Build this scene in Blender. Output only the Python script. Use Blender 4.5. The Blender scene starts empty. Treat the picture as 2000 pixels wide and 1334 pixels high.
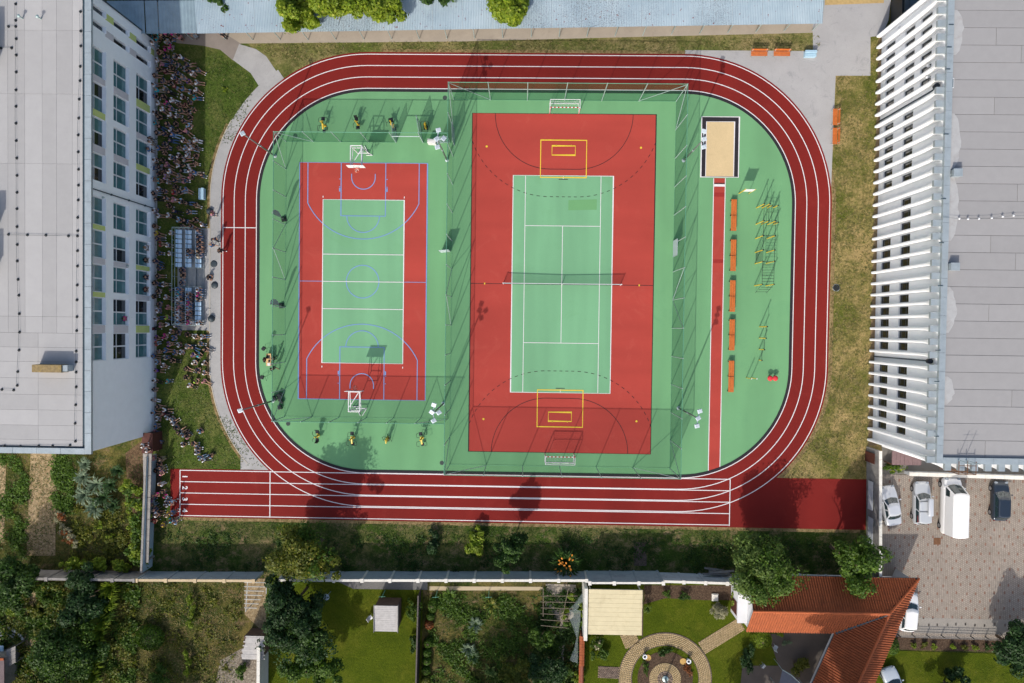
import bpy, bmesh, math, random
import numpy as np
from math import sin, cos, pi, radians, sqrt, atan2, hypot
from mathutils import Vector, Matrix
S = bpy.context.scene
C = S.collection
R = random.Random(11)
NR = np.random.RandomState(5)
# ------------------------------------------------------------------ camera
F, HC, NX, NY, ROLL, CX, CY = 1333.33, 74.95, 1022.0, 640.0, .0126833, -4.15, -4.765
_n = Vector((NX-1000, NY-667, F)).normalized()
_a = (Vector((1, 0, 0)) - _n*_n.x).normalized()
_b = _n.cross(_a)
EX = _a*cos(ROLL) + _b*sin(ROLL)
EY = _a*sin(ROLL) - _b*cos(ROLL)
EZ = -_n
def ray(px, py):
    d = Vector((px-1000, py-667, F))
    return Vector((EX.dot(d), EY.dot(d), EZ.dot(d)))
def P(px, py, z=0.0):
    """the world point of height z seen at a pixel of the 2000 px photograph"""
    w = ray(px, py); t = (z-HC)/w.z
    return Vector((CX+t*w.x, CY+t*w.y, z))
def PX(px, py, x):
    """where that pixel's ray meets the upright plane X = x"""
    w = ray(px, py); t = (x-CX)/w.x
    return Vector((x, CY+t*w.y, HC+t*w.z))
cd = bpy.data.cameras.new('camera'); cam = bpy.data.objects.new('camera', cd); C.objects.link(cam)
cd.lens = 24; cd.sensor_width = 36; cd.clip_end = 3000; cd.clip_start = .5
rt, dn, fw = ray(1000+F, 667)-ray(1000, 667), ray(1000, 667+F)-ray(1000, 667), ray(1000, 667)
rt.normalize(); dn.normalize(); fw.normalize()
cam.matrix_world = Matrix(((rt.x, -dn.x, -fw.x, CX), (rt.y, -dn.y, -fw.y, CY), (rt.z, -dn.z, -fw.z, HC), (0, 0, 0, 1)))
S.camera = cam
# ------------------------------------------------------------------ light
SUN_EL = radians(37.4); SUN_AZ = atan2(-.365, -.931)
wd = bpy.data.worlds.new('World'); S.world = wd; wd.use_nodes = True
nt = wd.node_tree; nt.nodes.clear()
o_ = nt.nodes.new('ShaderNodeOutputWorld'); bg = nt.nodes.new('ShaderNodeBackground'); sk = nt.nodes.new('ShaderNodeTexSky')
sk.sky_type = 'NISHITA'; sk.sun_disc = False; sk.sun_elevation = SUN_EL; sk.sun_rotation = SUN_AZ
sk.air_density = 1.0; sk.dust_density = 3.0; sk.ozone_density = .6
bg.inputs[1].default_value = .15
nt.links.new(sk.outputs[0], bg.inputs[0]); nt.links.new(bg.outputs[0], o_.inputs[0])
ld = bpy.data.lights.new('sun', 'SUN'); ld.energy = 3.05; ld.angle = radians(.53); ld.color = (1, .955, .88)
sun = bpy.data.objects.new('sun', ld); C.objects.link(sun)
sv = Vector((-.365*cos(SUN_EL), -.931*cos(SUN_EL), sin(SUN_EL)))
sun.rotation_euler = sv.to_track_quat('Z', 'Y').to_euler(); sun.location = (-60, -120, 100)
S.view_settings.view_transform = 'Standard'; S.view_settings.look = 'None'
S.view_settings.exposure = .40; S.view_settings.gamma = 1; S.view_settings.use_curve_mapping = False
S.render.engine = 'CYCLES'
S.cycles.max_bounces = 6; S.cycles.diffuse_bounces = 3; S.cycles.glossy_bounces = 2; S.cycles.transparent_max_bounces = 10
S.cycles.transmission_bounces = 3
# ------------------------------------------------------------------ materials
def lin(v):
    v /= 255.0
    return v/12.92 if v <= .04045 else ((v+.055)/1.055)**2.4
KEXP = 1.38
def c(r, g, b, k=1.0):
    """albedo of a sunlit surface that reads r,g,b in the picture"""
    return tuple(min(.86, lin(v)*k/KEXP) for v in (r, g, b)) + (1,)
class N:
    def __init__(s, name):
        s.m = bpy.data.materials.new(name); s.m.use_nodes = True; s.t = s.m.node_tree; s.t.nodes.clear()
        s.out = s.t.nodes.new('ShaderNodeOutputMaterial')
    def n(s, typ, ins=None, **kw):
        x = s.t.nodes.new('ShaderNode'+typ)
        for k, v in kw.items(): setattr(x, k, v)
        for k, v in (ins or {}).items():
            if isinstance(v, bpy.types.NodeSocket): s.t.links.new(v, x.inputs[k])
            else: x.inputs[k].default_value = v
        return x
    def pos(s, scale=(1, 1, 1), rot=0.0, obj=False):
        v = s.n('TexCoord').outputs['Object'] if obj else s.n('NewGeometry').outputs['Position']
        return s.n('Mapping', {'Vector': v, 'Scale': scale, 'Rotation': (0, 0, rot)}).outputs[0]
    def noise(s, scale, detail=4, rough=.6, vec=None, dist=0):
        return s.n('TexNoise', {'Vector': vec or s.pos(), 'Scale': scale, 'Detail': detail, 'Roughness': rough, 'Distortion': dist}).outputs[0]
    def ramp(s, f, stops, interp='LINEAR'):
        x = s.n('ValToRGB', {0: f}); r = x.color_ramp; r.interpolation = interp
        while len(r.elements) < len(stops): r.elements.new(.5)
        for e, (p, col) in zip(r.elements, stops):
            e.position = p; e.color = col if not isinstance(col, (int, float)) else (col, col, col, 1)
        return x.outputs[0]
    def mix(s, f, a, b, mode='MIX'):
        x = s.n('Mix', data_type='RGBA', blend_type=mode)
        for i, v in ((0, f), (6, a), (7, b)):
            if isinstance(v, bpy.types.NodeSocket): s.t.links.new(v, x.inputs[i])
            else: x.inputs[i].default_value = v
        return x.outputs[2]
    def math(s, op, a, b=0.0):
        x = s.n('Math', operation=op)
        for i, v in ((0, a), (1, b)):
            if isinstance(v, bpy.types.NodeSocket): s.t.links.new(v, x.inputs[i])
            else: x.inputs[i].default_value = v
        return x.outputs[0]
    def done(s, col, rough=.8, bump=None, bstr=.3, bdist=.02, metal=0, spec=.35, alpha=None, trans=None):
        b = s.n('BsdfPrincipled', {'Base Color': col, 'Roughness': rough, 'Metallic': metal, 'Specular IOR Level': spec})
        if bump is not None:
            s.t.links.new(s.n('Bump', {'Height': bump, 'Strength': bstr, 'Distance': bdist}).outputs[0], b.inputs['Normal'])
        o = b.outputs[0]
        if trans is not None:
            tl = s.n('BsdfTranslucent', {0: trans})
            o = s.n('MixShader', {0: .35, 1: o, 2: tl.outputs[0]}).outputs[0]
        if alpha is not None:
            tr = s.n('BsdfTransparent')
            o = s.n('MixShader', {0: alpha, 1: tr.outputs[0], 2: o}).outputs[0]
        s.t.links.new(o, s.out.inputs[0]); return s.m
MC = {}
def mat(name, col, var=.12, scale=2.0, rough=.75, bump=.15, metal=0, spec=.35, obj=False, fine=25.0, alpha=None, dirt=None):
    """a plain surface: its colour with broad and fine variation, a little relief, optional dirt colour"""
    if name in MC: return MC[name]
    s = N(name); v = s.pos(obj=obj)
    n1 = s.noise(scale, 5, .6, v); n2 = s.noise(fine, 3, .6, v)
    k = s.math('ADD', s.math('MULTIPLY', n1, .7), s.math('MULTIPLY', n2, .3))
    lo = tuple(x*(1-var*1.6) for x in col[:3])+(1,); hi = tuple(min(.95, x*(1+var*1.6)) for x in col[:3])+(1,)
    cc = s.ramp(k, [(.3, lo), (.7, hi)])
    if dirt:
        cc = s.mix(s.ramp(s.noise(scale*.6, 6, .7, v, .5), [(.52, 0.0), (.75, dirt[1])]), cc, dirt[0])
    MC[name] = s.done(cc, rough, n2, bump, .01, metal, spec, alpha); return MC[name]
def objmat(name, rough=.85, var=.15, scale=8.0, k=1.0):
    """colour taken from the object's own colour, with grain"""
    if name in MC: return MC[name]
    s = N(name); oc = s.n('ObjectInfo').outputs['Color']; v = s.pos(obj=True)
    nz = s.noise(scale, 4, .6, v)
    cc = s.mix(1.0, oc, s.ramp(nz, [(.25, 1-var*1.5), (.75, 1.0)]), 'MULTIPLY')
    MC[name] = s.done(cc, rough, nz, .2, .01); return MC[name]
# ------------------------------------------------------------------ objects
ORG = {}
def tag(o, label=None, cat=None, group=None, kind=None):
    for k, v in (('label', label), ('category', cat), ('group', group), ('kind', kind)):
        if v: o[k] = v
    return o
def thing(name, label, cat, loc=(0, 0, 0), rz=0.0, group=None):
    o = bpy.data.objects.new(name, None); C.objects.link(o); o.empty_display_size = .3
    o.location = loc; o.rotation_euler = (0, 0, rz); ORG[o.name] = Vector(loc)
    return tag(o, label, cat, group)
class MB:
    """collects faces, then links them as ONE mesh object"""
    def __init__(s): s.v = []; s.f = []; s.mi = []
    def add(s, vs, fs, mi=0):
        b = len(s.v); s.v += [tuple(x) for x in vs]
        s.f += [tuple(b+i for i in f) for f in fs]; s.mi += [mi]*len(fs); return s
    def box(s, x0, y0, z0, x1, y1, z1, mi=0):
        return s.add([(x0, y0, z0), (x1, y0, z0), (x1, y1, z0), (x0, y1, z0), (x0, y0, z1), (x1, y0, z1), (x1, y1, z1), (x0, y1, z1)],
                     [(3, 2, 1, 0), (4, 5, 6, 7), (0, 1, 5, 4), (1, 2, 6, 5), (2, 3, 7, 6), (3, 0, 4, 7)], mi)
    def obox(s, ctr, size, rz=0.0, tilt=None, mi=0):
        m = Matrix.Translation(ctr) @ Matrix.Rotation(rz, 4, 'Z')
        if tilt: m = m @ Matrix.Rotation(tilt[0], 4, tilt[1])
        hx, hy, hz = size[0]/2, size[1]/2, size[2]/2
        vs = [m @ Vector((a*hx, b*hy, d*hz)) for d in (-1, 1) for a, b in ((-1, -1), (1, -1), (1, 1), (-1, 1))]
        return s.add(vs, [(3, 2, 1, 0), (4, 5, 6, 7), (0, 1, 5, 4), (1, 2, 6, 5), (2, 3, 7, 6), (3, 0, 4, 7)], mi)
    def tube(s, p, q, r, r2=None, n=8, cap=True, mi=0):
        p, q = Vector(p), Vector(q); d = (q-p).normalized()
        u = d.orthogonal().normalized(); w = d.cross(u); r2 = r if r2 is None else r2; vs = []
        for k in range(n):
            a = 2*pi*k/n; e = u*cos(a)+w*sin(a); vs += [p+e*r, q+e*r2]
        fs = [(2*k, 2*((k+1) % n), 2*((k+1) % n)+1, 2*k+1) for k in range(n)]
        if cap: fs += [tuple(2*k for k in range(n))[::-1], tuple(2*k+1 for k in range(n))]
        return s.add(vs, fs, mi)
    def path(s, pts, r, n=6, mi=0):
        for a, b in zip(pts, pts[1:]): s.tube(a, b, r, n=n, mi=mi)
        return s
    def lathe(s, ctr, prof, n=16, mi=0, cap=True):
        c0 = Vector(ctr); vs = [c0+Vector((r*cos(2*pi*k/n), r*sin(2*pi*k/n), z)) for r, z in prof for k in range(n)]
        fs = [(i*n+k, i*n+(k+1) % n, (i+1)*n+(k+1) % n, (i+1)*n+k) for i in range(len(prof)-1) for k in range(n)]
        if cap: fs += [tuple(range(n))[::-1], tuple((len(prof)-1)*n+k for k in range(n))]
        return s.add(vs, fs, mi)
    def poly(s, pts, z=None, mi=0):
        return s.add([(p[0], p[1], p[2] if z is None else z) for p in pts], [tuple(range(len(pts)))], mi)
    def prism(s, pts, z0, z1, mi=0):
        n = len(pts); vs = [(p[0], p[1], z0) for p in pts]+[(p[0], p[1], z1) for p in pts]
        return s.add(vs, [tuple(range(n))[::-1], tuple(range(n, 2*n))]+[(k, (k+1) % n, n+(k+1) % n, n+k) for k in range(n)], mi)
    def ribbon(s, pts, w, z, closed=False, mi=0):
        """a flat painted strip of width w along a path"""
        pts = [Vector((p[0], p[1])) for p in pts]; n = len(pts); L = []
        for i in range(n):
            a = pts[i-1] if (i or closed) else pts[i]; b = pts[(i+1) % n] if (i < n-1 or closed) else pts[i]
            d = (b-a).normalized(); nn = Vector((-d.y, d.x)); k = 1.0
            if (0 < i < n-1) or closed:
                d1 = (pts[i]-pts[i-1]).normalized(); k = 1/max(.5, Vector((-d1.y, d1.x)).dot(nn))
            L.append((pts[i]+nn*w/2*k, pts[i]-nn*w/2*k))
        vs = [(q.x, q.y, z) for l in L for q in l]
        fs = [(2*i, 2*i+1, (2*i+3) % (2*n), (2*i+2) % (2*n)) for i in range(n if closed else n-1)]
        return s.add(vs, fs, mi)
    def build(s, name, m, parent=None, local=False, smooth=False, kind=None, label=None, cat=None, group=None, bevel=0, col=None):
        me = bpy.data.meshes.new(name); off = Vector((0, 0, 0))
        if parent is not None and not local: off = ORG.get(parent.name, off)
        vs = [(v[0]-off.x, v[1]-off.y, v[2]-off.z) for v in s.v]
        me.from_pydata(vs, [], s.f)
        for x in (m if isinstance(m, (list, tuple)) else [m]): me.materials.append(x)
        if any(s.mi): me.polygons.foreach_set('material_index', s.mi)
        if smooth: me.polygons.foreach_set('use_smooth', [True]*len(me.polygons))
        me.validate(); me.update()
        o = bpy.data.objects.new(name, me); C.objects.link(o)
        if parent is not None: o.parent = parent
        ORG[o.name] = off if parent is not None else Vector((0, 0, 0))
        if bevel:
            b = bmesh.new(); b.from_mesh(me)
            bmesh.ops.bevel(b, geom=[e for e in b.edges if len(e.link_faces) == 2 and e.calc_face_angle(0) > .6], offset=bevel, segments=2, affect='EDGES', profile=.6)
            b.to_mesh(me); b.free()
        if col: o.color = col
        return tag(o, label, cat, group, kind)
def npmesh(name, V, Fq, m, parent=None, kind=None, smooth=False, off=None):
    """numpy arrays of vertices and quads to one object"""
    me = bpy.data.meshes.new(name); k = Fq.shape[1]
    off = (ORG.get(parent.name, Vector()) if parent is not None else Vector()) if off is None else off
    V = V-np.array(off)
    me.vertices.add(len(V)); me.vertices.foreach_set('co', V.astype(np.float32).ravel())
    me.loops.add(Fq.size); me.loops.foreach_set('vertex_index', Fq.astype(np.int32).ravel())
    me.polygons.add(len(Fq)); me.polygons.foreach_set('loop_start', np.arange(0, Fq.size, k, dtype=np.int32))
    me.polygons.foreach_set('loop_total', np.full(len(Fq), k, np.int32))
    me.materials.append(m); me.update(calc_edges=True); me.validate()
    o = bpy.data.objects.new(name, me); C.objects.link(o)
    if parent is not None: o.parent = parent
    ORG[o.name] = Vector(off)
    return tag(o, kind=kind)
KIDS = {}
def kids(o):
    return [x for x in C.objects if x.parent == o]
def dup(root, loc, rz=0.0, label=None, group=None, sc=None, tree=None):
    """a copy of a thing with copies of its parts and sub-parts"""
    tree = tree or KIDS.get(root.name)
    if tree is None:
        tree = [(k, [(g, ()) for g in kids(k)]) for k in kids(root)]; KIDS[root.name] = tree
    r = root.copy(); C.objects.link(r); r.location = loc; r.rotation_euler = (0, 0, rz)
    if sc: r.scale = (sc, sc, sc)
    if label: r['label'] = label
    if group: r['group'] = group
    for k, gs in tree:
        x = k.copy(); C.objects.link(x); x.parent = r
        for g, _ in gs:
            y = g.copy(); C.objects.link(y); y.parent = x
    return r
def arc(cx, cy, r, a0, a1, n=24):
    return [(cx+r*cos(a0+(a1-a0)*k/n), cy+r*sin(a0+(a1-a0)*k/n)) for k in range(n+1)]
def W(pts, z=0.0): return [P(x, y, z) for x, y in pts]
# ------------------------------------------------------------------ ground materials
def grassmat(name, green, dry, dark, bias=.5, sc=1.0, soil=None, soilamt=.0, gran=1.0):
    s = N(name); v = s.pos()
    big = s.noise(.16*sc, 3, .6, v, .1); mid = s.noise(.8*sc, 7, .8, v, .15); fine = s.noise(5.0, 5, .85, s.pos((1, .8, 1)), .2)
    vf = s.noise(13*gran, 4, .8, s.pos((1.5, .7, 1), .5), .3)
    k = s.math('ADD', s.math('MULTIPLY', big, .45), s.math('ADD', s.math('MULTIPLY', mid, .35), s.math('MULTIPLY', fine, .2)))
    half = tuple((p+q)/2 for p, q in zip(green, dry))
    cc = s.ramp(k, [(bias-.07, green), (bias, half), (bias+.07, dry)])
    cc = s.mix(s.ramp(s.noise(.42*sc, 6, .75, v, .1), [(.38, .8), (.52, 0.0)]), cc, dark)
    if soil: cc = s.mix(s.ramp(s.noise(.5*sc, 8, .82, s.pos((1, 1.3, 1)), .15), [(.56-soilamt, 0.0), (.66-soilamt, .9)]), cc, soil)
    cc = s.mix(1.0, cc, s.ramp(fine, [(.3, .72), (.5, 1.0), (.7, 1.22)]), 'MULTIPLY')
    cc = s.mix(1.0, cc, s.ramp(vf, [(.28, .5), (.5, 1.0), (.72, 1.4)]), 'MULTIPLY')
    return s.done(cc, .95, s.math('ADD', vf, s.math('MULTIPLY', fine, 1.5)), 1.0, .08, spec=.08)
G_LAWN = grassmat('lawn_grass', c(88, 108, 44), c(128, 126, 74), c(70, 92, 34), .53)
G_DRY = grassmat('dry_grass', c(112, 122, 58), c(172, 155, 108), c(90, 98, 48), .50)
G_RIGHT = grassmat('sunburnt_grass', c(112, 118, 52), c(186, 162, 110), c(96, 104, 42), .49)
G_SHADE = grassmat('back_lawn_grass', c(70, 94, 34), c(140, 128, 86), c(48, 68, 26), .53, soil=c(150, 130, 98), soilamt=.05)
G_ROUGH = grassmat('rough_garden_grass', c(62, 80, 28), c(124, 112, 64), c(44, 56, 22), .5, soil=c(132, 112, 84), soilamt=.04)
G_FINE = grassmat('clipped_garden_grass', c(88, 102, 20), c(108, 112, 34), c(74, 90, 16), .56, gran=1.3)
G_BACK = grassmat('ground_grass', c(60, 80, 32), c(120, 112, 70), c(40, 56, 22), .5)
def soilmat(name, a, b, dark, sc=3.0):
    s = N(name); v = s.pos(); n1 = s.noise(sc, 6, .75, v, .5); n2 = s.noise(16, 4, .7, v)
    cc = s.ramp(n1, [(.3, dark), (.48, a), (.7, b)])
    cc = s.mix(1.0, cc, s.ramp(n2, [(.3, .55), (.6, 1.1)]), 'MULTIPLY')
    return s.done(cc, .95, s.math('ADD', n1, n2), .8, .08, spec=.1)
SOIL = soilmat('garden_soil', c(168, 146, 112), c(204, 182, 146), c(100, 84, 60))
MULCH = soilmat('bark_mulch', c(92, 74, 60), c(128, 108, 90), c(50, 40, 34), 6)
def surf(name, col, var, sc, fine=30, rough=.9, streak=None, bump=.25, patch=None):
    s = N(name); v = s.pos(); n1 = s.noise(sc, 5, .65, v, .3); n2 = s.noise(fine, 3, .7, v)
    lo = tuple(x*(1-var) for x in col[:3])+(1,); hi = tuple(x*(1+var) for x in col[:3])+(1,)
    cc = s.ramp(n1, [(.3, lo), (.7, hi)])
    if streak:  # broad laying bands of the poured surface
        n3 = s.noise(1.0, 2, .5, s.pos(streak), .0); cc = s.mix(1.0, cc, s.ramp(n3, [(.35, .93), (.65, 1.06)]), 'MULTIPLY')
    if patch: cc = s.mix(s.ramp(s.noise(sc*2.2, 6, .75, v, 1), [(.56, 0.0), (.72, patch[1])]), cc, patch[0])
    cc = s.mix(1.0, cc, s.ramp(n2, [(.3, .9), (.7, 1.08)]), 'MULTIPLY')
    return s.done(cc, rough, n2, bump, .006, spec=.25)
M_TRACK = surf('track_rubber', c(130, 34, 29), .07, .12, 40, .95, (.3, .02, 1), patch=(c(152, 56, 48), .35))
M_RED = surf('court_red', c(184, 72, 62), .06, .15, 40, .95, (.05, .35, 1), patch=(c(196, 92, 80), .4))
M_GREEN = surf('court_green', c(118, 172, 122), .05, .12, 40, .95, (.35, .05, 1), patch=(c(104, 160, 116), .35))
M_GREEN2 = surf('court_green_centre', c(126, 181, 137), .04, .12, 40, .95, (.45, .04, 1), patch=(c(112, 168, 112), .3))
M_KERB = mat('black_rubber', c(44, 40, 46), .15, 4, .9)
M_WHITE = mat('white_line_paint', c(242, 238, 238), .04, 6, .7, .1)
M_BLUE = mat('blue_line_paint', c(124, 160, 212), .06, 6, .7, .1)
M_YELLOW = mat('yellow_line_paint', c(240, 205, 60), .05, 6, .7, .1)
M_BLACK = mat('black_line_paint', c(48, 34, 36), .1, 6, .8, .1)
M_SAND = surf('pit_sand', c(224, 198, 152), .05, .8, 14, .95, bump=.6)
M_CONC = surf('path_concrete', c(178, 176, 174), .1, .6, 22, .9, bump=.5, patch=(c(140, 140, 142), .5))
M_PLAZA = surf('plaza_concrete', c(180, 178, 177), .07, .35, 24, .9, bump=.5, patch=(c(150, 150, 152), .75))
M_WALK = surf('walkway_concrete', c(178, 166, 150), .09, .5, 24, .9, bump=.4, patch=(c(140, 128, 116), .4))
# ------------------------------------------------------------------ ground
def st(name, mb, m): return mb.build(name, m, kind='structure')
st('ground', MB().poly([(-900, -900), (900, -900), (900, 900), (-900, 900)], -.03), G_BACK)
def plot(name, pts, m, z=0.0, world=False):
    return st(name, MB().poly(pts if world else W(pts), z), m)
plot('lawn', [(285, 60), (470, 62), (560, 170), (440, 420), (436, 640), (560, 1015), (285, 1020)], G_LAWN, .004)
plot('lawn', [(470, 62), (1620, 40), (1620, 130), (560, 200)], G_DRY, .006)
plot('lawn', [(1590, 60), (1740, 60), (1722, 880), (1700, 960), (1400, 960), (1560, 500)], G_RIGHT, .004)
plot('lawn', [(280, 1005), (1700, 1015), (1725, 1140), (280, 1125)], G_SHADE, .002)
plot('garden', [(-60, 840), (297, 840), (286, 1130), (-60, 1130)], G_ROUGH, -.004)
plot('garden', [(-60, 1120), (500, 1130), (470, 1400), (-60, 1400)], G_ROUGH, .006)
plot('garden_lawn', [(520, 1125), (826, 1130), (822, 1400), (505, 1400)], G_FINE, .008)
plot('garden', [(826, 1130), (1145, 1135), (1140, 1400), (822, 1400)], G_ROUGH, .010)
plot('garden_lawn', [(1140, 1135), (1480, 1130), (1600, 1400), (1140, 1400)], G_FINE, .012)
plot('lawn', [(1730, 1270), (2060, 1280), (2060, 1400), (1690, 1400)], G_FINE, .010)
plot('soil_bed', [(60, 885), (110, 885), (108, 1085), (52, 1085)], SOIL, .016)
plot('soil_bed', [(-30, 900), (12, 900), (8, 1060), (-30, 1060)], SOIL, .016)
plot('soil_bed', [(52, 1010), (98, 1005), (98, 1060), (45, 1062)], SOIL, .020)
plot('soil_bed', [(245, 885), (292, 850), (292, 1010), (252, 1000)], soilmat('dark_soil', c(104, 84, 64), c(140, 116, 88), c(62, 50, 38)), .016)
plot('soil_bed', [(46, 1150), (70, 1150), (78, 1250), (100, 1270), (40, 1262)], SOIL, .016)
plot('gravel_bed', [(1258, 1143), (1440, 1143), (1440, 1172), (1375, 1172), (1300, 1168), (1258, 1180)], MULCH, .024)
plot('gravel_bed', [(1745, 1243), (2020, 1250), (2020, 1275), (1745, 1268)], MULCH, .024)
plot('garden_path', [(660, 1136), (835, 1136), (835, 1152), (690, 1150)], mat('grey_gravel', c(120, 118, 116), .15, 6, .9, .5), .024)
plot('garden_path', [(838, 1145), (1062, 1146), (1062, 1153), (838, 1153)], surf('beige_slabs', c(196, 178, 146), .08, .8), .026)
plot('garden_path', [(1066, 1140), (1125, 1142), (1120, 1205), (1105, 1215), (1098, 1334), (1088, 1334), (1094, 1212), (1064, 1200)], M_WALK, .028)
plot('garden_path', [(478, 1130), (520, 1130), (520, 1240), (478, 1200)], SOIL, .020)
plot('rubble_patch', [(430, 1290), (520, 1240), (520, 1345), (420, 1345)], soilmat('rubble', c(150, 138, 122), c(196, 186, 170), c(84, 72, 62), 5), .024)
plot('earth_patch', [(1238, 1059), (1263, 1059), (1263, 1105), (1238, 1105)], soilmat('bare_earth', c(112, 98, 86), c(132, 116, 102), c(80, 70, 60)), .010)
# paths and pavements
lp = [(333, 62), (432, 78), (470, 85), (500, 96), (537, 126), (527, 165), (500, 135), (466, 118), (430, 97), (395, 89), (352, 84)]
plot('path', [(333, 62), (440, 66), (470, 85), (455, 118), (430, 97), (395, 89), (345, 84)], surf('dark_concrete', c(150, 140, 132), .1, .7), .014)
plot('path', [(467, 86), (500, 96), (520, 110), (541, 141), (505, 167), (490, 143), (455, 117)], M_CONC, .018)
outer_r = 12.2+3*1.235+.22
TX0, TX1, TY0, TY1, TR = -33.65, 25.2, -21.03, 21.17, 12.2
def stadium(off, n=28):
    """rounded rectangle that lies off metres outside the inner lane line"""
    r = TR+off; cs = [(TX1-TR, TY1-TR, 0), (TX0+TR, TY1-TR, pi/2), (TX0+TR, TY0+TR, pi), (TX1-TR, TY0+TR, 1.5*pi)]
    return [p for cx, cy, a in cs for p in arc(cx, cy, r, a, a+pi/2, n)]
ring = MB(); out = stadium(3*1.235+.24); inn = stadium(-.04); n_ = len(out)
ring.add([(x, y, .030) for x, y in out]+[(x, y, .030) for x, y in inn], [(k, (k+1) % n_, n_+(k+1) % n_, n_+k) for k in range(n_)])
track = st('running_track', ring, M_TRACK)
# left concrete path hugging the track
def lpath(off0, off1, a0, a1, ext=None):
    cx, cy = TX0+TR, TY1-TR; cy2 = TY0+TR
    o = arc(cx, cy, TR+off1, a0, pi, 24)+arc(cx, cy2, TR+off1, pi, a1, 24)
    i = arc(cx, cy, TR+off0, a0, pi, 24)+arc(cx, cy2, TR+off0, pi, a1, 24)
    return o+i[::-1]
o0 = 3*1.235+.15
st('path', MB().poly(lpath(o0, o0+1.25, radians(125), radians(231)), .022), M_CONC)
st('path_kerb', MB().ribbon(arc(TX0+TR, TY1-TR, TR+o0+1.29, radians(150), pi, 24)+arc(TX0+TR, TY0+TR, TR+o0+1.29, pi, radians(221), 24), .09, .05), mat('kerb_concrete', c(196, 188, 172), .08, 3))
plot('path', [(500, 870), (531, 917), (470, 917), (470, 880)], M_CONC, .018)
plot('path', [(347, 446), (436, 446), (432, 650), (409, 648), (405, 645), (347, 645)], M_CONC, .026)
# top right plaza, walkway under the long roof
plot('plaza', [(1586, -40), (1745, -40), (1735, 40), (1722, 70), (1700, 72), (1700, 148), (1632, 148), (1622, 395), (1610, 398), (1560, 300), (1440, 150), (1340, 107), (1450, 103), (1588, 106)], M_PLAZA, .016)
plot('sand_strip', [(1611, -40), (1728, -40), (1726, 6), (1611, 10)], mat('tan_gravel', c(196, 166, 112), .15, 3, .95, .5), .020)
plot('walkway', [(300, 66), (470, 85), (900, 81), (1250, 72), (1588, 64), (1588, -20), (300, -20)], M_WALK, .012)
# wall side strip of the school and of the hall
plot('paving_strip', [(286, 66), (309, 80), (305, 850), (286, 850)], M_CONC, .020)
plot('earth_strip', [(1716, 70), (1730, 70), (1712, 870), (1695, 870)], mat('brown_strip', c(150, 128, 96), .2, 4, .95, .5), .014)
plot('edge_strip', [(1338, 105.5), (1600, 108), (1600, 100), (1338, 98)], M_CONC, .010)
M_EDGE = soilmat('worn_edge', c(150, 128, 88), c(190, 164, 122), c(100, 92, 50), 2)
st('worn_edge', MB().ribbon(arc(TX0+TR, TY1-TR, TR+o0+1.5, radians(152), pi, 24)+arc(TX0+TR, TY0+TR, TR+o0+1.5, pi, radians(219), 24), .3, .010), M_EDGE)
st('worn_edge', MB().ribbon(arc(TX1-TR, TY0+TR, TR+4.15, radians(-48), 0, 24)+arc(TX1-TR, TY1-TR, TR+4.15, 0, radians(20), 12), .5, .012), M_EDGE)
st('worn_edge', MB().ribbon([(-20, TY1+4.1), (13, TY1+4.1)], .4, .012), M_EDGE)
st('worn_edge', MB().ribbon([(-42, -26.5), (33, -26.6)], .35, .012), M_EDGE)
# sprint straight
st('sprint_track', MB().poly([(-43.15, -20.93), (33.6, -20.86), (33.6, -26.42), (-43.15, -26.30)], .026), M_TRACK)
plot('gravel_strip', [(305, 917), (316, 925), (314, 970), (305, 970)], MULCH, .022)
# kerb of black rubber and the green infield
kb = MB(); a_, b_ = stadium(-.05), stadium(-.34)
for z in (0,):
    kb.add([(x, y, .06) for x, y in a_]+[(x, y, .06) for x, y in b_]+[(x, y, .0) for x, y in a_]+[(x, y, .0) for x, y in b_],
           [(k, (k+1) % n_, n_+(k+1) % n_, n_+k) for k in range(n_)]+[(2*n_+k, 2*n_+(k+1) % n_, (k+1) % n_, k) for k in range(n_)]
           + [(n_+k, n_+(k+1) % n_, 3*n_+(k+1) % n_, 3*n_+k) for k in range(n_)])
st('track_kerb', kb, M_KERB)
field = st('sports_field', MB().poly(stadium(-.3), .024), M_GREEN)
def line(parent, pts, w, m, z=.038, closed=False, name='painted_line'):
    return MB().ribbon(pts, w, z, closed).build(name, m, parent)
# lane lines
for k in range(4): line(track, stadium(.02+k*1.235), .085, M_WHITE, .036, True, 'lane_line')
for k in range(5):
    y = -21.08-k*1.262
    line(track, [(-42.06, y), (18.75, y-.02)], .085, M_WHITE, .040, name='lane_line')
for x, y0, y1 in ((-42.06, -21.04, -26.17), (-32.0, -21.0, -26.2), (18.75, -21.1, -26.25)):
    line(track, [(x, y0), (x, y1)], .09, M_WHITE, .044, name='start_line')
line(track, [(TX0-.06, 5.85), (TX0-3.7, 5.85)], .085, M_WHITE, .041, name='finish_line')
for k, d in enumerate('1234'):
    cu = bpy.data.curves.new('lane_number', 'FONT'); cu.body = d; cu.size = .78; cu.align_x = 'CENTER'; cu.align_y = 'BOTTOM'; cu.offset = .025; cu.extrude = .001
    to = bpy.data.objects.new('t', cu); C.objects.link(to)
    dg = bpy.context.evaluated_depsgraph_get(); me = bpy.data.meshes.new_from_object(to.evaluated_get(dg)); bpy.data.objects.remove(to)
    me.materials.clear(); me.materials.append(M_WHITE)
    o = bpy.data.objects.new('lane_number', me); C.objects.link(o); o.parent = track
    o.rotation_euler = (0, 0, -pi/2); o.location = (-41.93, -21.08-1.262*(k+.55), .042)
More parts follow.
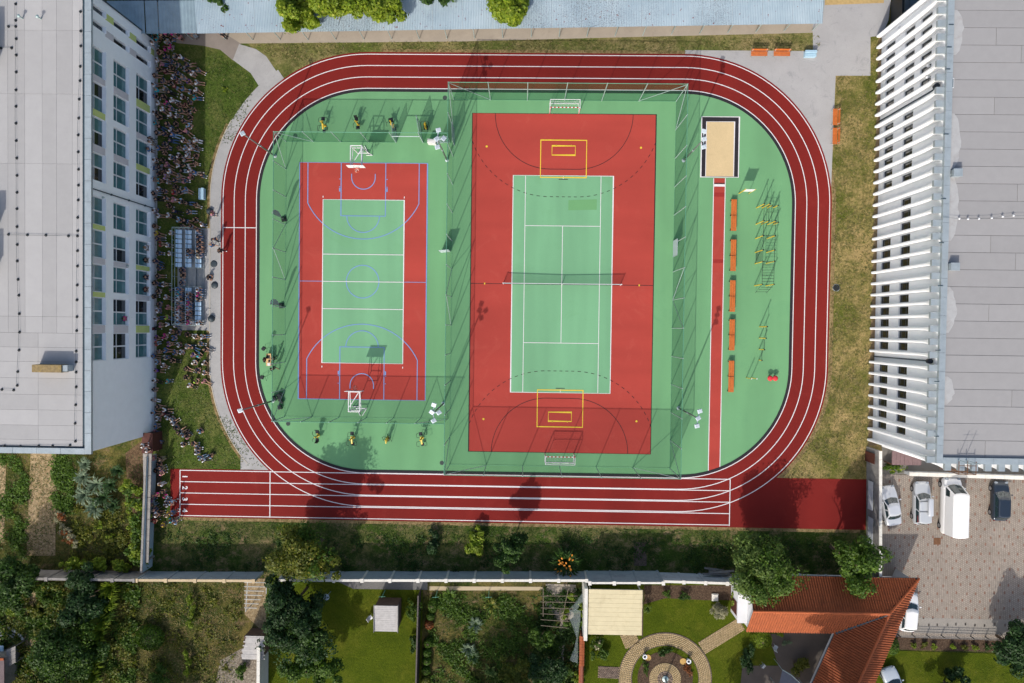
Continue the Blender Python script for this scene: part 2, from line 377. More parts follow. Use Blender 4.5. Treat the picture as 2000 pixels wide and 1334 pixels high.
# handball court
hc = st('handball_court', MB().poly([(-10.02, 18.6), (10.02, 18.6), (10.02, -18.5), (-10.02, -18.5)], .030), M_RED)
line(hc, [(-10, 18.57), (10, 18.57), (10, -18.47), (-10, -18.47)], .07, M_BLACK, .036, True)
line(hc, [(-10, 0.02), (10, .02)], .06, M_BLACK, .036)
for sy, yb in ((1, 18.57), (-1, -18.47)):
    T = lambda pts: [(x, yb-sy*y) for x, y in pts]
    p6 = arc(1.5, 0, 6, 0, pi/2, 20)+arc(-1.5, 0, 6, pi/2, pi, 20)
    line(hc, T(p6), .06, M_BLACK, .040)
    a9 = math.acos(8.5/9); p9 = arc(1.5, 0, 9, a9, pi/2, 60)+arc(-1.5, 0, 9, pi/2, pi-a9, 60)
    db = MB()
    L = 0.0; seg = []
    for a, b in zip(p9, p9[1:]):
        n2 = max(1, int(hypot(b[0]-a[0], b[1]-a[1])/.08))
        seg += [(a[0]+(b[0]-a[0])*j/n2, a[1]+(b[1]-a[1])*j/n2) for j in range(n2)]
    for i in range(0, len(seg)-4, 8): db.ribbon(T(seg[i:i+5]), .06, .044)
    db.build('dashed_line', M_BLACK, hc)
    y0 = 2.85; line(hc, T([(-2.5, y0), (2.5, y0), (2.5, y0+4.05), (-2.5, y0+4.05)]), .1, M_YELLOW, .048, True)
    line(hc, T([(-1.27, y0+.62), (1.27, y0+.62), (1.27, y0+1.62), (-1.27, y0+1.62)]), .1, M_YELLOW, .048, True)
    for x in (-.82, .82): line(hc, T([(x, y0+.5), (x, y0+.6)]), .1, M_YELLOW, .048)
    line(hc, T([(-.5, 7.1), (.5, 7.1)]), .07, M_BLACK, .048)
    for x in (-8.4, 8.4): MB().lathe((x, yb-sy*3.6, .046), [(.12, 0), (.12, .002)], 12).build('painted_spot', M_YELLOW, hc)
for x in (-8.45, 8.45): line(hc, [(x-.06, .02), (x+.06, .02)], .2, M_YELLOW, .042)
tc = st('tennis_court', MB().poly([(-5.5, 11.9), (5.5, 11.9), (5.5, -11.9), (-5.5, -11.9)], .034), M_GREEN2)
line(tc, [(-5.46, 11.86), (5.46, 11.86), (5.46, -11.86), (-5.46, -11.86)], .07, M_WHITE, .042, True)
for x in (-4.115, 4.115): line(tc, [(x, 11.83), (x, -11.83)], .06, M_WHITE, .0445)
for y in (-6.4, 6.4): line(tc, [(-4.1, y), (4.1, y)], .06, M_WHITE, .0465)
line(tc, [(0, 6.37), (0, -6.37)], .06, M_WHITE, .043)
for y in (-11.65, 11.65): line(tc, [(0, y-.15), (0, y+.15)], .06, M_WHITE, .0465)
st('worn_patch', MB().poly([(.6, 9.2), (3.7, 9.35), (3.7, 8.2), (.6, 8.1)], .0385), surf('repaired_green', c(116, 172, 116), .03, .5))
# basketball and volleyball court
BX = -21.88
bc = st('basketball_court', MB().poly([(BX-7.06, 13.1), (BX+7.06, 13.1), (BX+7.06, -12.96), (BX-7.06, -12.96)], .030), M_RED)
vc = st('volleyball_court', MB().poly([(BX+.04-4.5, 9.06), (BX+.04+4.5, 9.06), (BX+.04+4.5, -8.94), (BX+.04-4.5, -8.94)], .034), M_GREEN2)
line(bc, [(BX-7.03, 13.07), (BX+7.03, 13.07), (BX+7.03, -12.93), (BX-7.03, -12.93)], .08, M_BLUE, .042, True)
for x0, x1 in ((BX-7, BX-4.5), (BX+4.55, BX+7)): line(bc, [(x0, .07), (x1, .07)], .06, M_BLUE, .042)
line(bc, arc(BX, .07, 1.8, 0, 2*pi, 48)[:-1], .09, M_BLUE, .0445, True)
for sy, yb in ((1, 13.07), (-1, -12.93)):
    T = lambda pts: [(BX+x, yb-sy*y) for x, y in pts]
    a = math.acos(6.12/6.75)
    line(bc, T([(6.12, 0)]+arc(0, 1.575, 6.75, a, pi-a, 40)+[(-6.12, 0)]), .09, M_BLUE, .0465)
    line(bc, T([(2.45, 0), (2.45, 5.8), (-2.45, 5.8), (-2.45, 0)]), .09, M_BLUE, .049)
    line(bc, T(arc(0, 5.8, 1.8, 0, pi, 24)), .09, M_BLUE, .0515)
    line(bc, T([(1.3, 1.2)]+arc(0, 1.575, 1.3, 0, pi, 20)+[(-1.3, 1.2)]), .09, M_BLUE, .0445)
    for x in (-2.6, 2.6):
        line(bc, T([(x, 2.75), (x, 3.15)]), .14, M_BLUE, .0465)
        for y in (1.75, 2.6, 4.0): line(bc, T([(x, y), (x, y+.07)]), .14, M_BLUE, .0465)
VX = BX+.04
line(vc, [(VX-4.47, 9.03), (VX+4.47, 9.03), (VX+4.47, -8.91), (VX-4.47, -8.91)], .07, M_WHITE, .054, True)
for y in (3.05, .06, -2.94): line(vc, [(VX-4.44, y), (VX+4.44, y)], .07, M_WHITE, .056)
for x in (-4.47, 4.47):
    for y in (9.33, -9.33): line(vc, [(VX+x, y-.1), (VX+x, y+.1)], .08, M_WHITE, .056)
# long jump
pit = st('sand_pit', MB().poly([(14.93, 18.38), (19.0, 18.38), (19.0, 11.87), (14.93, 11.87)], .030), M_KERB)
line(pit, [(14.93, 18.38), (19.0, 18.38), (19.0, 11.87), (14.93, 11.87)], .09, M_WHITE, .045, True, 'pit_edge')
MB().poly([(15.48, 17.82), (18.45, 17.82), (18.45, 11.95), (15.48, 11.95)], .034).build('sand', M_SAND, pit)
line(pit, [(15.45, 11.95), (15.45, 17.85), (18.48, 17.85), (18.48, 11.95)], .07, M_WHITE, .048, False, 'pit_edge')
run = st('long_jump_runway', MB().poly([(16.36, 11.75), (17.58, 11.75), (17.58, -19.9), (16.36, -20.3)], .030), M_RED)
for x, y1 in ((16.34, -20.2), (17.6, -19.8)): line(run, [(x, 11.75), (x, y1)], .08, M_WHITE, .038)
MB().box(16.4, 10.85, .030, 17.55, 11.1, .042).build('takeoff_board', M_WHITE, run)
MB().box(16.4, 11.14, .030, 17.55, 11.24, .044).build('foul_strip', M_BLACK, run)
for y0, y1 in ((9.75, 10.2), (2.55, 2.95)): MB().poly([(16.4, y0), (17.55, y0), (17.55, y1), (16.4, y1)], .034).build('board_cover', mat('dark_red', c(160, 44, 38), .05, 4), run)
# drain covers in the field
M_IRON = mat('cast_iron', c(72, 84, 80), .2, 12, .7, .4)
for x, y in ((869, 191), (577, 265), (563, 827.5), (863, 904)):
    p = P(x, y); d = thing('drain_cover', {869: 'round grey drain cover at the top corner beside the fence', 577: 'round drain cover behind the left fence net near the top', 563: 'round drain cover below the lower left fence corner', 863: 'round grey drain cover near the inner track kerb at bottom'}[x], 'drain cover', (p.x, p.y, .02))
    MB().lathe((p.x, p.y, .024), [(.24, 0), (.24, .012), (.2, .012), (.2, .008)], 20).build('cover', M_IRON, d)
    rr = MB()
    for k in range(-3, 4): rr.box(p.x-sqrt(.19**2-(k*.05)**2), p.y+k*.05-.012, .030, p.x+sqrt(.19**2-(k*.05)**2), p.y+k*.05+.012, .040)
    rr.build('grate', M_IRON, d)
# ------------------------------------------------------------------ fences
M_GALV = mat('galvanised_steel', c(176, 196, 194), .1, 6, .45, .1, .3, .5, obj=False)
M_POSTG = mat('green_steel', c(96, 158, 130), .1, 6, .5, .1, .1, .4)
def netmat():
    s = N('green_net'); return s.done(s.mix(s.noise(6, 2), c(24, 92, 56), c(40, 116, 74)), .8, alpha=.27, spec=.1)
M_NET = netmat()
def fence(label, pts, h, cat, rail=.035, braces=(), gaps=(), skipposts=()):
    f = thing('ball_fence', label, cat, (pts[0][0], pts[0][1], 0))
    for i, (a, b) in enumerate(zip(pts, pts[1:])):
        if i not in gaps:
            q = MB().add([(a[0], a[1], .06), (b[0], b[1], .06), (b[0], b[1], h-.02), (a[0], a[1], h-.02)], [(0, 1, 2, 3)])
            q.build('net_panel', M_NET, f)
            MB().tube((a[0], a[1], .08), (b[0], b[1], .08), .012, n=4).build('bottom_wire', M_POSTG, f)
        MB().tube((a[0], a[1], h), (b[0], b[1], h), rail, n=6).build('top_rail', M_POSTG, f)
        if i in braces:
            s = braces[i]; u, v = (a, b) if s > 0 else (b, a)
            MB().tube((u[0], u[1], h-.15), (v[0], v[1], .1), .032, n=6).build('brace', M_GALV, f)
    for k, p in enumerate(pts):
        if k in skipposts: continue
        MB().tube((p[0], p[1], 0), (p[0], p[1], h+.05), .045, n=8).build('post', M_GALV, f)
    return f
def seg(a, b, n): return [(a[0]+(b[0]-a[0])*k/n, a[1]+(b[1]-a[1])*k/n) for k in range(n+1)]
HF = 5.35
fence('tall green net fence behind the upper handball goal', seg((-12.08, 20.02), (12.12, 20.0), 6), HF, 'fence', braces={0: 1, 5: -1})
fence('tall green net fence behind the lower handball goal', seg((-12.08, -19.97), (12.12, -19.99), 6), HF, 'fence', braces={0: 1, 5: -1})
fence('tall green net fence between basketball and handball courts', seg((-12.08, 20.02), (-12.08, -19.97), 13), HF, 'fence', braces={0: 1, 6: -1, 7: 1, 12: -1}, skipposts=(0, 13))
fence('tall green net fence between handball court and runway', seg((12.12, 20.0), (12.12, -19.99), 13), HF, 'fence', braces={0: 1, 6: 1, 7: -1, 12: -1}, skipposts=(0, 13))
HB = 3.85
fx = [-30.42, -27.4, -24.4, -21.35, -18.35, -15.35, -12.3]
fence('lower net fence above the basketball court with open gates', [(x, 15.32) for x in fx], HB, 'fence', braces={0: 1}, gaps=(4,), skipposts=(6,))
fence('lower net fence below the basketball court', [(x, -14.94) for x in fx], HB, 'fence', braces={0: 1, 5: 1}, skipposts=(6,))
fence('lower net fence between track and basketball court', seg((-30.42, 15.32), (-30.42, -14.94), 10), HB, 'fence', braces={0: 1, 3: -1, 4: 1, 9: -1}, skipposts=(0, 10))
# gates: leaves swung open
M_MESH = N('grey_mesh'); M_MESH = M_MESH.done(c(150, 172, 176), .6, alpha=.6)
def gate(label, x, y, ang, w=1.45, h=2.3):
    g = thing('gate', label, 'gate', (x, y, .03)); d = Vector((cos(ang), sin(ang), 0)); p = Vector((x, y, .08))
    fr = MB()
    for a, b in ((p, p+d*w), (p+Vector((0, 0, h)), p+d*w+Vector((0, 0, h))), (p, p+Vector((0, 0, h))), (p+d*w, p+d*w+Vector((0, 0, h)))): fr.tube(a, b, .03, n=6)
    fr.build('gate_frame', M_GALV, g)
    MB().add([p, p+d*w, p+d*w+Vector((0, 0, h)), p+Vector((0, 0, h))], [(0, 1, 2, 3)]).build('mesh_panel', M_MESH, g)
    q = p+d*(w-.1)+Vector((0, 0, 1.05)); MB().tube(q-Vector((.08, .08, 0)), q+Vector((.08, .08, 0)), .02, n=6).build('handle', M_KERB, g)
gate('left leaf of the open double gate above basketball court', -18.3, 15.32, radians(93))
gate('right leaf of the open double gate above basketball court', -15.4, 15.32, radians(100), 2.3)
MB().tube((-18.35, 15.32, 2.45), (-15.35, 15.32, 2.45), .05).build('gate_lintel', M_GALV, label='pale steel crossbar over the open double gate', cat='crossbar')
gate('narrow mesh gate at the right end of basketball fence', -13.6, 15.30, radians(4), 1.2)
gate('open mesh gate leaf in the dividing fence near top', -12.0, 16.9, radians(-88), 1.9)
def panel(label, x, y, z0, w, h, rz):
    g = thing('mesh_door', label, 'gate door', (x, y, .03), rz)
    MB().box(-w/2, -.02, z0, w/2, .02, z0+h).build('door_leaf', mat('door_sheet', c(196, 212, 216), .06, 4, .5), g, True)
    MB().box(-w/2-.04, -.03, z0-.03, -w/2, .03, z0+h+.04).build('door_frame', M_GALV, g, True)
    MB().box(w/2, -.03, z0-.03, w/2+.04, .03, z0+h+.04).build('door_frame', M_GALV, g, True)
panel('pale door leaf standing open beside the dividing fence', -12.75, 3.4, .1, 1.0, 2.0, radians(6))
panel('pale door leaf in the fence beside the runway', 12.06, 4.0, .1, 1.7, 2.0, radians(90))
# white cabinet beside the floodlight
p = P(846, 280); g = thing('utility_cabinet', 'small white electric cabinet beside the upper floodlight mast', 'cabinet', (p.x, p.y, .03), radians(-4))
MB().box(-.5, -.22, 0, .4, .22, .95).build('housing', mat('white_sheet', c(235, 232, 230), .04, 4, .5), g, True, bevel=.02)
MB().box(-.46, -.24, .08, -.03, -.222, .9).build('door', mat('white_sheet', c(235, 232, 230), .04, 4, .5), g, True)
MB().box(.0, -.24, .08, .36, -.222, .9).build('door', mat('white_sheet', c(235, 232, 230), .04, 4, .5), g, True)
# ------------------------------------------------------------------ floodlight masts
M_MAST = mat('mast_steel', c(128, 134, 132), .1, 5, .5, .1, .5, .5)
M_LAMP = mat('lamp_housing', c(206, 218, 226), .05, 5, .4, .1, .1, .5)
M_GLASS = mat('lamp_glass', c(190, 205, 214), .05, 5, .15, 0, .0, .6)
def mast(label, px, py, top, heads, h=8.4):
    b = P(px, py); t = P(top[0], top[1], h); b = Vector(((b.x+t.x)/2*.0+b.x, b.y, .03))
    m = thing('floodlight', label, 'floodlight', b, 0, 'floodlight masts round the courts')
    MB().tube(b, (b.x, b.y, h), .1, .055, 10).build('pole', M_MAST, m, smooth=True)
    MB().lathe(b, [(.2, 0), (.2, .03), (.13, .05), (.13, .3)], 12).build('base_plate', M_LAMP, m)
    MB().lathe((b.x, b.y, h*.5), [(.1, 0), (.1, .12)], 10).build('collar', M_LAMP, m)
    for hx, hy, rz in heads:
        q = Vector((b.x+hx, b.y+hy, h)); k = MB().tube((b.x, b.y, h-.1), q, .045, n=6).build('arm', M_LAMP, m)
        hd = MB().obox(q+Vector((0, 0, .05)), (.46, .4, .11), rz, (radians(14), 'X'))
        ho = hd.build('lamp_head', M_LAMP, m, bevel=.02)
        MB().obox(q+Vector((0, 0, -.02)), (.4, .34, .04), rz, (radians(14), 'X')).build('lens', M_GLASS, ho)
        fn = MB()
        for j in range(-2, 3): fn.obox(q+Vector((j*.07*cos(rz), j*.07*sin(rz), .125)), (.02, .3, .04), rz, (radians(14), 'X'))
        fn.build('cooling_fins', M_LAMP, ho)
        ORG[ho.name] = ORG[m.name]
mast('four headed floodlight mast between basketball court and upper gates', 873, 313, (851, 268), [(.1, .85, .2), (-.05, 0, .6), (.62, .05, .9), (.02, -.8, .25)])
mast('four headed floodlight mast at the lower basketball corner', 866, 788, (849, 803), [(.05, .8, -.3), (-.15, .08, -.6), (.55, .06, .6), (.05, -.75, .5)])
mast('floodlight mast with three heads leaning over the sand pit', 1335, 313.5, (1374, 271), [(-.02, .75, -.25), (.02, 0, .25), (0, -.75, .3)])
mast('floodlight mast with three heads beside the lower runway', 1325, 797, (1362.5, 815), [(.15, .7, .3), (0, 0, .6), (-.1, -.75, .25)])
mast('single headed mast over the upper left track bend', 537.5, 305, (477, 264), [(-.12, .08, .5)])
mast('single headed mast over the lower left track bend', 533, 783, (474, 799), [(-.12, -.05, .3)])
# ------------------------------------------------------------------ goals, hoops, tennis net
M_GOALW = mat('goal_white', c(240, 240, 240), .03, 5, .5)
M_GOALR = mat('goal_red', c(196, 36, 52), .05, 5, .5)
M_GNET = N('white_net'); M_GNET = M_GNET.done(c(225, 230, 230), .8, alpha=.3)
def goal(label, y, s):
    g = thing('handball_goal', label, 'goal', (0, y, .03), 0 if s > 0 else pi, 'handball goals')
    for x in (-1.58, 1.58):
        pb = MB(); pr = MB()
        for k in range(10):
            (pr if k % 2 == 0 else pb).box(x-.04, -.04, k*.2, x+.04, .04, (k+1)*.2)
        o = pb.build('post', M_GOALW, g, True); pr.build('red_band', M_GOALR, o, True)
    cb = MB(); cr = MB()
    for k in range(16):
        x = -1.6+k*.2; (cr if k % 2 == 0 else cb).box(x, -.04, 2.0, x+.2, .04, 2.08)
    o = cb.build('crossbar', M_GOALW, g, True); cr.build('red_band', M_GOALR, o, True)
    for x in (-1.58, 1.58):
        MB().path([(x, 0, 2.04), (x, .85, 2.0), (x, 1.05, .03)], .03).build('side_frame', M_GOALW, g, True)
        MB().tube((x, 0, .03), (x, 1.05, .03), .03).build('ground_bar', M_GOALW, g, True)
    MB().tube((-1.58, 1.05, .03), (1.58, 1.05, .03), .035).build('back_bar', M_GOALW, g, True)
    MB().tube((-1.58, .85, 2.0), (1.58, .85, 2.0), .03).build('upper_bar', M_GOALW, g, True)
    nb = MB()
    K = 12
    for k in range(K+1):
        x = -1.55+3.1*k/K; sag = .35*(1-(2*k/K-1)**2)
        nb.path([(x, .02, 2.03), (x, .45, 1.95), (x, .82-sag*.6, 1.9), (x, .98, .05)], .011, 4)
    for t in range(12):
        if t < 4: nb.path([(-1.55+3.1*k/K, .02+t*.2, 2.03-.03*t) for k in range(K+1)], .009, 3)
        else:
            z = 1.9-(t-4)*.26
            nb.path([(-1.55+3.1*k/K, .98-.16*z/1.9-.2*z/1.9*(1-(2*k/K-1)**2), z) for k in range(K+1)], .009, 3)
    nb.build('net', M_GNET, g, True)
goal('handball goal with red and white bars at the upper end', 18.62, 1)
goal('handball goal with red and white bars at the lower end', -18.55, -1)
tn = thing('tennis_net', 'tennis net stretched across the middle of the court', 'tennis net', (0, .03, .03))
for x in (-6.4, 6.4): MB().tube((x, .03, .03), (x, .03, 1.12), .05).build('post', M_GOALW, tn)
s_ = N('tennis_mesh'); s_ = s_.done(c(40, 52, 48), .9, alpha=.34)
MB().add([(-6.4, .03, .06), (6.4, .03, .06), (6.4, .03, 1.05), (0, .03, .92), (-6.4, .03, 1.05)], [(0, 1, 2, 3, 4)]).build('net', s_, tn)
tb = MB()
for a, b in (((-6.4, 1.06), (0, .93)), ((0, .93), (6.4, 1.06))): tb.add([(a[0], .0, a[1]), (a[0], .06, a[1]), (b[0], .06, b[1]), (b[0], .0, b[1])], [(0, 1, 2, 3)]); tb.add([(a[0], 0, a[1]), (b[0], 0, b[1]), (b[0], 0, b[1]-.06), (a[0], 0, a[1]-.06)], [(0, 1, 2, 3)])
tb.build('top_tape', mat('tape_white', c(220, 226, 226), .05, 4), tn)
MB().box(-.04, .0, .04, .04, .06, .93).build('centre_strap', M_WHITE, tn)
def hoop(label, y, s):
    g = thing('basketball_hoop', label, 'basketball hoop', (BX, y, .03), 0 if s > 0 else pi, 'basketball hoops')
    for x in (-.58, .58):
        MB().path([(x, 0, 0), (x, 0, 3.4), (x, -2.1, 3.4)], .055, 8).build('mast', M_GOALW, g, True)
        MB().path([(x*.93, 0, 2.5), (x*.93, -2.08, 3.05)], .04, 6).build('strut', M_GOALW, g, True)
    for a, b in (((-.58, 0, 3.4), (.58, 0, 3.4)), ((-.58, 0, .35), (.58, 0, .35)), ((-.58, 0, 2.5), (.58, 0, 2.5)), ((-.45, -2.0, 3.38), (.5, -.5, 3.38)), ((-.58, -2.1, 3.4), (.58, -2.1, 3.4))):
        MB().tube(a, b, .045, n=6).build('crosspiece', M_GOALW, g, True)
    for a, b in (((-.58, 0, .06), (-.1, .85, .06)), ((.58, 0, .06), (.1, .85, .06)), ((.3, -.15, .06), (1.0, -.15, .06)), ((.58, 0, .9), (.95, -.15, .06))): MB().tube(a, b, .04).build('foot', M_GOALW, g, True)
    b = MB().box(-.9, -2.2, 2.88, .9, -2.15, 3.93).build('backboard', M_GOALW, g, True)
    fr = MB()
    for x0, z0, x1, z1 in ((-.3, 3.03, .3, 3.07), (-.3, 3.45, .3, 3.49), (-.3, 3.07, -.26, 3.45), (.26, 3.07, .3, 3.45)): fr.box(x0, -2.204, z0, x1, -2.201, z1)
    fr.build('target_frame', M_BLACK, b, True)
    rm = MB(); rm.path([(.23*cos(a), -2.5+.23*sin(a), 3.05) for a in [2*pi*k/20 for k in range(21)]], .022, 5); rm.box(-.08, -2.3, 3.02, .08, -2.2, 3.06)
    rm.build('rim', mat('rim_orange', c(226, 92, 48), .05, 5, .5), g, True)
    nb = MB()
    for k in range(12):
        a = 2*pi*k/12
        for e in (1, -1): nb.path([(r*cos(a+e*t), -2.5+r*sin(a+e*t), z) for r, t, z in ((.22, 0, 3.04), (.15, .25, 2.82), (.12, .4, 2.62))], .009, 3)
    nb.build('net', M_GOALW, g, True)
hoop('white basketball hoop frame at the upper end of the court', 14.05, 1)
hoop('white basketball hoop frame at the lower end of the court', -13.85, -1)
# ------------------------------------------------------------------ benches, pit side things
M_OR = mat('orange_wood', c(206, 112, 48), .16, 3, .6, .2, obj=True)
M_BLK = mat('black_steel', c(38, 42, 44), .12, 6, .5, .1, .2, .5)
M_YEL = mat('yellow_steel', c(232, 196, 50), .06, 5, .45, .1, .0, .5)
def field_bench(i, px, y0, y1):
    a, b = P(px, y0), P(px, y1); L = (a.y-b.y); x = (a.x+b.x)/2; yc = (a.y+b.y)/2
    nm = ['first', 'second', 'third', 'fourth', 'fifth'][i]
    g = thing('field_bench', f'{nm} long orange bench from the top beside the runway', 'bench', (x, yc, .03), 0, 'orange benches along the runway')
    for s in (-1, 1):
        for k in range(3):
            xx = -.2+k*.2; y_0, y_1 = (.03, L/2) if s > 0 else (-L/2, -.03)
            MB().box(xx-.09, y_0, .44, xx+.09, y_1, .49).build('slat', M_OR, g, True, bevel=.01)
    for y in (-L/2+.1, 0, L/2-.1): MB().box(-.28, y-.04, 0, -.22, y+.04, .44).box(.22, y-.04, 0, .28, y+.04, .44).box(-.28, y-.04, .38, .28, y+.04, .43).build('leg', M_BLK, g, True)
for i, (px, y0, y1) in enumerate(((1430.5, 391, 452), (1429.5, 469, 530), (1428, 548, 609), (1427, 624, 684), (1425.5, 704, 765))): field_bench(i, px, y0, y1)
def park_bench(label, px, py, rz, w=1.75):
    p = P(px, py); g = thing('park_bench', label, 'bench', (p.x, p.y, .02), rz, 'orange park benches at the plaza')
    for k in range(3): MB().box(-w/2, -.25+k*.17, .43, w/2, -.1+k*.17, .47).build('seat_slat', M_OR, g, True, bevel=.008)
    for k in range(2): MB().obox((0, .30+k*.035, .62+k*.16), (w, .03, .13), 0, (radians(-12), 'X')).build('back_slat', M_OR, g, True, bevel=.008)
    for x in (-w/2+.12, w/2-.12):
        MB().path([(x, -.22, 0), (x, -.22, .42), (x, .24, .42), (x, .36, .88)], .025).tube((x, .24, .42), (x, .28, 0), .025).build('leg', M_GALV, g, True)
    return g
park_bench('orange slatted park bench left of the pair by top grass', 1480, 108, 0)
park_bench('orange slatted park bench right of the pair by top grass', 1524, 108, 0)
park_bench('upper orange park bench standing along the right plaza edge', 1627.5, 231, -pi/2)
park_bench('lower orange park bench standing along the right plaza edge', 1627, 268, -pi/2)
def bin_bench(label, px, py, rz):
    p = P(px, py); g = thing('storage_bench', label, 'bench', (p.x, p.y, .02), rz)
    mm = mat('pale_blue_board', c(176, 208, 226), .06, 4, .5)
    MB().box(-.6, -.3, 0, .6, .3, .4).build('box', mm, g, True, bevel=.015)
    MB().box(-.62, -.32, .4, .62, .0, .44).build('lid', mm, g, True, bevel=.01)
    MB().box(-.62, .05, .4, .62, .32, .62).build('backrest', mm, g, True, bevel=.015)
bin_bench('pale blue box bench beside the two orange benches', 1580, 108, 0)
bin_bench('pale blue box bench on the shaded lawn by the path', 397, 380, -pi/2)
# information sign
p = P(1443, 378); g = thing('info_sign', 'white notice board on yellow posts below the sand pit', 'sign', (p.x, p.y, .03))
MB().tube((0, 0, 0), (0, 0, 2.3), .05).build('post', M_YEL, g, True)
MB().tube((1.05, 0, 0), (1.05, 0, 2.3), .035).build('post', M_YEL, g, True)
MB().box(.02, -.02, 1.15, 1.05, .02, 2.2).build('board', M_GOALW, g, True)
# feather flags
def flag(label, px, py, rz):
    p = P(px, py); g = thing('feather_flag', label, 'flag', (p.x, p.y, .03), rz, 'white feather flags by the left fence')
    MB().box(-.28, -.28, 0, .28, .28, .08).box(-.14, -.14, .08, .14, .14, .3).build('base', M_BLK, g, True)
    MB().path([(0, 0, .2), (0, 0, 2.6), (.05, .0, 3.1), (.25, 0, 3.4)], .02).build('pole', M_GALV, g, True)
    pr = [(.7, .0), (1.1, .42), (1.7, .62), (2.4, .64), (3.0, .52), (3.35, .32), (3.5, .1)]
    fb = MB(); vs = []
    for z, w in pr: vs += [(.02, .03*sin(z*3), z), (w*.5, .06*sin(z*2.2), z), (w, .05*sin(z*2.6+1), z)]
    fs = []
    for i in range(len(pr)-1):
        for j in range(2): fs.append((i*3+j, i*3+j+1, i*3+4+j, i*3+3+j))
    fb.add(vs, fs).build('cloth', mat('flag_cloth', c(216, 226, 222), .05, 4, .8), g, True, smooth=True)
flag('upper white feather flag on black base by left fence', 555, 428, radians(100))
flag('lower white feather flag on black base by left fence', 550.5, 597, radians(95))
# fitness machines
def machine(label, px, py, rz, kind):
    p = P(px, py); g = thing('fitness_machine', label, 'exercise machine', (p.x, p.y, .03), rz, 'yellow outdoor exercise machines')
    MB().lathe((0, 0, 0), [(.16, 0), (.16, .04), (.07, .06), (.07, 1.5 if kind != 3 else 1.7), (.05, 1.55 if kind != 3 else 1.75)], 10).build('column', M_YEL, g, True, smooth=False)
    if kind == 0:      # double seat press
        for s in (-1, 1):
            MB().box(-.2, s*.45-.18, .48, .2, s*.45+.18, .54).build('seat', M_BLK, g, True, bevel=.02)
            MB().obox((0, s*.66, .8), (.36, .06, .5), 0, (s*radians(-14), 'X')).build('backrest', M_BLK, g, True, bevel=.02)
            MB().path([(0, 0, 1.3), (-.32, s*.3, 1.25), (-.36, s*.55, 1.0)], .022).path([(0, 0, 1.3), (.32, s*.3, 1.25), (.36, s*.55, 1.0)], .022).build('press_arm', M_BLK, g, True)
            MB().box(-.07, s*.05 if s > 0 else -.5, .36, .07, .5 if s > 0 else -.05, .46).build('beam', M_YEL, g, True)
    elif kind == 1:    # walker with stepping plates
        MB().obox((.05, 0, .95), (.13, .6, .9), 0, (radians(10), 'X')).build('frame', M_YEL, g, True, bevel=.03)
        for s in (-1, 1):
            MB().path([(s*.12, .1, 1.3), (s*.14, 0, .3)], .028).build('swing_arm', M_BLK, g, True)
            MB().box(s*.16-.07, -.3, .22, s*.16+.07, .18, .28).build('step_plate', M_BLK, g, True, bevel=.015)
        MB().path([(-.45, -.3, 0), (-.45, .2, 1.1), (-.3, .35, 1.25), (.3, .35, 1.25), (.42, .2, 1.1), (.42, -.3, 0)], .024).build('handlebar', M_BLK, g, True)
    elif kind == 2:    # surfboard rider / twister
        MB().obox((0, .35, .55), (.5, .5, .09), 0).build('seat', M_BLK, g, True, bevel=.03)
        MB().path([(-.5, -.45, 1.2), (-.5, .5, 1.2)], .022).path([(-.5, 0, 1.2), (0, 0, 1.35)], .022).build('handlebar', M_BLK, g, True)
        MB().obox((0, -.3, .7), (.16, .6, .12), radians(25), (radians(20), 'X')).build('frame', M_YEL, g, True, bevel=.02)
        MB().obox((.1, -.6, .35), (.4, .4, .06), 0).build('step_plate', M_BLK, g, True, bevel=.02)
    else:              # bike / rower with hoop bars
        MB().obox((0, -.15, .9), (.17, .9, .14), 0, (radians(18), 'X')).build('frame', M_YEL, g, True, bevel=.03)
        MB().box(-.2, .35, .7, .2, .75, .78).build('seat', M_BLK, g, True, bevel=.02)
        MB().box(-.16, -.85, .3, .16, -.5, .36).build('step_plate', M_BLK, g, True, bevel=.02)
        for s in (-1, 1):
            MB().path([(s*.1, -.2, .9), (s*.5, -.25, 1.0), (s*.58, -.7, .9), (s*.3, -.8, .85)], .02).build('hoop_bar', M_BLK, g, True)
            MB().path([(s*.1, .2, .9), (s*.45, .2, .9), (s*.45, .6, .8), (s*.25, .65, .8)], .02).build('hoop_bar', M_BLK, g, True)
for a in (('yellow and black leg trainer above the fence, leftmost of four', 635, 246, .0, 3), ('double seat trainer second from left above the upper fence', 700, 244, radians(10), 0),
          ('black and yellow rider machine third from left above upper fence', 767, 244, radians(15), 2), ('mostly yellow twister machine above the open double gate', 832.5, 250, 0, 1),
          ('double seat trainer below the lower fence, leftmost of four', 622.5, 850, 0, 0), ('trainer with black hoop bars second from left below lower fence', 691, 854, 0, 3),
          ('slender yellow walker machine third from left below lower fence', 758, 856, radians(-5), 1), ('trainer with wide hoop bars rightmost below the lower fence', 825, 855, radians(8), 3)): machine(*a)
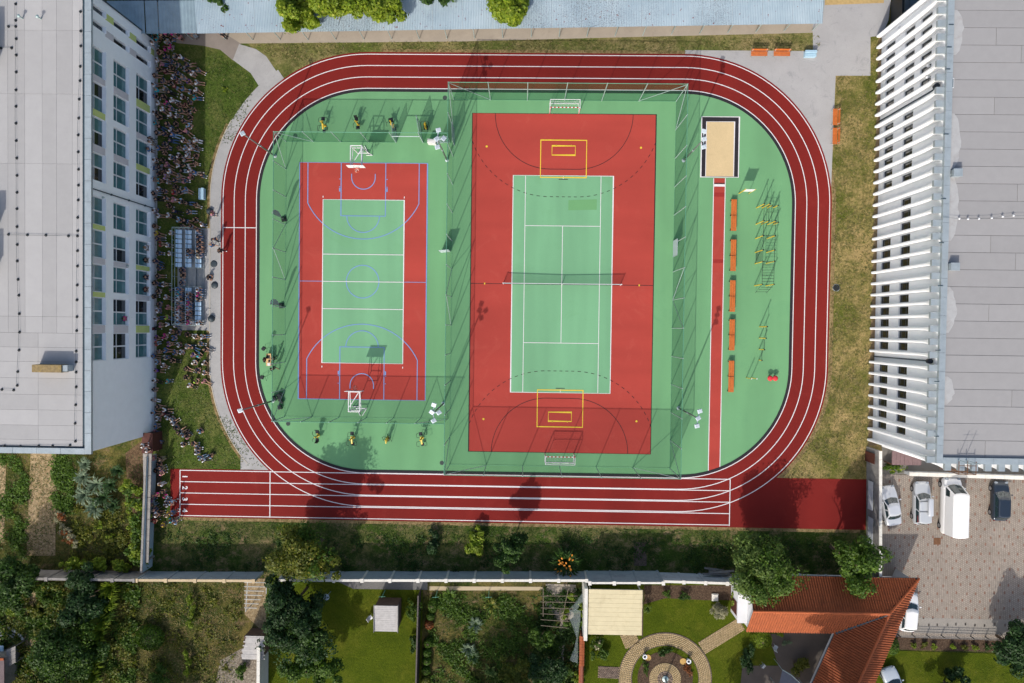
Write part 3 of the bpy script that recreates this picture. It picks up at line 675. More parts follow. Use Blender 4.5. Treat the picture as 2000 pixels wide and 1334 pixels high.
# calisthenics rig: yellow posts, black bars
def rig():
    q = P(1478, 392); g = thing('climbing_frame', 'black calisthenics frame with yellow posts and monkey bars', 'climbing frame', (q.x, q.y, .03))
    def post(px, py, h):
        b = P(px, py); MB().tube((b.x, b.y, .03), (b.x, b.y, h), .055, n=8).build('post', M_YEL, g)
        MB().lathe((b.x, b.y, h), [(.075, -.02), (.075, .05)], 8).build('post_cap', M_BLK, g); return b
    a = {}
    for k, x, y, h in (('a1', 1477.5, 406, 2.5), ('a2', 1488, 406, 2.5), ('a3', 1499, 405.5, 1.4), ('a4', 1510.5, 405.5, 1.4), ('b1', 1476.5, 438, 2.5), ('b2', 1487, 438, 2.3), ('b3', 1499, 438.5, 2.5), ('b4', 1511, 438, 1.4), ('c1', 1475.5, 466, 2.5), ('c2', 1498, 466, 2.5),
                       ('d1', 1475, 493, 2.5), ('d2', 1497, 493, 2.5), ('e1', 1474.5, 515, 2.5), ('e2', 1496.5, 514.5, 2.5), ('f1', 1473.5, 558, 2.5), ('f2', 1495.5, 558, 2.5)): a[k] = (post(x, y, h), h)
    def bar(u, v, z, r=.022): MB().tube((a[u][0].x, a[u][0].y, z), (a[v][0].x, a[v][0].y, z), r, n=6).build('bar', M_BLK, g)
    for u, v, z in (('a1', 'b1', 2.4), ('a2', 'b2', 2.2), ('a3', 'b3', 1.3), ('a4', 'b4', 1.3), ('b1', 'c1', 2.4), ('b3', 'c2', 2.4), ('c1', 'd1', 2.4), ('c2', 'd2', 2.4), ('d1', 'e1', 2.4), ('d2', 'e2', 2.4), ('e1', 'f1', 2.4), ('e2', 'f2', 2.4),
                    ('b1', 'b3', 2.4), ('c1', 'c2', 2.4), ('d1', 'd2', 2.4), ('e1', 'e2', 2.4), ('b3', 'b4', 1.3), ('a3', 'a4', .6), ('d1', 'e1', .3), ('d1', 'e1', 1.8)): bar(u, v, z)
    for k in range(1, 8):      # monkey bars
        t = k/8; l = a['e1'][0].lerp(a['f1'][0], t); r = a['e2'][0].lerp(a['f2'][0], t)
        MB().tube((l.x, l.y, 2.4), (r.x, r.y, 2.4), .02, n=6).build('rung', M_BLK, g)
    for k in range(1, 7):      # wall bars
        MB().tube((a['d1'][0].x, a['d1'][0].y, .3+k*.3), (a['e1'][0].x, a['e1'][0].y, .3+k*.3), .02, n=6).build('rung', M_BLK, g)
    l, r = a['f1'][0], a['f2'][0]
    for k in range(3): MB().tube((l.x, l.y-.3-.2*k, 2.1-.7*k), (r.x, r.y-.3-.2*k, 2.1-.7*k), .02, n=6).build('rung', M_BLK, g)
    for e in (l, r): MB().tube((e.x, e.y, 2.35), (e.x, e.y-.8, .3), .02, n=6).build('bar', M_BLK, g)
rig()
q = P(1484, 638); g = thing('pull_up_bars', 'row of pull up bars stepping down on yellow posts', 'pull up bars', (q.x, q.y, .03))
pp = []
for x, y, h in ((1483.5, 638, 2.4), (1483, 660, 2.1), (1482.5, 682, 1.7), (1482, 703, 1.0)):
    b = P(x, y); pp.append((b, h)); MB().tube((b.x, b.y, .03), (b.x, b.y, h), .055).build('post', M_YEL, g); MB().lathe((b.x, b.y, h), [(.075, -.02), (.075, .05)], 8).build('post_cap', M_BLK, g)
for (b, h), (d, k) in zip(pp, pp[1:]): MB().tube((b.x, b.y, k-.08), (d.x, d.y, k-.08), .024, n=6).build('bar', M_BLK, g)
for i, (x, y) in enumerate(((1457.5, 737.5), (1467.5, 737.5))):
    b = P(x, y); g = thing('balance_post', ('left', 'right')[i]+' of two thin yellow posts below the pull up bars', 'post', (b.x, b.y, .03), 0, 'pair of thin yellow posts')
    MB().tube((0, 0, 0), (0, 0, 1.75), .045).build('pole', M_YEL, g, True); MB().lathe((0, 0, 1.75), [(.06, -.06), (.06, .04)], 8).build('cap', M_GOALW, g, True)
for i, (x, y) in enumerate(((1500.5, 738), (1510.5, 738))):
    b = P(x, y); g = thing('step_mushroom', ('left', 'right')[i]+' of two red mushroom shaped seats near the track', 'stool', (b.x, b.y, .03), 0, 'pair of red mushroom seats')
    MB().tube((0, 0, 0), (0, 0, .5), .09).build('stem', M_BLK, g, True)
    MB().lathe((0, 0, .5), [(.28, 0), (.3, .05), (.2, .12), (.05, .14)], 16).build('seat', mat('red_rubber', c(226, 58, 66), .06, 8, .7), g, True, smooth=True)
# ------------------------------------------------------------------ school building, left
XW, ZR = -45.0, 11.1
M_WALL = mat('render_grey', (.86, .862, .865, 1), .025, 1.2, .85, .2)
M_LIME = mat('render_lime', (.50, .56, .20, 1), .05, 2, .85, .2)
M_PANELG = mat('render_taupe', (.56, .52, .53, 1), .05, 2, .85, .2)
M_FRAME = mat('white_frame', c(240, 242, 244), .03, 4, .4, .05)
M_PANE = mat('window_glass', c(84, 128, 134), .25, .8, .08, 0, 0, .8)
M_PANED = mat('window_glass_dark', c(26, 34, 40), .25, .8, .08, 0, 0, .8)
M_SILL = mat('sill_sheet', (.88, .89, .90, 1), .04, 4, .45, .05)
M_ZINC = mat('zinc_sheet', c(176, 187, 192), .09, 1.5, .45, .1, .25, .5, dirt=(c(152, 165, 171), .5))
M_ZINCD = mat('dark_zinc', c(66, 84, 94), .12, 2, .5, .1, .2)
M_MEMB = objmat('roof_membrane', .9, .05, 1.2)
YN, YS = 26.3, -17.05
sb = thing('school_building', 'long grey school building with white windows and lime panels', 'building', (XW, 5, 0))
FL = {'C': (1.05, 3.6), 'B': (5.05, 7.55), 'A': (8.95, 11.0)}
WP = {'A': [(91, 152), (160, 218), (228, 286), (299, 354), (385, 438), (451, 501), (518, 568), (584, 631), (653, 702)],
      'B': [(124, 179), (190, 244), (255, 307), (320, 371), (400, 450), (463, 511), (525, 571), (588, 632), (653, 699)],
      'C': [(150, 203), (216, 265), (277, 325), (339, 384), (413, 459), (473, 518), (531, 575), (590, 633), (653, 695)]}
MID = {'A': 188, 'B': 235, 'C': 279}
GZ = {'A': 10.4, 'B': 6.6, 'C': 2.7}
SMALL = {'A': [18, 48], 'B': [54, 86], 'C': [88, 117]}
op = {}
for f in 'ABC':
    o = []
    for y0, y1 in WP[f]:
        a, b = PX(MID[f], y0+4, XW-.2).y, PX(MID[f], y1-4, XW-.2).y; m = (a+b)/2; o.append((m-1.33, m+1.33, 1))
    for y in SMALL[f]:
        m = PX(MID[f]-3, y, XW-.2).y
        if m < YN-.8: o.append((m-.3, m+.3, 0))
    op[f] = sorted(o)
wall = MB(); D = .35
bands = [(0, FL['C'][0], None), (*FL['C'], 'C'), (FL['C'][1], FL['B'][0], None), (*FL['B'], 'B'), (FL['B'][1], FL['A'][0], None), (*FL['A'], 'A'), (FL['A'][1], ZR, None)]
for z0, z1, f in bands:
    ys = YS
    for a, b, _ in (op[f] if f else []):
        wall.box(XW-D, ys, z0, XW, a, z1); ys = b
    wall.box(XW-D, ys, z0, XW, YN, z1)
wall.box(-78, YS, 0, XW-D, YS+D, ZR); wall.box(-78, YN-D, 0, XW-D, YN, ZR)
wall.build('wall', M_WALL, sb)
for f in 'ABC':
    z0, z1 = FL[f]
    for i, (a, b, big) in enumerate(op[f]):
        m = (a+b)/2; xg = XW-.24
        w = thing('window', None, None); C.objects.unlink(w); bpy.data.objects.remove(w)
        fr = MB(); t = .085
        fr.box(xg-.05, a, z0, xg+.04, b, z0+t).box(xg-.05, a, z1-t, xg+.04, b, z1).box(xg-.05, a, z0+t, xg+.04, a+t, z1-t).box(xg-.05, b-t, z0+t, xg+.04, b, z1-t)
        if big:
            fr.box(xg-.05, m-.07, z0+t, xg+.04, m+.07, z1-t)
            fr.box(xg-.045, a+t, z0+(z1-z0)*.66-.04, xg+.035, m-.07, z0+(z1-z0)*.66+.04).box(xg-.045, m+.07, z0+(z1-z0)*.66-.04, xg+.035, b-t, z0+(z1-z0)*.66+.04)
        wn = fr.build('window', M_FRAME, sb)
        ORG[wn.name] = ORG[sb.name]
        MB().box(XW-.2, a-.03, z0-.03, XW+.14, b+.03, z0+.012).build('sill', M_SILL, wn)
        for p, q in (((a+t, m-.07), (m+.07, b-t)) if big else ((a+t, b-t),)):
            MB().box(xg-.02, p, z0+t, xg-.01, q, z1-t).build('pane', M_PANED if (R.random() < .18 or not big) else M_PANE, wn)
        if big:   # curtains behind the panes, some drawn halfway
            MB().box(xg-.16, a+.1, z0+.1, xg-.12, b-.1, z1-.1).build('curtain', mat('curtain', c(120, 150, 150), .15, 1.5, .8), wn)
# coloured panels between the windows
def panel2(f, i, m):
    a, b = op[f][i][1], op[f][i+1][0]
    MB().box(XW, a+.02, FL[f][0]-.02, XW+.03, b-.02, FL[f][1]).build('colour_panel', m, sb)
for f, n in (('A', len(op['A'])), ('B', len(op['B'])), ('C', len(op['C']))):
    big = [k for k in range(n-1) if op[f][k][2] and op[f][k+1][2]]
    lime = {'A': (1, 3, 6), 'B': (), 'C': (0, 2, 5, 7)}[f]; grey = {'A': (0, 2, 5, 7), 'B': (0, 2, 4, 5, 7), 'C': (1, 4, 6)}[f]
    for k in big:
        if op[f][k+1][0]-op[f][k][1] > 1.3: continue
        if k in lime: panel2(f, k, M_LIME)
        elif k in grey and k != 4: panel2(f, k, M_PANELG)
for k, (f, g) in enumerate((('A', 'B'), ('B', 'C'))):
    for j, m in ((-1, M_LIME), (-2, M_PANELG)):
        a, b, _ = op[g][j]
        MB().box(XW, a-.02, FL[g][1]+.03, XW+.03, b+.02, FL[f][0]-.06).build('colour_panel', m, sb)
a, b, _ = op['C'][-1]; MB().box(XW, a-.02, .15, XW+.03, b+.02, FL['C'][0]-.06).build('colour_panel', M_LIME, sb)
yp = P(308, 408).y
MB().path([(XW+.1, yp, .05), (XW+.1, yp, 10.9)], .06).build('downpipe', M_ZINCD, sb)
for z in (2, 5, 8): MB().box(XW, yp-.09, z, XW+.17, yp+.09, z+.05).build('pipe_bracket', M_ZINCD, sb)
MB().path([(XW+.08, YN-.1, .05), (XW+.08, YN-.1, 10.9)], .07).build('downpipe', M_ZINCD, sb)
for py, z in ((386, 9.6), (519, 4.2)):
    q = PX(201 if z > 9 else 249, py, XW+.1); MB().lathe((XW+.16, q.y, q.z), [(.1, 0), (.12, .12), (.06, .2)], 10).build('wall_lamp', M_GALV, sb)
# coping, gutter, roof sheets
XC = P(178, 640, ZR+.25).x
nseg = 22; L = (YN-YS+.2)/nseg
for k in range(nseg): MB().box(XC-.62, YS-.2+k*L+.012, ZR+.0, XC, YS-.2+(k+1)*L-.012, ZR+.25+.006*(k % 2)).build('coping', M_ZINC, sb)
for k in range(14): MB().box(XC-.62-(k+1)*2.3+.012, YS-.2, ZR, XC-.62-k*2.3-.012, YS+.35, ZR+.25+.006*(k % 2)).build('coping', M_ZINC, sb)
MB().box(XC-.9, YS+.62, ZR-.02, XC-.62, YN, ZR+.06).build('gutter', M_ZINCD, sb)
MB().box(-78, YS+.35, ZR-.02, XC-.62, YS+.5, ZR+.06).build('gutter', M_ZINCD, sb)
zr = ZR+.1
def rsheet(x0, y0, x1, y1, k):
    t = R.uniform(.93, 1.03)*k; MB().box(x0+.008, y0+.008, zr-.1, x1-.008, y1-.008, zr+.008*R.random()).build('roof_sheet', M_MEMB, sb, col=(.345*t, .338*t, .335*t, 1))
bx = [-78, -66] + [P(x, 300, ZR).x for x in (17, 50, 84, 112, 143)] + [XC-.9]
by = [YS+.5]+[P(60, y, ZR).y for y in (858, 830, 800, 770, 738, 706, 678, 650)]
for i in range(len(by)-1):
    for x0, x1 in ((-78, P(76, 700, ZR).x-.0), (P(76, 700, ZR).x, XC-.9)): rsheet(x0, by[i], x1, by[i+1], 1.0+.06*((i+int(x0 < -70)) % 2))
yb = [by[-1]]+[P(60, y, ZR).y for y in (618, 460, 320, 184, 60)]+[YN]
for i in range(len(yb)-1):
    for j in range(len(bx)-1): rsheet(bx[j], yb[i], bx[j+1], yb[i+1], (.98, 1.06)[(i*3+j*2) % 3 == 0])
ch = thing('roof_chimney', 'low brown chimney block with grey cap on the school roof', 'chimney', P(92, 720, ZR))
a, b = P(63, 727, ZR+1.1), P(120, 713, ZR+1.1); b2 = P(133, 725, ZR+.9)
MB().box(a.x, a.y, zr, b.x, b.y, zr+1.05).build('stack', mat('weathered_concrete', c(150, 130, 92), .25, 4, .9, .5, dirt=(c(176, 150, 70), .8)), ch)
MB().box(b.x+.002, a.y+.1, zr, b2.x, b.y-.02, zr+.9).build('vent_box', M_ZINC, ch)
for i, (px, py, w, h, hh) in enumerate(((-22, 95, 1.5, 3.6, 1.6), (-16, 432, 1.2, 1.6, 1.6), (-20, 512, 1.2, 2.4, 1.5))):
    p = P(px, py, ZR); g = thing('roof_chimney', ('grey chimney at the upper left end of the school roof', 'small chimney block at the left roof edge, upper of two', 'small chimney block at the left roof edge, lower of two')[i], 'chimney', (p.x, p.y, zr))
    MB().box(-w/2, -h/2, 0, w/2, h/2, hh).build('stack', M_ZINC, g, True); MB().box(-w/2-.06, -h/2-.06, hh, w/2+.06, h/2+.06, hh+.08).build('cap', M_ZINCD, g, True)
for i, (px, py) in enumerate(((46, 37), (82, 38))):
    p = P(px, py, ZR); g = thing('roof_vent', ('left', 'right')[i]+' of two small vent pipes at the top of the school roof', 'vent pipe', (p.x, p.y, zr), 0, 'vent pipes on the school roof')
    MB().tube((0, 0, 0), (0, 0, .5), .07).build('pipe', M_GALV, g, True); MB().lathe((0, 0, .5), [(.14, 0), (.16, .06), (.02, .13)], 12).build('cowl', M_GALV, g, True)
lc = thing('lightning_conductor', 'lightning wire on black holders along the school roof edge', 'lightning wire', (-47, 5, zr))
LP = [[(31, 8), (31, 40), (32, 76), (32, 108), (32, 141), (31.5, 176), (31.5, 208), (31.5, 241), (32, 275), (33, 309), (33.5, 343), (33.5, 376), (33.5, 408), (33.5, 443), (34, 478), (34, 510), (35.5, 546), (37, 577), (38, 613), (38.5, 649), (37.5, 684), (35, 726), (34, 753)],
      [(157.5, 23), (158, 61), (158, 90), (157, 130), (156.5, 158), (155, 194), (154, 231), (153, 264), (153, 297), (153.5, 331), (153.5, 362), (153, 391), (152, 425), (152, 451), (151.5, 490), (151.5, 520), (151, 557), (150.5, 586), (150.5, 619), (150, 646), (149, 686), (149, 707), (149, 727), (149, 756), (148, 791), (147, 827), (147.5, 862)],
      [(-8, 871), (9, 871), (40, 872), (76, 871), (103, 871), (137, 870)], [(17, 458), (54, 459), (90, 459.5), (134, 461), (151.5, 461)], [(4, 761), (27, 762)], [(2, 94), (23, 94)], [(17, 52), (31, 52)]]
hm = None
for l in LP:
    q = [P(x, y, zr) for x, y in l]
    MB().path([v+Vector((0, 0, .13)) for v in q], .012, 4).build('wire', M_ZINCD, lc)
    for v in q:
        if hm is None: hm = MB().lathe((0, 0, 0), [(.14, 0), (.14, .03), (.07, .05), (.07, .14)], 8).build('holder', M_BLK, lc, True)
        else: hm = hm.copy(); C.objects.link(hm)
        hm.location = v-ORG[lc.name]
# ------------------------------------------------------------------ sports hall, right
XH = 34.12; ZH = 11.5
M_WHR = mat('white_render', (.86, .87, .885, 1), .02, .9, .8, .2)
hall = thing('sports_hall', 'white sports hall with vertical fins and a flat grey roof', 'building', (XH, 5, 0))
FY = [72, 94, 115, 139, 160, 182, 205, 227, 249, 270, 292, 315, 335, 359, 380, 401, 424, 446, 469, 490, 511, 534, 555, 576, 598, 620, 641, 663, 684, 706, 728, 749, 771, 793, 816, 837, 858]
fy0, fy1 = P(1718, 72).y, P(1697, 858).y; nf = len(FY)-1
fy = [fy0+(fy1-fy0)*k/nf for k in range(nf+1)]
HN, HS = fy[0]+.15, fy[-1]-.15
rows = {0: (.95, 2.75), 1: (4.6, 6.35), 2: (7.4, 9.2)}
has = {k: set() for k in range(nf)}
for k in range(nf):
    if 1 <= k <= 6: has[k] = {0, 1, 2}
    elif 8 <= k <= 13 or 18 <= k <= 20 or 22 <= k <= 27 or 29 <= k <= 34: has[k] = {0, 1}
    elif 15 <= k <= 17: has[k] = {1}
wl = MB(); zs = [0]
bd = [(0, .95, None), (.95, 2.75, 0), (2.75, 4.6, None), (4.6, 6.35, 1), (6.35, 7.4, None), (7.4, 9.2, 2), (9.2, ZH, None)]
for z0, z1, r in bd:
    ys = HS
    for k in range(nf-1, -1, -1):
        if r is not None and r in has[k]:
            m = (fy[k]+fy[k+1])/2
            wl.box(XH, ys, z0, XH+.35, m-.38, z1); ys = m+.38
    wl.box(XH, ys, z0, XH+.35, HN, z1)
wl.box(XH+.35, HS, 0, 80, HS+.35, ZH); wl.box(XH+.35, HN-.35, 0, 80, HN, ZH)
wl.build('wall', M_WHR, hall)
M_ANTH = mat('anthracite_frame', c(70, 78, 88), .08, 4, .5, .05)
w0 = None
for k in range(nf):
    for r in has[k]:
        z0, z1 = rows[r]; m = (fy[k]+fy[k+1])/2
        if w0 is None or r == 2:
            h = z1-z0
            w = MB().box(-.06, -.38, 0, .02, .38, .07).box(-.06, -.38, h-.07, .02, .38, h).box(-.06, -.38, .07, .02, -.31, h-.07).box(-.06, .31, .07, .02, .38, h-.07).box(-.05, -.31, h*.62-.03, .01, .31, h*.62+.03).build('window', M_ANTH, hall, True)
            pn = MB().box(-.03, -.31, .07, -.02, .31, h-.07).build('pane', M_PANED, w, True)
            bl = MB().box(.06, -.3, h*.4, .08, .3, h-.08).build('blind', mat('blind_beige', c(150, 140, 116), .2, 3), w, True)
            w0 = (w, pn, bl)
            ww = w
        else:
            ww = w0[0].copy(); C.objects.link(ww)
            for x in w0[1:]: y = x.copy(); C.objects.link(y); y.parent = ww
            ww.scale.z = (z1-z0)/1.8
        ww.location = Vector((XH+.2, m, z0))-ORG[hall.name]
        if r == 2: w0 = None
def prof(k):
    """fin seen from the side: slender foot, wider head under the eave"""
    return [(-.62, .15), (-.62, 9.0), (-.66, 10.2), (-.78, ZH-.25), (0, ZH-.25), (0, .15)]
fb = MB(); secs = [(.12, -.62, .13), (9.0, -.62, .13), (10.1, -.66, .15), (10.7, -.72, .19), (ZH-.25, -.8, .27)]; vs = []
for z, x, t in secs: vs += [(0, -t, z), (x+.06, -t, z), (x, -t*.55, z), (x, t*.55, z), (x+.06, t, z), (0, t, z)]
fs = [(i*6+j, i*6+j+1, i*6+7+j, i*6+6+j) for i in range(len(secs)-1) for j in range(5)]
f0 = fb.add(vs, [tuple(reversed(f)) for f in fs]+[(0, 1, 2, 3, 4, 5)]).build('fin', M_WHR, hall, True)
cap0 = MB().box(-.84, -.29, ZH-.25, -.003, .29, ZH+.02).build('fin_cap', M_ZINC, hall, True)
for k, y in enumerate(fy):
    for o in (f0, cap0):
        x = o if k == 0 else o.copy()
        if k: C.objects.link(x)
        yy = y
        x.location = Vector((XH-.002, yy, 0))-ORG[hall.name]
nseg = 26; L = (HN-HS+.3)/nseg
for k in range(nseg): MB().box(XH-.12, HS-.15+k*L+.01, ZH+.02, XH+.45, HS-.15+(k+1)*L-.01, ZH+.3+.005*(k % 2)).build('coping', M_ZINC, hall)
for k in range(20): MB().box(XH+.45+k*2.3+.01, HS-.15, ZH+.02, XH+.45+(k+1)*2.3-.01, HS+.42, ZH+.3+.005*(k % 2)).build('coping', M_ZINC, hall)
cs = MB()
for k in range(22):
    x = XH+1.1+k*1.23
    a = f0.copy(); C.objects.link(a); a.rotation_euler = (0, 0, pi/2); a.location = Vector((x, HS, 0))-ORG[hall.name]
    a = cap0.copy(); C.objects.link(a); a.rotation_euler = (0, 0, pi/2); a.location = Vector((x, HS, 0))-ORG[hall.name]
zh = ZH+.08
def hsheet(x0, y0, x1, y1):
    t = R.uniform(.96, 1.03); MB().box(x0+.02, y0+.02, zh-.1, x1-.02, y1-.02, zh+.01*R.random()).build('roof_sheet', M_MEMB, hall, col=(.285*t, .278*t, .277*t, 1))
MB().box(XH+.45, HS+.42, zh-.16, 80, HN, zh-.02).build('roof_deck', mat('roof_seam', c(120, 118, 116), .1, 3), hall)
y = HS+.42; i = 0
while y < HN-.2:
    y1 = min(y+1.57, HN); cuts = [XH+.5]+([XH+.5+(3.9, 6.2, 9.5, 12.2)[i*7 % 4]] if i % 3 != 1 else [])+[XH+.5+23, 80]
    for a, b in zip(cuts, cuts[1:]): hsheet(a, y, b, y1)
    y = y1; i += 1
M_STAIN = mat('whitish_sealant', c(184, 184, 184), .06, 2, .9, .2, dirt=(c(160, 152, 146), .6))
for px0, y0, y1 in ((1866, 20, 108), (1858, 222, 330), (1848, 340, 470), (1840, 560, 650), (1837, 735, 790)):
    a, b = P(px0, y0, ZH), P(px0-4, y1, ZH); mb = MB(); pts = []
    for k in range(11): pts.append((XH+.5+R.uniform(.25, .32)*(1+2.2*sin(pi*k/10)**.6), a.y+(b.y-a.y)*k/10))
    mb.poly([(XH+.46, a.y)]+pts+[(XH+.46, b.y)], zh+.022).build('sealant_patch', M_STAIN, hall)
for k in (7, 28):
    y = (fy[k]+fy[k+1])/2
    MB().path([(XH-.1, y, .1), (XH-.1, y, 10.0), (XH-.35, y, 10.5)], .07).build('downpipe', M_ZINCD, hall)
    MB().lathe((XH-.42, y, 10.4), [(.1, 0), (.22, .15), (.26, .55)], 14).build('rain_hopper', mat('hopper_black', c(30, 40, 52), .1, 4, .5), hall)
for i, (px, py) in enumerate(((1862.5, 340), (1857, 522))):
    p = P(px, py, ZH); g = thing('roof_unit', ('upper', 'lower')[i]+' small grey vent unit beside the edge of the hall roof', 'vent unit', (p.x, p.y, zh), 0, 'vent units on the hall roof')
    MB().box(-.36, -.32, 0, .36, .32, .55).build('housing', M_ZINC, g, True, bevel=.02); MB().box(-.4, -.36, .55, .4, .36, .62).build('lid', M_ZINC, g, True, bevel=.02)
    MB().tube((-.36, -.1, .1), (-1.0, -.1, .05), .05).build('duct', M_ZINC, g, True)
for i, (px, py) in enumerate(((1858, 163), (1839.5, 704))):
    p = P(px, py, ZH); g = thing('roof_outlet', ('upper', 'lower')[i]+' dark drain outlet in the hall roof edge', 'roof outlet', (p.x, p.y, zh), 0, 'roof outlets')
    MB().box(-.1, -.45, .02, .16, .45, .05).build('frame', M_FRAME, g, True); MB().box(-.05, -.38, .05, .11, .38, .06).build('grate', M_ZINCD, g, True)
sl = thing('string_lights', 'string of white bulbs on a wire across hall roof', 'string lights', P(1870, 427, ZH+.5))
q = [P(1842, 424, ZH+.4), P(1874, 427, ZH+.35), P(1891, 427.5, ZH+.35), P(1912.5, 427, ZH+.35), P(1937.5, 425.5, ZH+.35), P(1959, 423, ZH+.35), P(1980, 421, ZH+.35), P(2030, 420, ZH+.35)]
MB().path(q, .012, 4).build('wire', M_ZINCD, sl)
for v in q[1:]: MB().lathe(v, [(.03, -.12), (.09, -.06), (.09, .02), (.03, .08)], 8).build('bulb', M_FRAME, sl)
# antenna poles and rail on the south edge
ap = thing('roof_antenna', 'two thin antenna poles at the lower hall roof edge', 'antenna', P(1874, 898, ZH))
for px in (1868, 1882):
    p = P(px, 897, ZH); MB().tube((p.x, HS+.2, ZH+.3), (p.x, HS+.2, ZH+2.3), .03).build('pole', M_GALV, ap); MB().tube((p.x-.4, HS+.2, ZH+2.0), (p.x+.4, HS+.2, ZH+2.0), .015).build('crossbar', M_GALV, ap)
rl = thing('roof_ladder', 'brown steel ladder rail hanging over hall south edge', 'ladder', P(1877, 905, ZH)); M_RUST = mat('rust_steel', c(120, 84, 58), .2, 5, .8)
a, b = P(1861, 900, ZH), P(1894, 902, ZH)
for x in (a.x, (a.x+b.x)/2, b.x): MB().path([(x, HS+.2, ZH+.9), (x, HS-1.0, ZH+.9), (x, HS-1.0, ZH-2)], .035).build('stile', M_RUST, rl)
for y in (HS-.2, HS-1.0): MB().tube((a.x, y, ZH+.9), (b.x, y, ZH+.9), .03).build('rail', M_RUST, rl)
for k in range(6): MB().tube((a.x, HS-1.0, ZH+.4-k*.4), (b.x, HS-1.0, ZH+.4-k*.4), .02).build('rung', M_RUST, rl)
for i, (px, py) in enumerate(((1762, 53), (1818, 129), (1816, 151))):
    q = PX(px, py, XH-.1); MB().tube((XH, q.y, q.z), (XH-.3, q.y, q.z), .03).lathe((XH-.35, q.y, q.z-.12), [(.05, 0), (.14, .06), (.14, .16), (.04, .22)], 10).build('wall_lamp', M_FRAME, hall)
for px, py in ((1857, 48), (1853, 92), (1850, 135), (1847, 262), (1842, 388), (1838, 474), (1836, 558), (1831, 684), (1829, 745), (1828, 852)):
    q = P(px, py, ZH+.3); MB().box(q.x-.2, q.y-.04, ZH+.3, q.x+.25, q.y+.04, ZH+.34).build('coping_clip', M_ZINCD, hall)
q = P(1633, 562); g = thing('lawn_drain', 'round black drain lid in the sunburnt lawn by the track', 'drain cover', (q.x, q.y, .02))
MB().lathe((0, 0, 0), [(.36, 0), (.36, .05), (.3, .06)], 20).build('lid', M_BLK, g, True); MB().lathe((0, 0, .0), [(.4, 0), (.4, .03), (.37, .035)], 20).build('rim', M_ZINC, g, True)
# dark container at the upper end of the hall
dc = thing('dark_container', 'dark steel container between plaza and the hall end', 'container', P(1770, 20))
a, b = P(1741, 48, 0), P(1768, -30, 0)
MB().box(a.x, a.y, 0, b.x, b.y, 2.6).build('body', mat('charcoal_steel', c(66, 74, 78), .12, 2, .6), dc)
MB().box(a.x+.5, a.y+.6, 2.6, b.x-.2, a.y+2.4, 2.66).build('roof_hatch', M_ZINCD, dc); MB().box(a.x+.9, a.y+1.6, 2.66, a.x+1.3, a.y+2.2, 2.72).build('sign_plate', M_FRAME, dc)
MB().box(b.x+.02, a.y-.2, 0, b.x+2.4, b.y, 2.3).build('annex', mat('petrol_sheet', c(62, 92, 112), .12, 2, .6), dc)
g = thing('gate_post', 'tall black gate post beside the dark container', 'post', P(1738.5, 50)); q = P(1738.5, 50)
MB().box(q.x-.1, q.y-.05, 0, q.x+.1, q.y+.05, 2.6).build('post', M_BLK, g); MB().box(q.x-.06, q.y+.06, .2, q.x+.06, q.y+2.4, 2.4).build('gate_panel', M_BLK, g)
# ------------------------------------------------------------------ long covered walkway, top
def corr(a, b, w0, depth, z0, z1, pitch=.17, amp=.022):
    """corrugated sheet from a to b along the eave"""
    d = (b-a); L = d.length; d.normalize(); nrm = Vector((-d.y, d.x, 0)); n = max(2, int(L/pitch)*2); vs = []
    for k in range(n+1):
        p = a+d*(L*k/n); zz = amp if k % 2 else -amp
        vs += [(p.x, p.y, z0+zz), (p.x+nrm.x*depth, p.y+nrm.y*depth, z1+zz)]
    return MB().add(vs, [(2*k, 2*k+2, 2*k+3, 2*k+1) for k in range(n)])
def corrmat():
    s = N('painted_corrugated'); v = s.pos()
    base = s.ramp(s.noise(.35, 5, .6, v), [(.3, c(158, 178, 190)), (.7, c(180, 197, 207))])
    base = s.mix(s.ramp(s.noise(3.5, 2, .5, v), [(.69, 0.0), (.73, 1.0)]), base, c(128, 58, 54))
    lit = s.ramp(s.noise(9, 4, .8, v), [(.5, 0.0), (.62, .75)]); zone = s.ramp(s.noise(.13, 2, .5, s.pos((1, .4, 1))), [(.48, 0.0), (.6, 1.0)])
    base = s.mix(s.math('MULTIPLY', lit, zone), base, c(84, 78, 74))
    return s.done(base, .55, s.noise(30, 2), .1, .005)
M_CORR = corrmat(); M_CORR2 = mat('shaded_blue_sheet', c(142, 162, 172), .12, 1, .6, .2)  # separate left sheets, their blue darkened with the school's shade
cw = thing('covered_walkway', 'long open shelter with pale blue corrugated roof', 'shelter', P(950, 62))
e0, e1 = P(384, 65.5, 2.6), P(1607, 46, 2.6); N_ = 21
def onroof(t): return e0+(e1-e0)*t
for k in range(N_):
    a, b = onroof(k/N_), onroof((k+1)/N_); b = b-(b-a)*.004
    corr(a, b, 0, 3.35, 2.6+.004*(k % 2), 2.95+.004*(k % 2)).build('roof_sheet', M_CORR, cw)
e2 = P(212, 66.5, 2.6)
for k, (t0, t1) in enumerate(((0, .42), (.43, .57), (.58, 1))):
    a, b = e2+(e0-e2)*t0, e2+(e0-e2)*t1
    corr(a, b, 0, 3.35, 2.62+.05*(k != 1), 2.9, .35).build('roof_sheet', M_CORR2, cw)
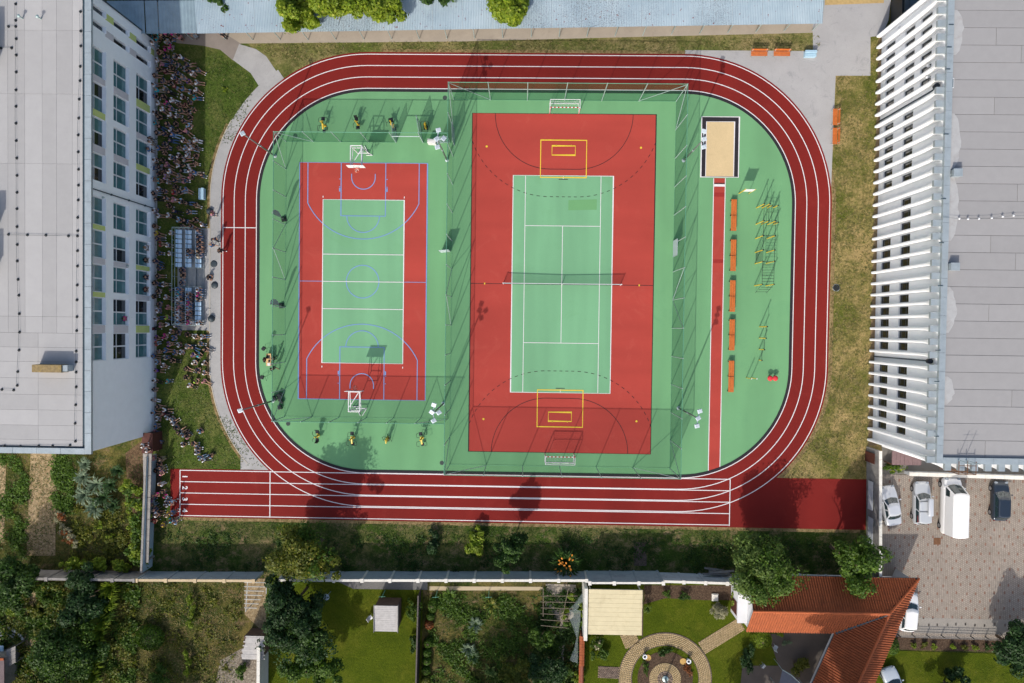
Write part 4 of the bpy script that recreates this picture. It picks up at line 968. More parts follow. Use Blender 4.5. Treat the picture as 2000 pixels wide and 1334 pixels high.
for px, py in ((322, 74), (376, 77), (441, 77), (494, 78), (547.5, 77.5), (602, 78), (656, 77.5), (711, 77), (765, 76.5), (819, 76), (873, 75.5), (927, 74.5), (982, 74), (1037.5, 72.5), (1092, 72), (1146, 71.5), (1201, 70.5), (1255, 69.5), (1311, 67.5), (1366, 66), (1421, 64), (1476, 62.5), (1531, 60.5), (1586, 60)):
    p = P(px, py); MB().tube((p.x, p.y, 0), (p.x, p.y, 2.56), .045).build('post', M_GALV, cw)
    MB().tube((p.x, p.y, 2.5), (p.x+.05, p.y+2.6, 2.8), .04, n=6).build('rafter', M_GALV, cw)
    MB().tube((p.x+.05, p.y+2.6, 0), (p.x+.05, p.y+2.6, 2.7), .045).build('post', M_GALV, cw)
bw = thing('back_wall', 'fence wall behind the long blue shelter, tree shade in its colour', 'wall', P(900, 8)); a, b = P(255, 5), P(1607, -18)
for k in range(26):
    p = a+(b-a)*(k/26); q = a+(b-a)*((k+1)/26)
    MB().add([(p.x, p.y, 0), (q.x-.02, q.y, 0), (q.x-.02, q.y, 2.0), (p.x, p.y, 2.0), (p.x, p.y+.12, 0), (q.x-.02, q.y+.12, 0), (q.x-.02, q.y+.12, 2.0), (p.x, p.y+.12, 2.0)], [(0, 1, 2, 3), (5, 4, 7, 6), (3, 2, 6, 7), (1, 5, 6, 2), (4, 0, 3, 7)]).build('panel', mat('tree_shade_boards', c(70, 66, 62), .2, 3), bw)  # tree shade behind the shelter is put into the dark board colour
# ------------------------------------------------------------------ walls
M_CPAN = mat('precast_concrete', c(176, 186, 190), .08, 1.5, .8, .4, dirt=(c(140, 144, 146), .6))
M_CAP = mat('white_coping', c(236, 232, 222), .06, 3, .8, .4, dirt=(c(180, 172, 160), .5))
M_OLDC = mat('old_concrete', c(150, 146, 142), .15, 1.5, .9, .6, dirt=(c(96, 92, 88), .8))
M_WHOLD = mat('old_whitewash', c(214, 218, 222), .1, 1.2, .9, .5, dirt=(c(120, 124, 128), .9))
def pwall(label, A, B, h, n, mp, mc, mpost, th=.14, post=.22, capw=.26, cat='wall'):
    a, b = P(*A), P(*B); g = thing('garden_wall', label, cat, ((a.x+b.x)/2, (a.y+b.y)/2, 0)); d = (b-a); L = d.length; rz = atan2(d.y, d.x)
    for k in range(n):
        m = a+d*((k+.5)/n); MB().obox((m.x, m.y, h/2-.05), (L/n-post-.01, th, h-.1), rz).build('panel', mp, g)
        MB().obox((m.x, m.y, h-.0), (L/n-post-.01, capw, .1), rz).build('coping', mc, g)
    for k in range(n+1):
        m = a+d*(k/n); MB().obox((m.x, m.y, h/2+.04), (post, post+.06, h+.08), rz).build('post', mpost, g)
        MB().obox((m.x, m.y, h+.11), (post+.12, post+.2, .06), rz).build('post_cap', mc, g)
    return g
pwall('weathered grey panel wall behind the left vegetable garden', (80, 1114), (288, 1117), 2.5, 5, M_OLDC, M_OLDC, M_OLDC)
pwall('grey concrete panel wall with tan coping right of the corner', (292, 1117), (513, 1118), 2.5, 4, M_CPAN, mat('tan_coping', c(206, 184, 148), .1, 3), M_CPAN)
pwall('bluish grey panel wall with white coping along the back lawn', (560, 1117), (1142, 1117), 2.55, 11, M_CPAN, M_CAP, M_CAP)
pwall('taller bluish wall section behind the cream carport roof', (1146, 1116), (1283, 1116), 3.4, 3, M_CPAN, M_CAP, M_CPAN, capw=.2)
pwall('crumbling whitewashed wall with buttresses behind the garden bed', (1284, 1119), (1448, 1124), 2.5, 4, M_WHOLD, M_CAP, M_WHOLD)
pwall('whitewashed wall piece between the green tree and dark tree', (1560, 1122), (1716, 1128), 2.4, 3, M_WHOLD, M_CAP, M_WHOLD)
def beams(label, x, y, n):
    p = P(x, y); g = thing('timber_pile', label, 'timber', (p.x, p.y, .02))
    for k in range(n): MB().obox((p.x+R.uniform(-.5, 1.4), p.y+R.uniform(-.25, .3), .15+k*.2), (R.uniform(1.6, 3.2), .18, .16), R.uniform(-.25, .15)).build('beam', M_OLDC, g)
beams('grey timbers stacked against the whitewashed wall', 1395, 1113, 6)
def boxwall(label, A, B, h, th, m, mcap, nc, capw=.3, shift=0):
    a, b = P(*A), P(*B); d = b-a; L = d.length; rz = atan2(d.y, d.x); g = thing('boundary_wall', label, 'wall', ((a.x+b.x)/2, (a.y+b.y)/2, 0))
    for k in range(nc):
        q = a+d*((k+.5)/nc)
        MB().obox((q.x, q.y, h/2), (L/nc-.012, th, h), rz).build('wall_section', m, g)
        MB().obox((q.x, q.y, h+.05), (L/nc-.025, capw, .1+.02*R.random()), rz).build('coping_stone', mcap, g)
    return g
bwr = boxwall('grey boundary wall with white coping along the car park', (1694, 872), (1694, 1128), 2.7, .2, M_OLDC, M_CAP, 16)
MB().obox((P(1692, 890).x-.12, P(1692, 890).y, 1.0), (.04, 1.1, 2.0), 0).build('door', mat('brown_door', c(90, 46, 36), .15, 3), bwr)
for y0, y1 in ((935, 990), (1005, 1055)): MB().obox((P(1692, y0).x-.115, P(1692, (y0+y1)/2).y, 1.2), (.03, P(1692, y0).y-P(1692, y1).y, 1.0), 0).build('plaster_patch', M_WHOLD, bwr)
boxwall('low white stone wall between hall and car park', (1766, 922), (2060, 932), .9, .3, M_WHOLD, M_CAP, 16, .4)
lw = boxwall('grey wall with pale blue cladding left of sprint start', (304.5, 886), (296, 1106), 2.0, .2, mat('pale_blue_boards', c(186, 206, 214), .08, 2), M_OLDC, 6, .22)
boxwall('dark slatted garden fence between lawn and hedge', (822, 1150), (817, 1345), 1.9, .1, mat('dark_fence', c(58, 50, 48), .2, 4), mat('dark_fence_cap', c(92, 84, 82), .2, 4), 10, .14)
boxwall('whitewashed party wall with worn top at the garden lawn', (523, 1242), (522, 1350), 2.6, .2, mat('cream_plaster', c(214, 214, 212), .08, 1.5, .9, .3), M_CAP, 4, .34)
dr = thing('lean_to_roof', 'grey concrete lean-to strip outside the pale blue wall', 'lean-to', P(288, 980))
a, b, d, e = P(279, 886, 1.6), P(296, 886, 1.9), P(290, 1100, 1.9), P(284, 1100, 1.6)
for k in range(5):
    A1, B1 = a.lerp(e, k/5), b.lerp(d, k/5); A2, B2 = a.lerp(e, (k+1)/5-.004), b.lerp(d, (k+1)/5-.004)
    v = [A1, B1, B2, A2]; MB().add([tuple(x) for x in v]+[(x.x, x.y, x.z-.12) for x in v], [(3, 2, 1, 0), (4, 5, 6, 7), (0, 1, 5, 4), (1, 2, 6, 5), (2, 3, 7, 6), (3, 0, 4, 7)]).build('slab', M_OLDC, dr)
for k in range(3):
    q = a.lerp(e, k/2*.96+.02); MB().box(q.x, q.y-.1, 0, q.x+.15, q.y+.1, 1.5).build('pillar', M_OLDC, dr)
bs = thing('brown_shed', 'small brown metal shed roof at the school corner', 'shed', P(287, 865)); a, b = P(277, 885, 2.2), P(298, 846, 2.2)
MB().box(a.x, a.y, 2.1, b.x, b.y, 2.2).build('roof', mat('brown_sheet', c(84, 44, 36), .15, 3), bs); MB().box(a.x+.1, a.y+.1, 0, b.x-.1, b.y-.1, 2.1).build('wall', mat('brown_sheet', c(84, 44, 36), .15, 3), bs)
# terrace behind the boundary wall, beside the hall
tr = thing('lean_to_deck', 'purplish boarded lean-to roof below the hall corner', 'lean-to', P(1765, 890)); a, b = P(1742, 908, 1.6), P(1800, 882, 1.6)
for k in range(7): MB().box(a.x+(b.x-a.x)*k/7+.01, a.y, 1.5, a.x+(b.x-a.x)*(k+1)/7-.01, b.y, 1.6+.01*(k % 2)).build('board', mat('purple_boards', c(128, 104, 104), .12, 3), tr)
for k in range(2): MB().box(a.x+k*(b.x-a.x-.1), a.y, 0, a.x+.1+k*(b.x-a.x-.1), a.y+.1, 1.5).build('post', M_RUST, tr)
plot('concrete_strip', [(1722, 868), (2060, 880), (2060, 930), (1722, 926)], surf('dark_pavement', c(128, 124, 118), .12, .7), .012)
# ------------------------------------------------------------------ car park of pavers
def pavermat():
    s = N('paver_blocks'); v = s.pos((1, 1, 1))
    b = s.n('TexBrick', {'Vector': s.pos((1, 1, 1), pi/2), 'Scale': 1.0, 'Mortar Size': .016, 'Mortar Smooth': .3, 'Brick Width': .22, 'Row Height': .2, 'Color1': (.30, .30, .30, 1), 'Color2': (.8, .8, .8, 1), 'Mortar': (0, 0, 0, 1)})
    col = s.ramp(b.outputs[0], [(.0, c(112, 104, 96)), (.2, c(156, 145, 133)), (.8, c(174, 162, 150))], 'LINEAR')
    col = s.mix(1.0, col, s.ramp(s.noise(.4, 4), [(.3, .86), (.7, 1.06)]), 'MULTIPLY')
    col = s.mix(s.ramp(s.noise(.5, 5, .7), [(.6, 0.0), (.75, .5)]), col, c(128, 124, 120))
    return s.done(col, .9, b.outputs[0], .4, .02)
cp = plot('car_park', [(1718, 926), (2080, 936), (2080, 1262), (1700, 1256), (1716, 1130)], pavermat(), .020)
redb = mat('red_paver', c(138, 106, 92), .12, 5, .9, .3); r0 = None
for i in range(16):
    for j in range(19):
        px = 1738+i*18.6+(j % 2)*9.3+R.uniform(-2, 2); py = 940+j*15.6+R.uniform(-2, 2)
        if px > 2010 or (py > 1165 and px < 1770): continue
        q = P(px, py, .021)
        if r0 is None: r0 = MB().box(-.085, -.15, 0, .085, .15, .012).build('red_paver', redb, cp, True)
        else: r0 = r0.copy(); C.objects.link(r0)
        r0.location = (q.x, q.y, .014)
g = thing('drain_grate', 'square brown drain grate in the car park paving', 'drain grate', P(1830, 1057)); q = P(1830, 1057)
MB().box(q.x-.37, q.y-.37, .03, q.x+.37, q.y+.37, .045).build('frame', M_RUST, g)
for k in range(7): MB().box(q.x-.3+k*.09, q.y-.32, .045, q.x-.26+k*.09, q.y+.32, .055).build('bar', M_RUST, g)
plot('concrete_strip', [(1790, 1206), (1990, 1211), (1990, 1240), (1770, 1236)], surf('grey_slabs', c(160, 154, 146), .08, 1), .026)
fe = thing('edging_fence', 'dark low rail fence between car park and flower bed', 'fence', P(1860, 1240)); a, b = P(1752, 1238), P(2010, 1246)
for k in range(10):
    p = a.lerp(b, k/9); MB().box(p.x-.04, p.y-.04, 0, p.x+.04, p.y+.04, .8).build('post', M_BLK, fe)
for z in (.3, .55, .78): MB().tube((a.x, a.y, z), (b.x, b.y, z), .03).build('rail', M_OLDC, fe)
# ------------------------------------------------------------------ house with tiled roof
ZE, ZG = 3.0, 5.1
M_TILE = mat('clay_tiles', c(168, 90, 52), .16, 2.5, .85, .3, fine=9, dirt=(c(126, 62, 38), .6))
hs = thing('tiled_house', 'L shaped house with orange clay tile roof', 'house', P(1620, 1230))
e_nw, e_ne = P(1462, 1128, ZE), P(1795, 1130, ZE); r_w, r_e = P(1471, 1196, ZG), P(1737, 1199, ZG)
e_sw, val = P(1457, 1233, ZE), P(1631, 1236, ZE)
r_s = P(1653, 1386, ZG); e_se = P(1679, 1400, ZE); e_ww = P(1562, 1390, ZE)
yn = e_ne.y; e_nw.y = yn; r_w.y = r_e.y; e_sw.y = val.y
def tiles(poly, up, name='roof_tiles'):
    """pantiles over a roof slope; poly lies in one plane, up points from eave to ridge"""
    p0 = poly[0]; nrm = (poly[1]-poly[0]).cross(poly[2]-poly[0]).normalized()
    if nrm.z < 0: nrm = -nrm
    u = nrm.cross((poly[1]-poly[0]).normalized()); u = -u if u.z < 0 else u; s = u.cross(nrm).normalized()
    uv = [((p-p0).dot(s), (p-p0).dot(u)) for p in poly]; v0 = min(q[1] for q in uv); v1 = max(q[1] for q in uv); V = []; Fq = []
    rh, tw = .30, .26; v = v0
    while v < v1-.02:
        vm = min(v+rh*.5, v1-.01); xs = []
        for (x0, y0), (x1, y1) in zip(uv, uv[1:]+uv[:1]):
            if (y0-vm)*(y1-vm) < 0: xs.append(x0+(x1-x0)*(vm-y0)/(y1-y0))
        if len(xs) >= 2:
            lo, hi = min(xs), max(xs); k0 = math.ceil(lo/tw); k1 = int(hi/tw)
            for k in range(k0, k1):
                x = k*tw; jz = R.uniform(-.006, .006); b = len(V)
                for vv, lift in ((v, .055), (min(v+rh*1.06, v1), .015)):
                    for t, h in ((0, -.03), (.2, .05), (.5, .085), (.78, .05), (1, -.03)):
                        V.append(p0+s*(x+t*tw*.98)+u*vv+nrm*(h+lift+jz))
                Fq += [(b+i, b+i+1, b+6+i, b+5+i) for i in range(4)]
                b2 = len(V); V += [V[b]-nrm*.04, V[b+4]-nrm*.04]; Fq.append((b, b2, b2+1, b+4))
        v += rh
    return npmesh(name, np.array([tuple(x) for x in V]), np.array(Fq), M_TILE, hs, 'stuff')
S1 = [e_nw, e_ne, r_e, r_w]; S2 = [e_sw, val, r_e, r_w]; S3 = [val, e_ww, r_s, r_e]; S4 = [e_ne, e_se, r_s, r_e]
for sl_, up in ((S1, (0, -1, 1)), (S2, (0, 1, 1)), (S3, (1, .45, 1)), (S4, (-1, -.2, 1))):
    tiles(sl_, up); MB().add([tuple(v-Vector((0, 0, .03))) for v in sl_], [(0, 1, 2, 3)]).build('roof_deck', mat('roof_batten', c(120, 70, 48), .1, 3), hs)
M_RIDGE = mat('ridge_tiles', c(196, 104, 60), .1, 5, .75)
def ridge(a, b, n):
    for k in range(n):
        p, q = a.lerp(b, k/n), a.lerp(b, (k+1.06)/n); MB().tube(p+Vector((0, 0, .02)), q+Vector((0, 0, .05)), .12, .13, 7).build('ridge_tile', M_RIDGE, hs)
ridge(r_w, r_e, 38); ridge(r_e, r_s, 26); ridge(e_ne, r_e, 12)
vd = (r_e-val).normalized(); vn_ = Vector((-vd.y, vd.x, 0)).normalized()*.13; zz_ = Vector((0, 0, .17))
MB().add([val+vn_+zz_, val-vn_+zz_, r_e-vn_*.3+zz_, r_e+vn_*.3+zz_], [(0, 1, 2, 3)]).build('valley_gutter', M_ZINCD, hs)
for a, b in ((e_nw, e_ne), (e_ne, e_se), (e_sw, val), (val, e_ww)): MB().tube(a+Vector((0, 0, -.05)), b+Vector((0, 0, -.05)), .07).build('gutter', M_ZINCD, hs)
M_HW = mat('house_white', c(240, 240, 242), .03, 2, .8, .2)
mid = (e_nw+e_sw)/2; gx = e_sw.x+.25; OV = .85
MB().add([(gx, e_sw.y+.25, 0), (gx, yn-OV, 0), (gx, yn-OV, ZE), (gx, r_w.y, ZG-.15), (gx, e_sw.y+.25, ZE)], [(0, 1, 2, 3, 4)]).add([(gx, e_sw.y+.25, 0), (val.x+.2, e_sw.y+.25, 0), (val.x+.2, e_sw.y+.25, ZE), (gx, e_sw.y+.25, ZE)], [(0, 1, 2, 3)]).add([(gx, yn-OV, 0), (e_ne.x-OV, yn-OV, 0), (e_ne.x-OV, yn-OV, ZE), (gx, yn-OV, ZE)], [(3, 2, 1, 0)]).build('wall', M_HW, hs)
MB().add([(val.x+1.6, val.y, 0), (e_ww.x+1.6, e_ww.y, 0), (e_ww.x+1.6, e_ww.y, ZE), (val.x+1.6, val.y, ZE)], [(0, 1, 2, 3)]).add([(e_ne.x-OV, yn, 0), (e_se.x-OV, e_se.y, 0), (e_se.x-OV, e_se.y, ZE), (e_ne.x-OV, yn, ZE)], [(3, 2, 1, 0)]).build('wall', M_HW, hs)
# gable porch with brown door, left end
pa, pb, pc_, pd = P(1440, 1158, 2.6), P(1456, 1148, 2.6), P(1458, 1222, 2.9), P(1441, 1203, 2.6)
gp = MB(); gx2 = P(1441, 1180, 2.4).x; gy0, gy1 = P(1441, 1205, 1.4).y, P(1441, 1158, 2.4).y
gp.box(gx2, gy0, 0, gx-.01, gy1, 2.6).build('gable_porch', M_HW, hs); MB().box(gx2-.03, gy0+.4, .1, gx2-.002, gy0+1.9, 2.1).build('door', mat('brown_door', c(90, 46, 36), .15, 3), hs)
MB().box(gx2-.12, gy0-.1, 2.6, gx-.02, gy1+.1, 2.72).build('porch_roof', M_HW, hs)
plot('courtyard', [(1500, 1238), (1640, 1232), (1600, 1400), (1440, 1400), (1450, 1300), (1520, 1300)], surf('courtyard_slabs', c(96, 88, 82), .12, .8), .018)
# ------------------------------------------------------------------ carport, garden shed, trellises
cpz = 3.0; ca = thing('carport', 'cream boarded carport roof with white side wall', 'carport', P(1200, 1195))
a, b, d = P(1150, 1151, cpz), P(1255.5, 1151, cpz), P(1148, 1240, cpz)
M_CREAM = mat('cream_boards', c(226, 212, 172), .06, 1.2, .7, .3, dirt=(c(178, 160, 120), .45))
nb = 10
for k in range(nb):
    y1, y0 = a.y+(d.y-a.y)*k/nb, a.y+(d.y-a.y)*(k+1)/nb
    MB().box(a.x+.01*R.random(), y0+.018, cpz-.08-.01*k, b.x-.03*R.random(), y1, cpz-.01*k).build('roof_board', M_CREAM, ca)
MB().box(b.x, d.y-.1, cpz-.3, b.x+.08, a.y, cpz+.0).build('gutter', mat('brown_gutter', c(70, 50, 44), .1, 3), ca)
MB().box(a.x+.05, d.y+.05, cpz-.32, b.x-.05, a.y-.05, cpz-.22).build('ceiling', M_OLDC, ca)
for x in (a.x+.2, b.x-.2):
    for y in (d.y+.2, a.y-.2): MB().box(x-.06, y-.06, 0, x+.06, y+.06, cpz-.3).build('post', M_CAP, ca)
MB().box(a.x-.45, d.y-.6, 0, a.x-.1, a.y+.1, 3.1).build('side_wall', M_CAP, ca)
tw_ = thing('tile_capped_wall', 'narrow garden wall capped with red clay tiles', 'wall', P(1137, 1300)); q0, q1 = P(1137, 1243, 2.0), P(1136, 1360, 2.0)
MB().box(q0.x-.12, q1.y, 0, q0.x+.12, q0.y, 1.9).build('wall', mat('red_brick_wall', c(150, 84, 64), .15, 4), tw_)
for k in range(22):
    y = q0.y+(q1.y-q0.y)*k/22; z = 2.0-.35*(k >= 11)
    MB().obox((q0.x-.12, y-.14, z-.02), (.3, .27, .04), 0, (radians(-22), 'Y')).build('cap_tile', M_TILE, tw_); MB().obox((q0.x+.12, y-.14, z-.02), (.3, .27, .04), 0, (radians(22), 'Y')).build('cap_tile', M_TILE, tw_)
gs = thing('garden_shed', 'small wooden garden shed with pale weathered plank roof', 'shed', P(757, 1200)); M_WOODP = mat('weathered_planks', c(196, 192, 188), .12, 2.5, .85, .4, fine=14); M_WOODD = mat('dark_planks', c(104, 84, 74), .15, 3, .85, .4)
a, b = P(730, 1233, 2.3), P(777.5, 1184, 2.5)
for k in range(14):
    y0, y1 = a.y+(b.y-a.y)*k/14, a.y+(b.y-a.y)*(k+1)/14; z = 2.3+.012*k
    MB().box(a.x+.05, y0+.008, z-.06, b.x-.05, y1-.008, z+R.uniform(0, .012)).build('roof_plank', M_WOODP, gs)
for x in (a.x, b.x-.05): MB().box(x, a.y-.05, 2.2, x+.05, b.y+.05, 2.52).build('roof_edge', M_OLDC, gs)
for k in range(12):
    x0, x1 = a.x+.1+(b.x-a.x-.2)*k/12, a.x+.1+(b.x-a.x-.2)*(k+1)/12
    MB().box(x0+.006, b.y-.12, 0, x1-.006, b.y-.08, 2.3).build('wall_plank', M_WOODD, gs)
    MB().box(x0+.006, a.y+.08, 0, x1-.006, a.y+.12, 2.2).build('wall_plank', M_WOODD, gs)
for k in range(12):
    y0, y1 = a.y+.12+(b.y-a.y-.24)*k/12, a.y+.12+(b.y-a.y-.24)*(k+1)/12
    for x in (a.x+.08, b.x-.12): MB().box(x, y0+.006, 0, x+.04, y1-.006, 2.25).build('wall_plank', M_WOODD, gs)
pg = thing('pergola', 'white slatted pergola frame under the big dark tree', 'pergola', P(497, 1160)); M_PW = mat('peeling_white', c(206, 206, 200), .1, 4, .8)
for k in range(7): u, v = P(477, 1137+k*8.3, 2.2), P(523-k*3.5, 1138+k*8.3, 2.2); MB().tube(u, v, .045).build('slat', M_PW, pg)
for x0, y0, x1, y1 in ((484, 1130, 480, 1195), (521, 1132, 520, 1160)): MB().tube(P(x0, y0, 2.15), P(x1, y1, 2.15), .05).build('beam', M_PW, pg)
for x, y in ((484, 1132), (480, 1193), (521, 1134)): v = P(x, y, 2.1); MB().tube((v.x, v.y, 0), v, .05).build('post', M_PW, pg)
rf = thing('lean_to_shed', 'old shed roof of grey weathered boards left of party wall', 'shed', P(495, 1265)); a, b = P(470, 1288, 2.2), P(517, 1243, 2.2)
for k in range(18):
    y0, y1 = a.y+(b.y-a.y)*k/18, a.y+(b.y-a.y)*(k+1)/18
    MB().box(a.x+R.uniform(-.1, .15)+.03*k, y0+.006, 2.1+R.uniform(0, .03), b.x-R.uniform(0, .2), y1-.006, 2.16+R.uniform(0, .03)).build('roof_board', M_WOODP, rf)
MB().box(a.x+.3, a.y+.1, 0, b.x-.3, b.y-.1, 2.08).build('wall', M_WOODD, rf)
tl = thing('wire_trellis', 'thin wooden trellis over the paved vegetable corner', 'trellis', P(1090, 1170)); M_STICK = mat('grey_sticks', c(136, 122, 104), .15, 5)
for k in range(6): MB().tube(P(1056, 1164+k*11.5, 1.9), P(1128-k*4, 1164+k*12.5, 1.9), .03, n=6).build('stick', M_STICK, tl)
for x0, y0, x1, y1 in ((1061, 1150, 1061, 1204), (1110, 1150, 1095, 1222)): MB().tube(P(x0, y0, 1.85), P(x1, y1, 1.85), .035, n=6).build('stick', M_STICK, tl)
for x, y in ((1061, 1152), (1061, 1203), (1110, 1152), (1095, 1220)): v = P(x, y, 1.85); MB().tube((v.x, v.y, 0), v, .035).build('post', M_STICK, tl)
M_VEIL = N('bird_net'); M_VEIL = M_VEIL.done(c(206, 222, 222), .8, alpha=.2)
vn = thing('bird_net', 'white bird net draped over bushes beside the carport', 'net', P(1120, 1230)); vb = MB(); pts = [(1112, 1190, 1134, 1192), (1113, 1210, 1133, 1212), (1120, 1228, 1131, 1230), (1126, 1246, 1129, 1252), (1122, 1265, 1129, 1275), (1113, 1290, 1128, 1296)]
vs = []
for i, (x0, y0, x1, y1) in enumerate(pts):
    l, r = P(x0, y0, 1.3), P(x1, y1, 1.5)
    for t in range(5): q = l.lerp(r, t/4); q.z += .12*sin(t*2+i); vs.append(q)
vb.add(vs, [(i*5+t, i*5+t+1, i*5+6+t, i*5+5+t) for i in range(len(pts)-1) for t in range(4)]).build('net_sheet', M_VEIL, vn, smooth=True)
v2 = []
for x0, y0, x1, y1 in ((1136, 1160, 1142, 1164), (1128, 1172, 1138, 1176), (1120, 1182, 1130, 1186), (1112, 1188, 1126, 1192)):
    l, r = P(x0, y0, 1.4), P(x1, y1, 1.5)
    for t in range(3): v2.append(l.lerp(r, t/2)+Vector((0, 0, .1*(t == 1))))
MB().add(v2, [(i*3+t, i*3+t+1, i*3+4+t, i*3+3+t) for i in range(3) for t in range(2)]).build('net_fold', M_VEIL, vn, smooth=True)
# clothes posts and dish by the back wall
for i, (px, py) in enumerate(((752, 1153), (854, 1154), (955, 1154))):
    p = P(px, py); g = thing('washing_post', ('left', 'middle', 'right')[i]+' pale green leaning post in front of the white coped wall', 'post', (p.x, p.y, 0), 0, 'pale green posts by the wall')
    MB().tube((0, 0, 0), (.05, .02, 1.9), .05).build('pole', M_POSTG, g, True); MB().tube((-.3, 0, 1.85), (.4, .05, 1.85), .025).build('crossbar', M_POSTG, g, True)
p = P(646, 1155); g = thing('satellite_dish', 'white round dish on a post at the lawn corner', 'dish', (p.x, p.y, 0))
MB().tube((0, 0, 0), (0, 0, 2.0), .045).build('pole', M_GALV, g, True); MB().lathe((.1, .2, 2.0), [(.02, .0), (.25, .05), (.35, .14), (.34, .16), (.02, .03)], 18).build('dish', M_LAMP, g, True, smooth=True)
# round brick path with its centre
rc = P(1299, 1325); RO, RI = 5.05, 3.75
M_BRK = objmat('path_brick', .9, .12, 6)
bp = st('round_path', MB().add([(rc.x+r*cos(2*pi*k/72), rc.y+r*sin(2*pi*k/72), .034) for r in (RO+.1, RI-.06) for k in range(72)], [(k, (k+1) % 72, 72+(k+1) % 72, 72+k) for k in range(72)]), mat('path_joint', c(140, 122, 96), .15, 5, .95))
V = []; Fq = []; cols = []
def bricks(rows, name, parent, m):
    V = []; Fq = []
    for q in rows:
        b = len(V); V += [(x, y, .036) for x, y in q]+[(q[i][0]*.96+sum(p[0] for p in q)/4*.04, q[i][1]*.96+sum(p[1] for p in q)/4*.04, .052) for i in range(4)]
        Fq += [(b+4, b+5, b+6, b+7), (b, b+1, b+5, b+4), (b+1, b+2, b+6, b+5), (b+2, b+3, b+7, b+6), (b+3, b, b+4, b+7)]
    return npmesh(name, np.array(V), np.array(Fq), m, parent, 'stuff')
def islandmat(name, a, b, rough=.9):
    s = N(name); r = s.n('NewGeometry').outputs['Random Per Island']; cc = s.mix(r, a, b)
    cc = s.mix(1.0, cc, s.ramp(s.noise(5, 4), [(.3, .8), (.7, 1.08)]), 'MULTIPLY'); return s.done(cc, rough, s.noise(30, 2), .2, .01)
M_YB = islandmat('tan_brick', c(168, 146, 106), c(192, 168, 128)); M_DB = islandmat('brown_brick', c(108, 92, 82), c(142, 124, 110))
def ringb(r0, r1, nr, bl, a0=0, a1=2*pi):
    out = []
    for i in range(nr):
        ra, rb = r0+(r1-r0)*i/nr+.008, r0+(r1-r0)*(i+1)/nr-.008; n = int((a1-a0)*ra/bl)
        for k in range(n):
            u, v = a0+(a1-a0)*(k+.5*(i % 2))/n, a0+(a1-a0)*(k+.95+.5*(i % 2))/n
            out.append([(rc.x+ra*cos(u), rc.y+ra*sin(u)), (rc.x+rb*cos(u), rc.y+rb*sin(u)), (rc.x+rb*cos(v), rc.y+rb*sin(v)), (rc.x+ra*cos(v), rc.y+ra*sin(v))][::-1])
    return out
bricks(ringb(RI, RO, 7, .22), 'bricks', bp, M_YB); bricks(ringb(RO, RO+.1, 1, .25)+ringb(RI-.1, RI, 1, .22), 'edge_bricks', bp, M_DB)
def strip(A, B, w, m, nm):
    a, b = P(*A), P(*B); d = (b-a); L = d.length; d.normalize(); n = Vector((-d.y, d.x, 0)); out = []
    nr = int(w/.14); nl = int(L/.22)
    for i in range(nr):
        for k in range(nl):
            s0, s1 = (k+.5*(i % 2))*.22, (k+.95+.5*(i % 2))*.22; t0, t1 = -w/2+i*w/nr, -w/2+(i+.92)*w/nr
            out.append([tuple((a+d*s+n*t)[:2]) for s, t in ((s0, t0), (s1, t0), (s1, t1), (s0, t1))])
    base = st(nm, MB().poly([(a+n*w/2), (a-n*w/2), (b-n*w/2), (b+n*w/2)], .030), MC['path_joint']); bricks(out, 'bricks', base, m)
strip((1370, 1266), (1448, 1218), 1.5, M_YB, 'brick_path'); strip((1225, 1235), (1236, 1262), 1.7, M_YB, 'brick_path'); strip((1168, 1312), (1210, 1314), 1.3, M_DB, 'brick_path')
st('round_bed', MB().lathe((rc.x, rc.y, .0), [(RI-.7, .030), (RI-.7, .034)], 48), MULCH)
pl = st('round_plaza', MB().lathe((rc.x, rc.y, .0), [(1.75, .036), (1.75, .05)], 48), MC['path_joint'])
V2 = []
bk = ringb(.85, 1.75, 6, .2); bricks([[(x, y) for x, y in q] for q in bk], 'bricks', pl, M_YB).location.z = .016
bricks(ringb(.2, .85, 3, .3), 'bricks', pl, M_DB).location.z = .016
lp_ = thing('garden_lamp', 'grey steel garden lamp at the centre of round plaza', 'lamp post', (rc.x, rc.y, .05))
MB().lathe((rc.x, rc.y, .06), [(.35, 0), (.35, .1), (.12, .16), (.09, 2.8), (.13, 2.85), (.1, 2.95)], 12).build('pole', M_GALV, lp_)
for s in (-1, 1): MB().tube((rc.x, rc.y, 2.6), (rc.x+s*.35, rc.y, 2.75), .03).build('arm', M_GALV, lp_); MB().lathe((rc.x+s*.4, rc.y, 2.7), [(.05, 0), (.13, .06), (.13, .2), (.04, .26)], 10).build('globe', M_FRAME, lp_)
for i, (px, py, ox, oy) in enumerate(((1258, 1278, .4, -.35), (1343, 1287, -.5, -.25))):
    p = P(px, py); g = thing('stone_planter', ('left', 'right')[i]+' white ring planter on tan slab inside the round path', 'planter', (p.x, p.y, .04), 0, 'white ring planters')
    MB().lathe((0, 0, 0), [(.12, 0), (.12, .25), (.26, .5), (.27, .56), (.15, .56), (.13, .4)], 18, cap=False).build('bowl', M_FRAME, g, True, smooth=True); MB().lathe((0, 0, .42), [(.14, 0), (.01, .03)], 12).build('earth', M_BLK, g, True)
    MB().lathe((ox, oy, .0), [(.36, 0), (.36, .04)], 14).build('slab', mat('tan_stone', c(206, 166, 96), .1, 4), g, True)
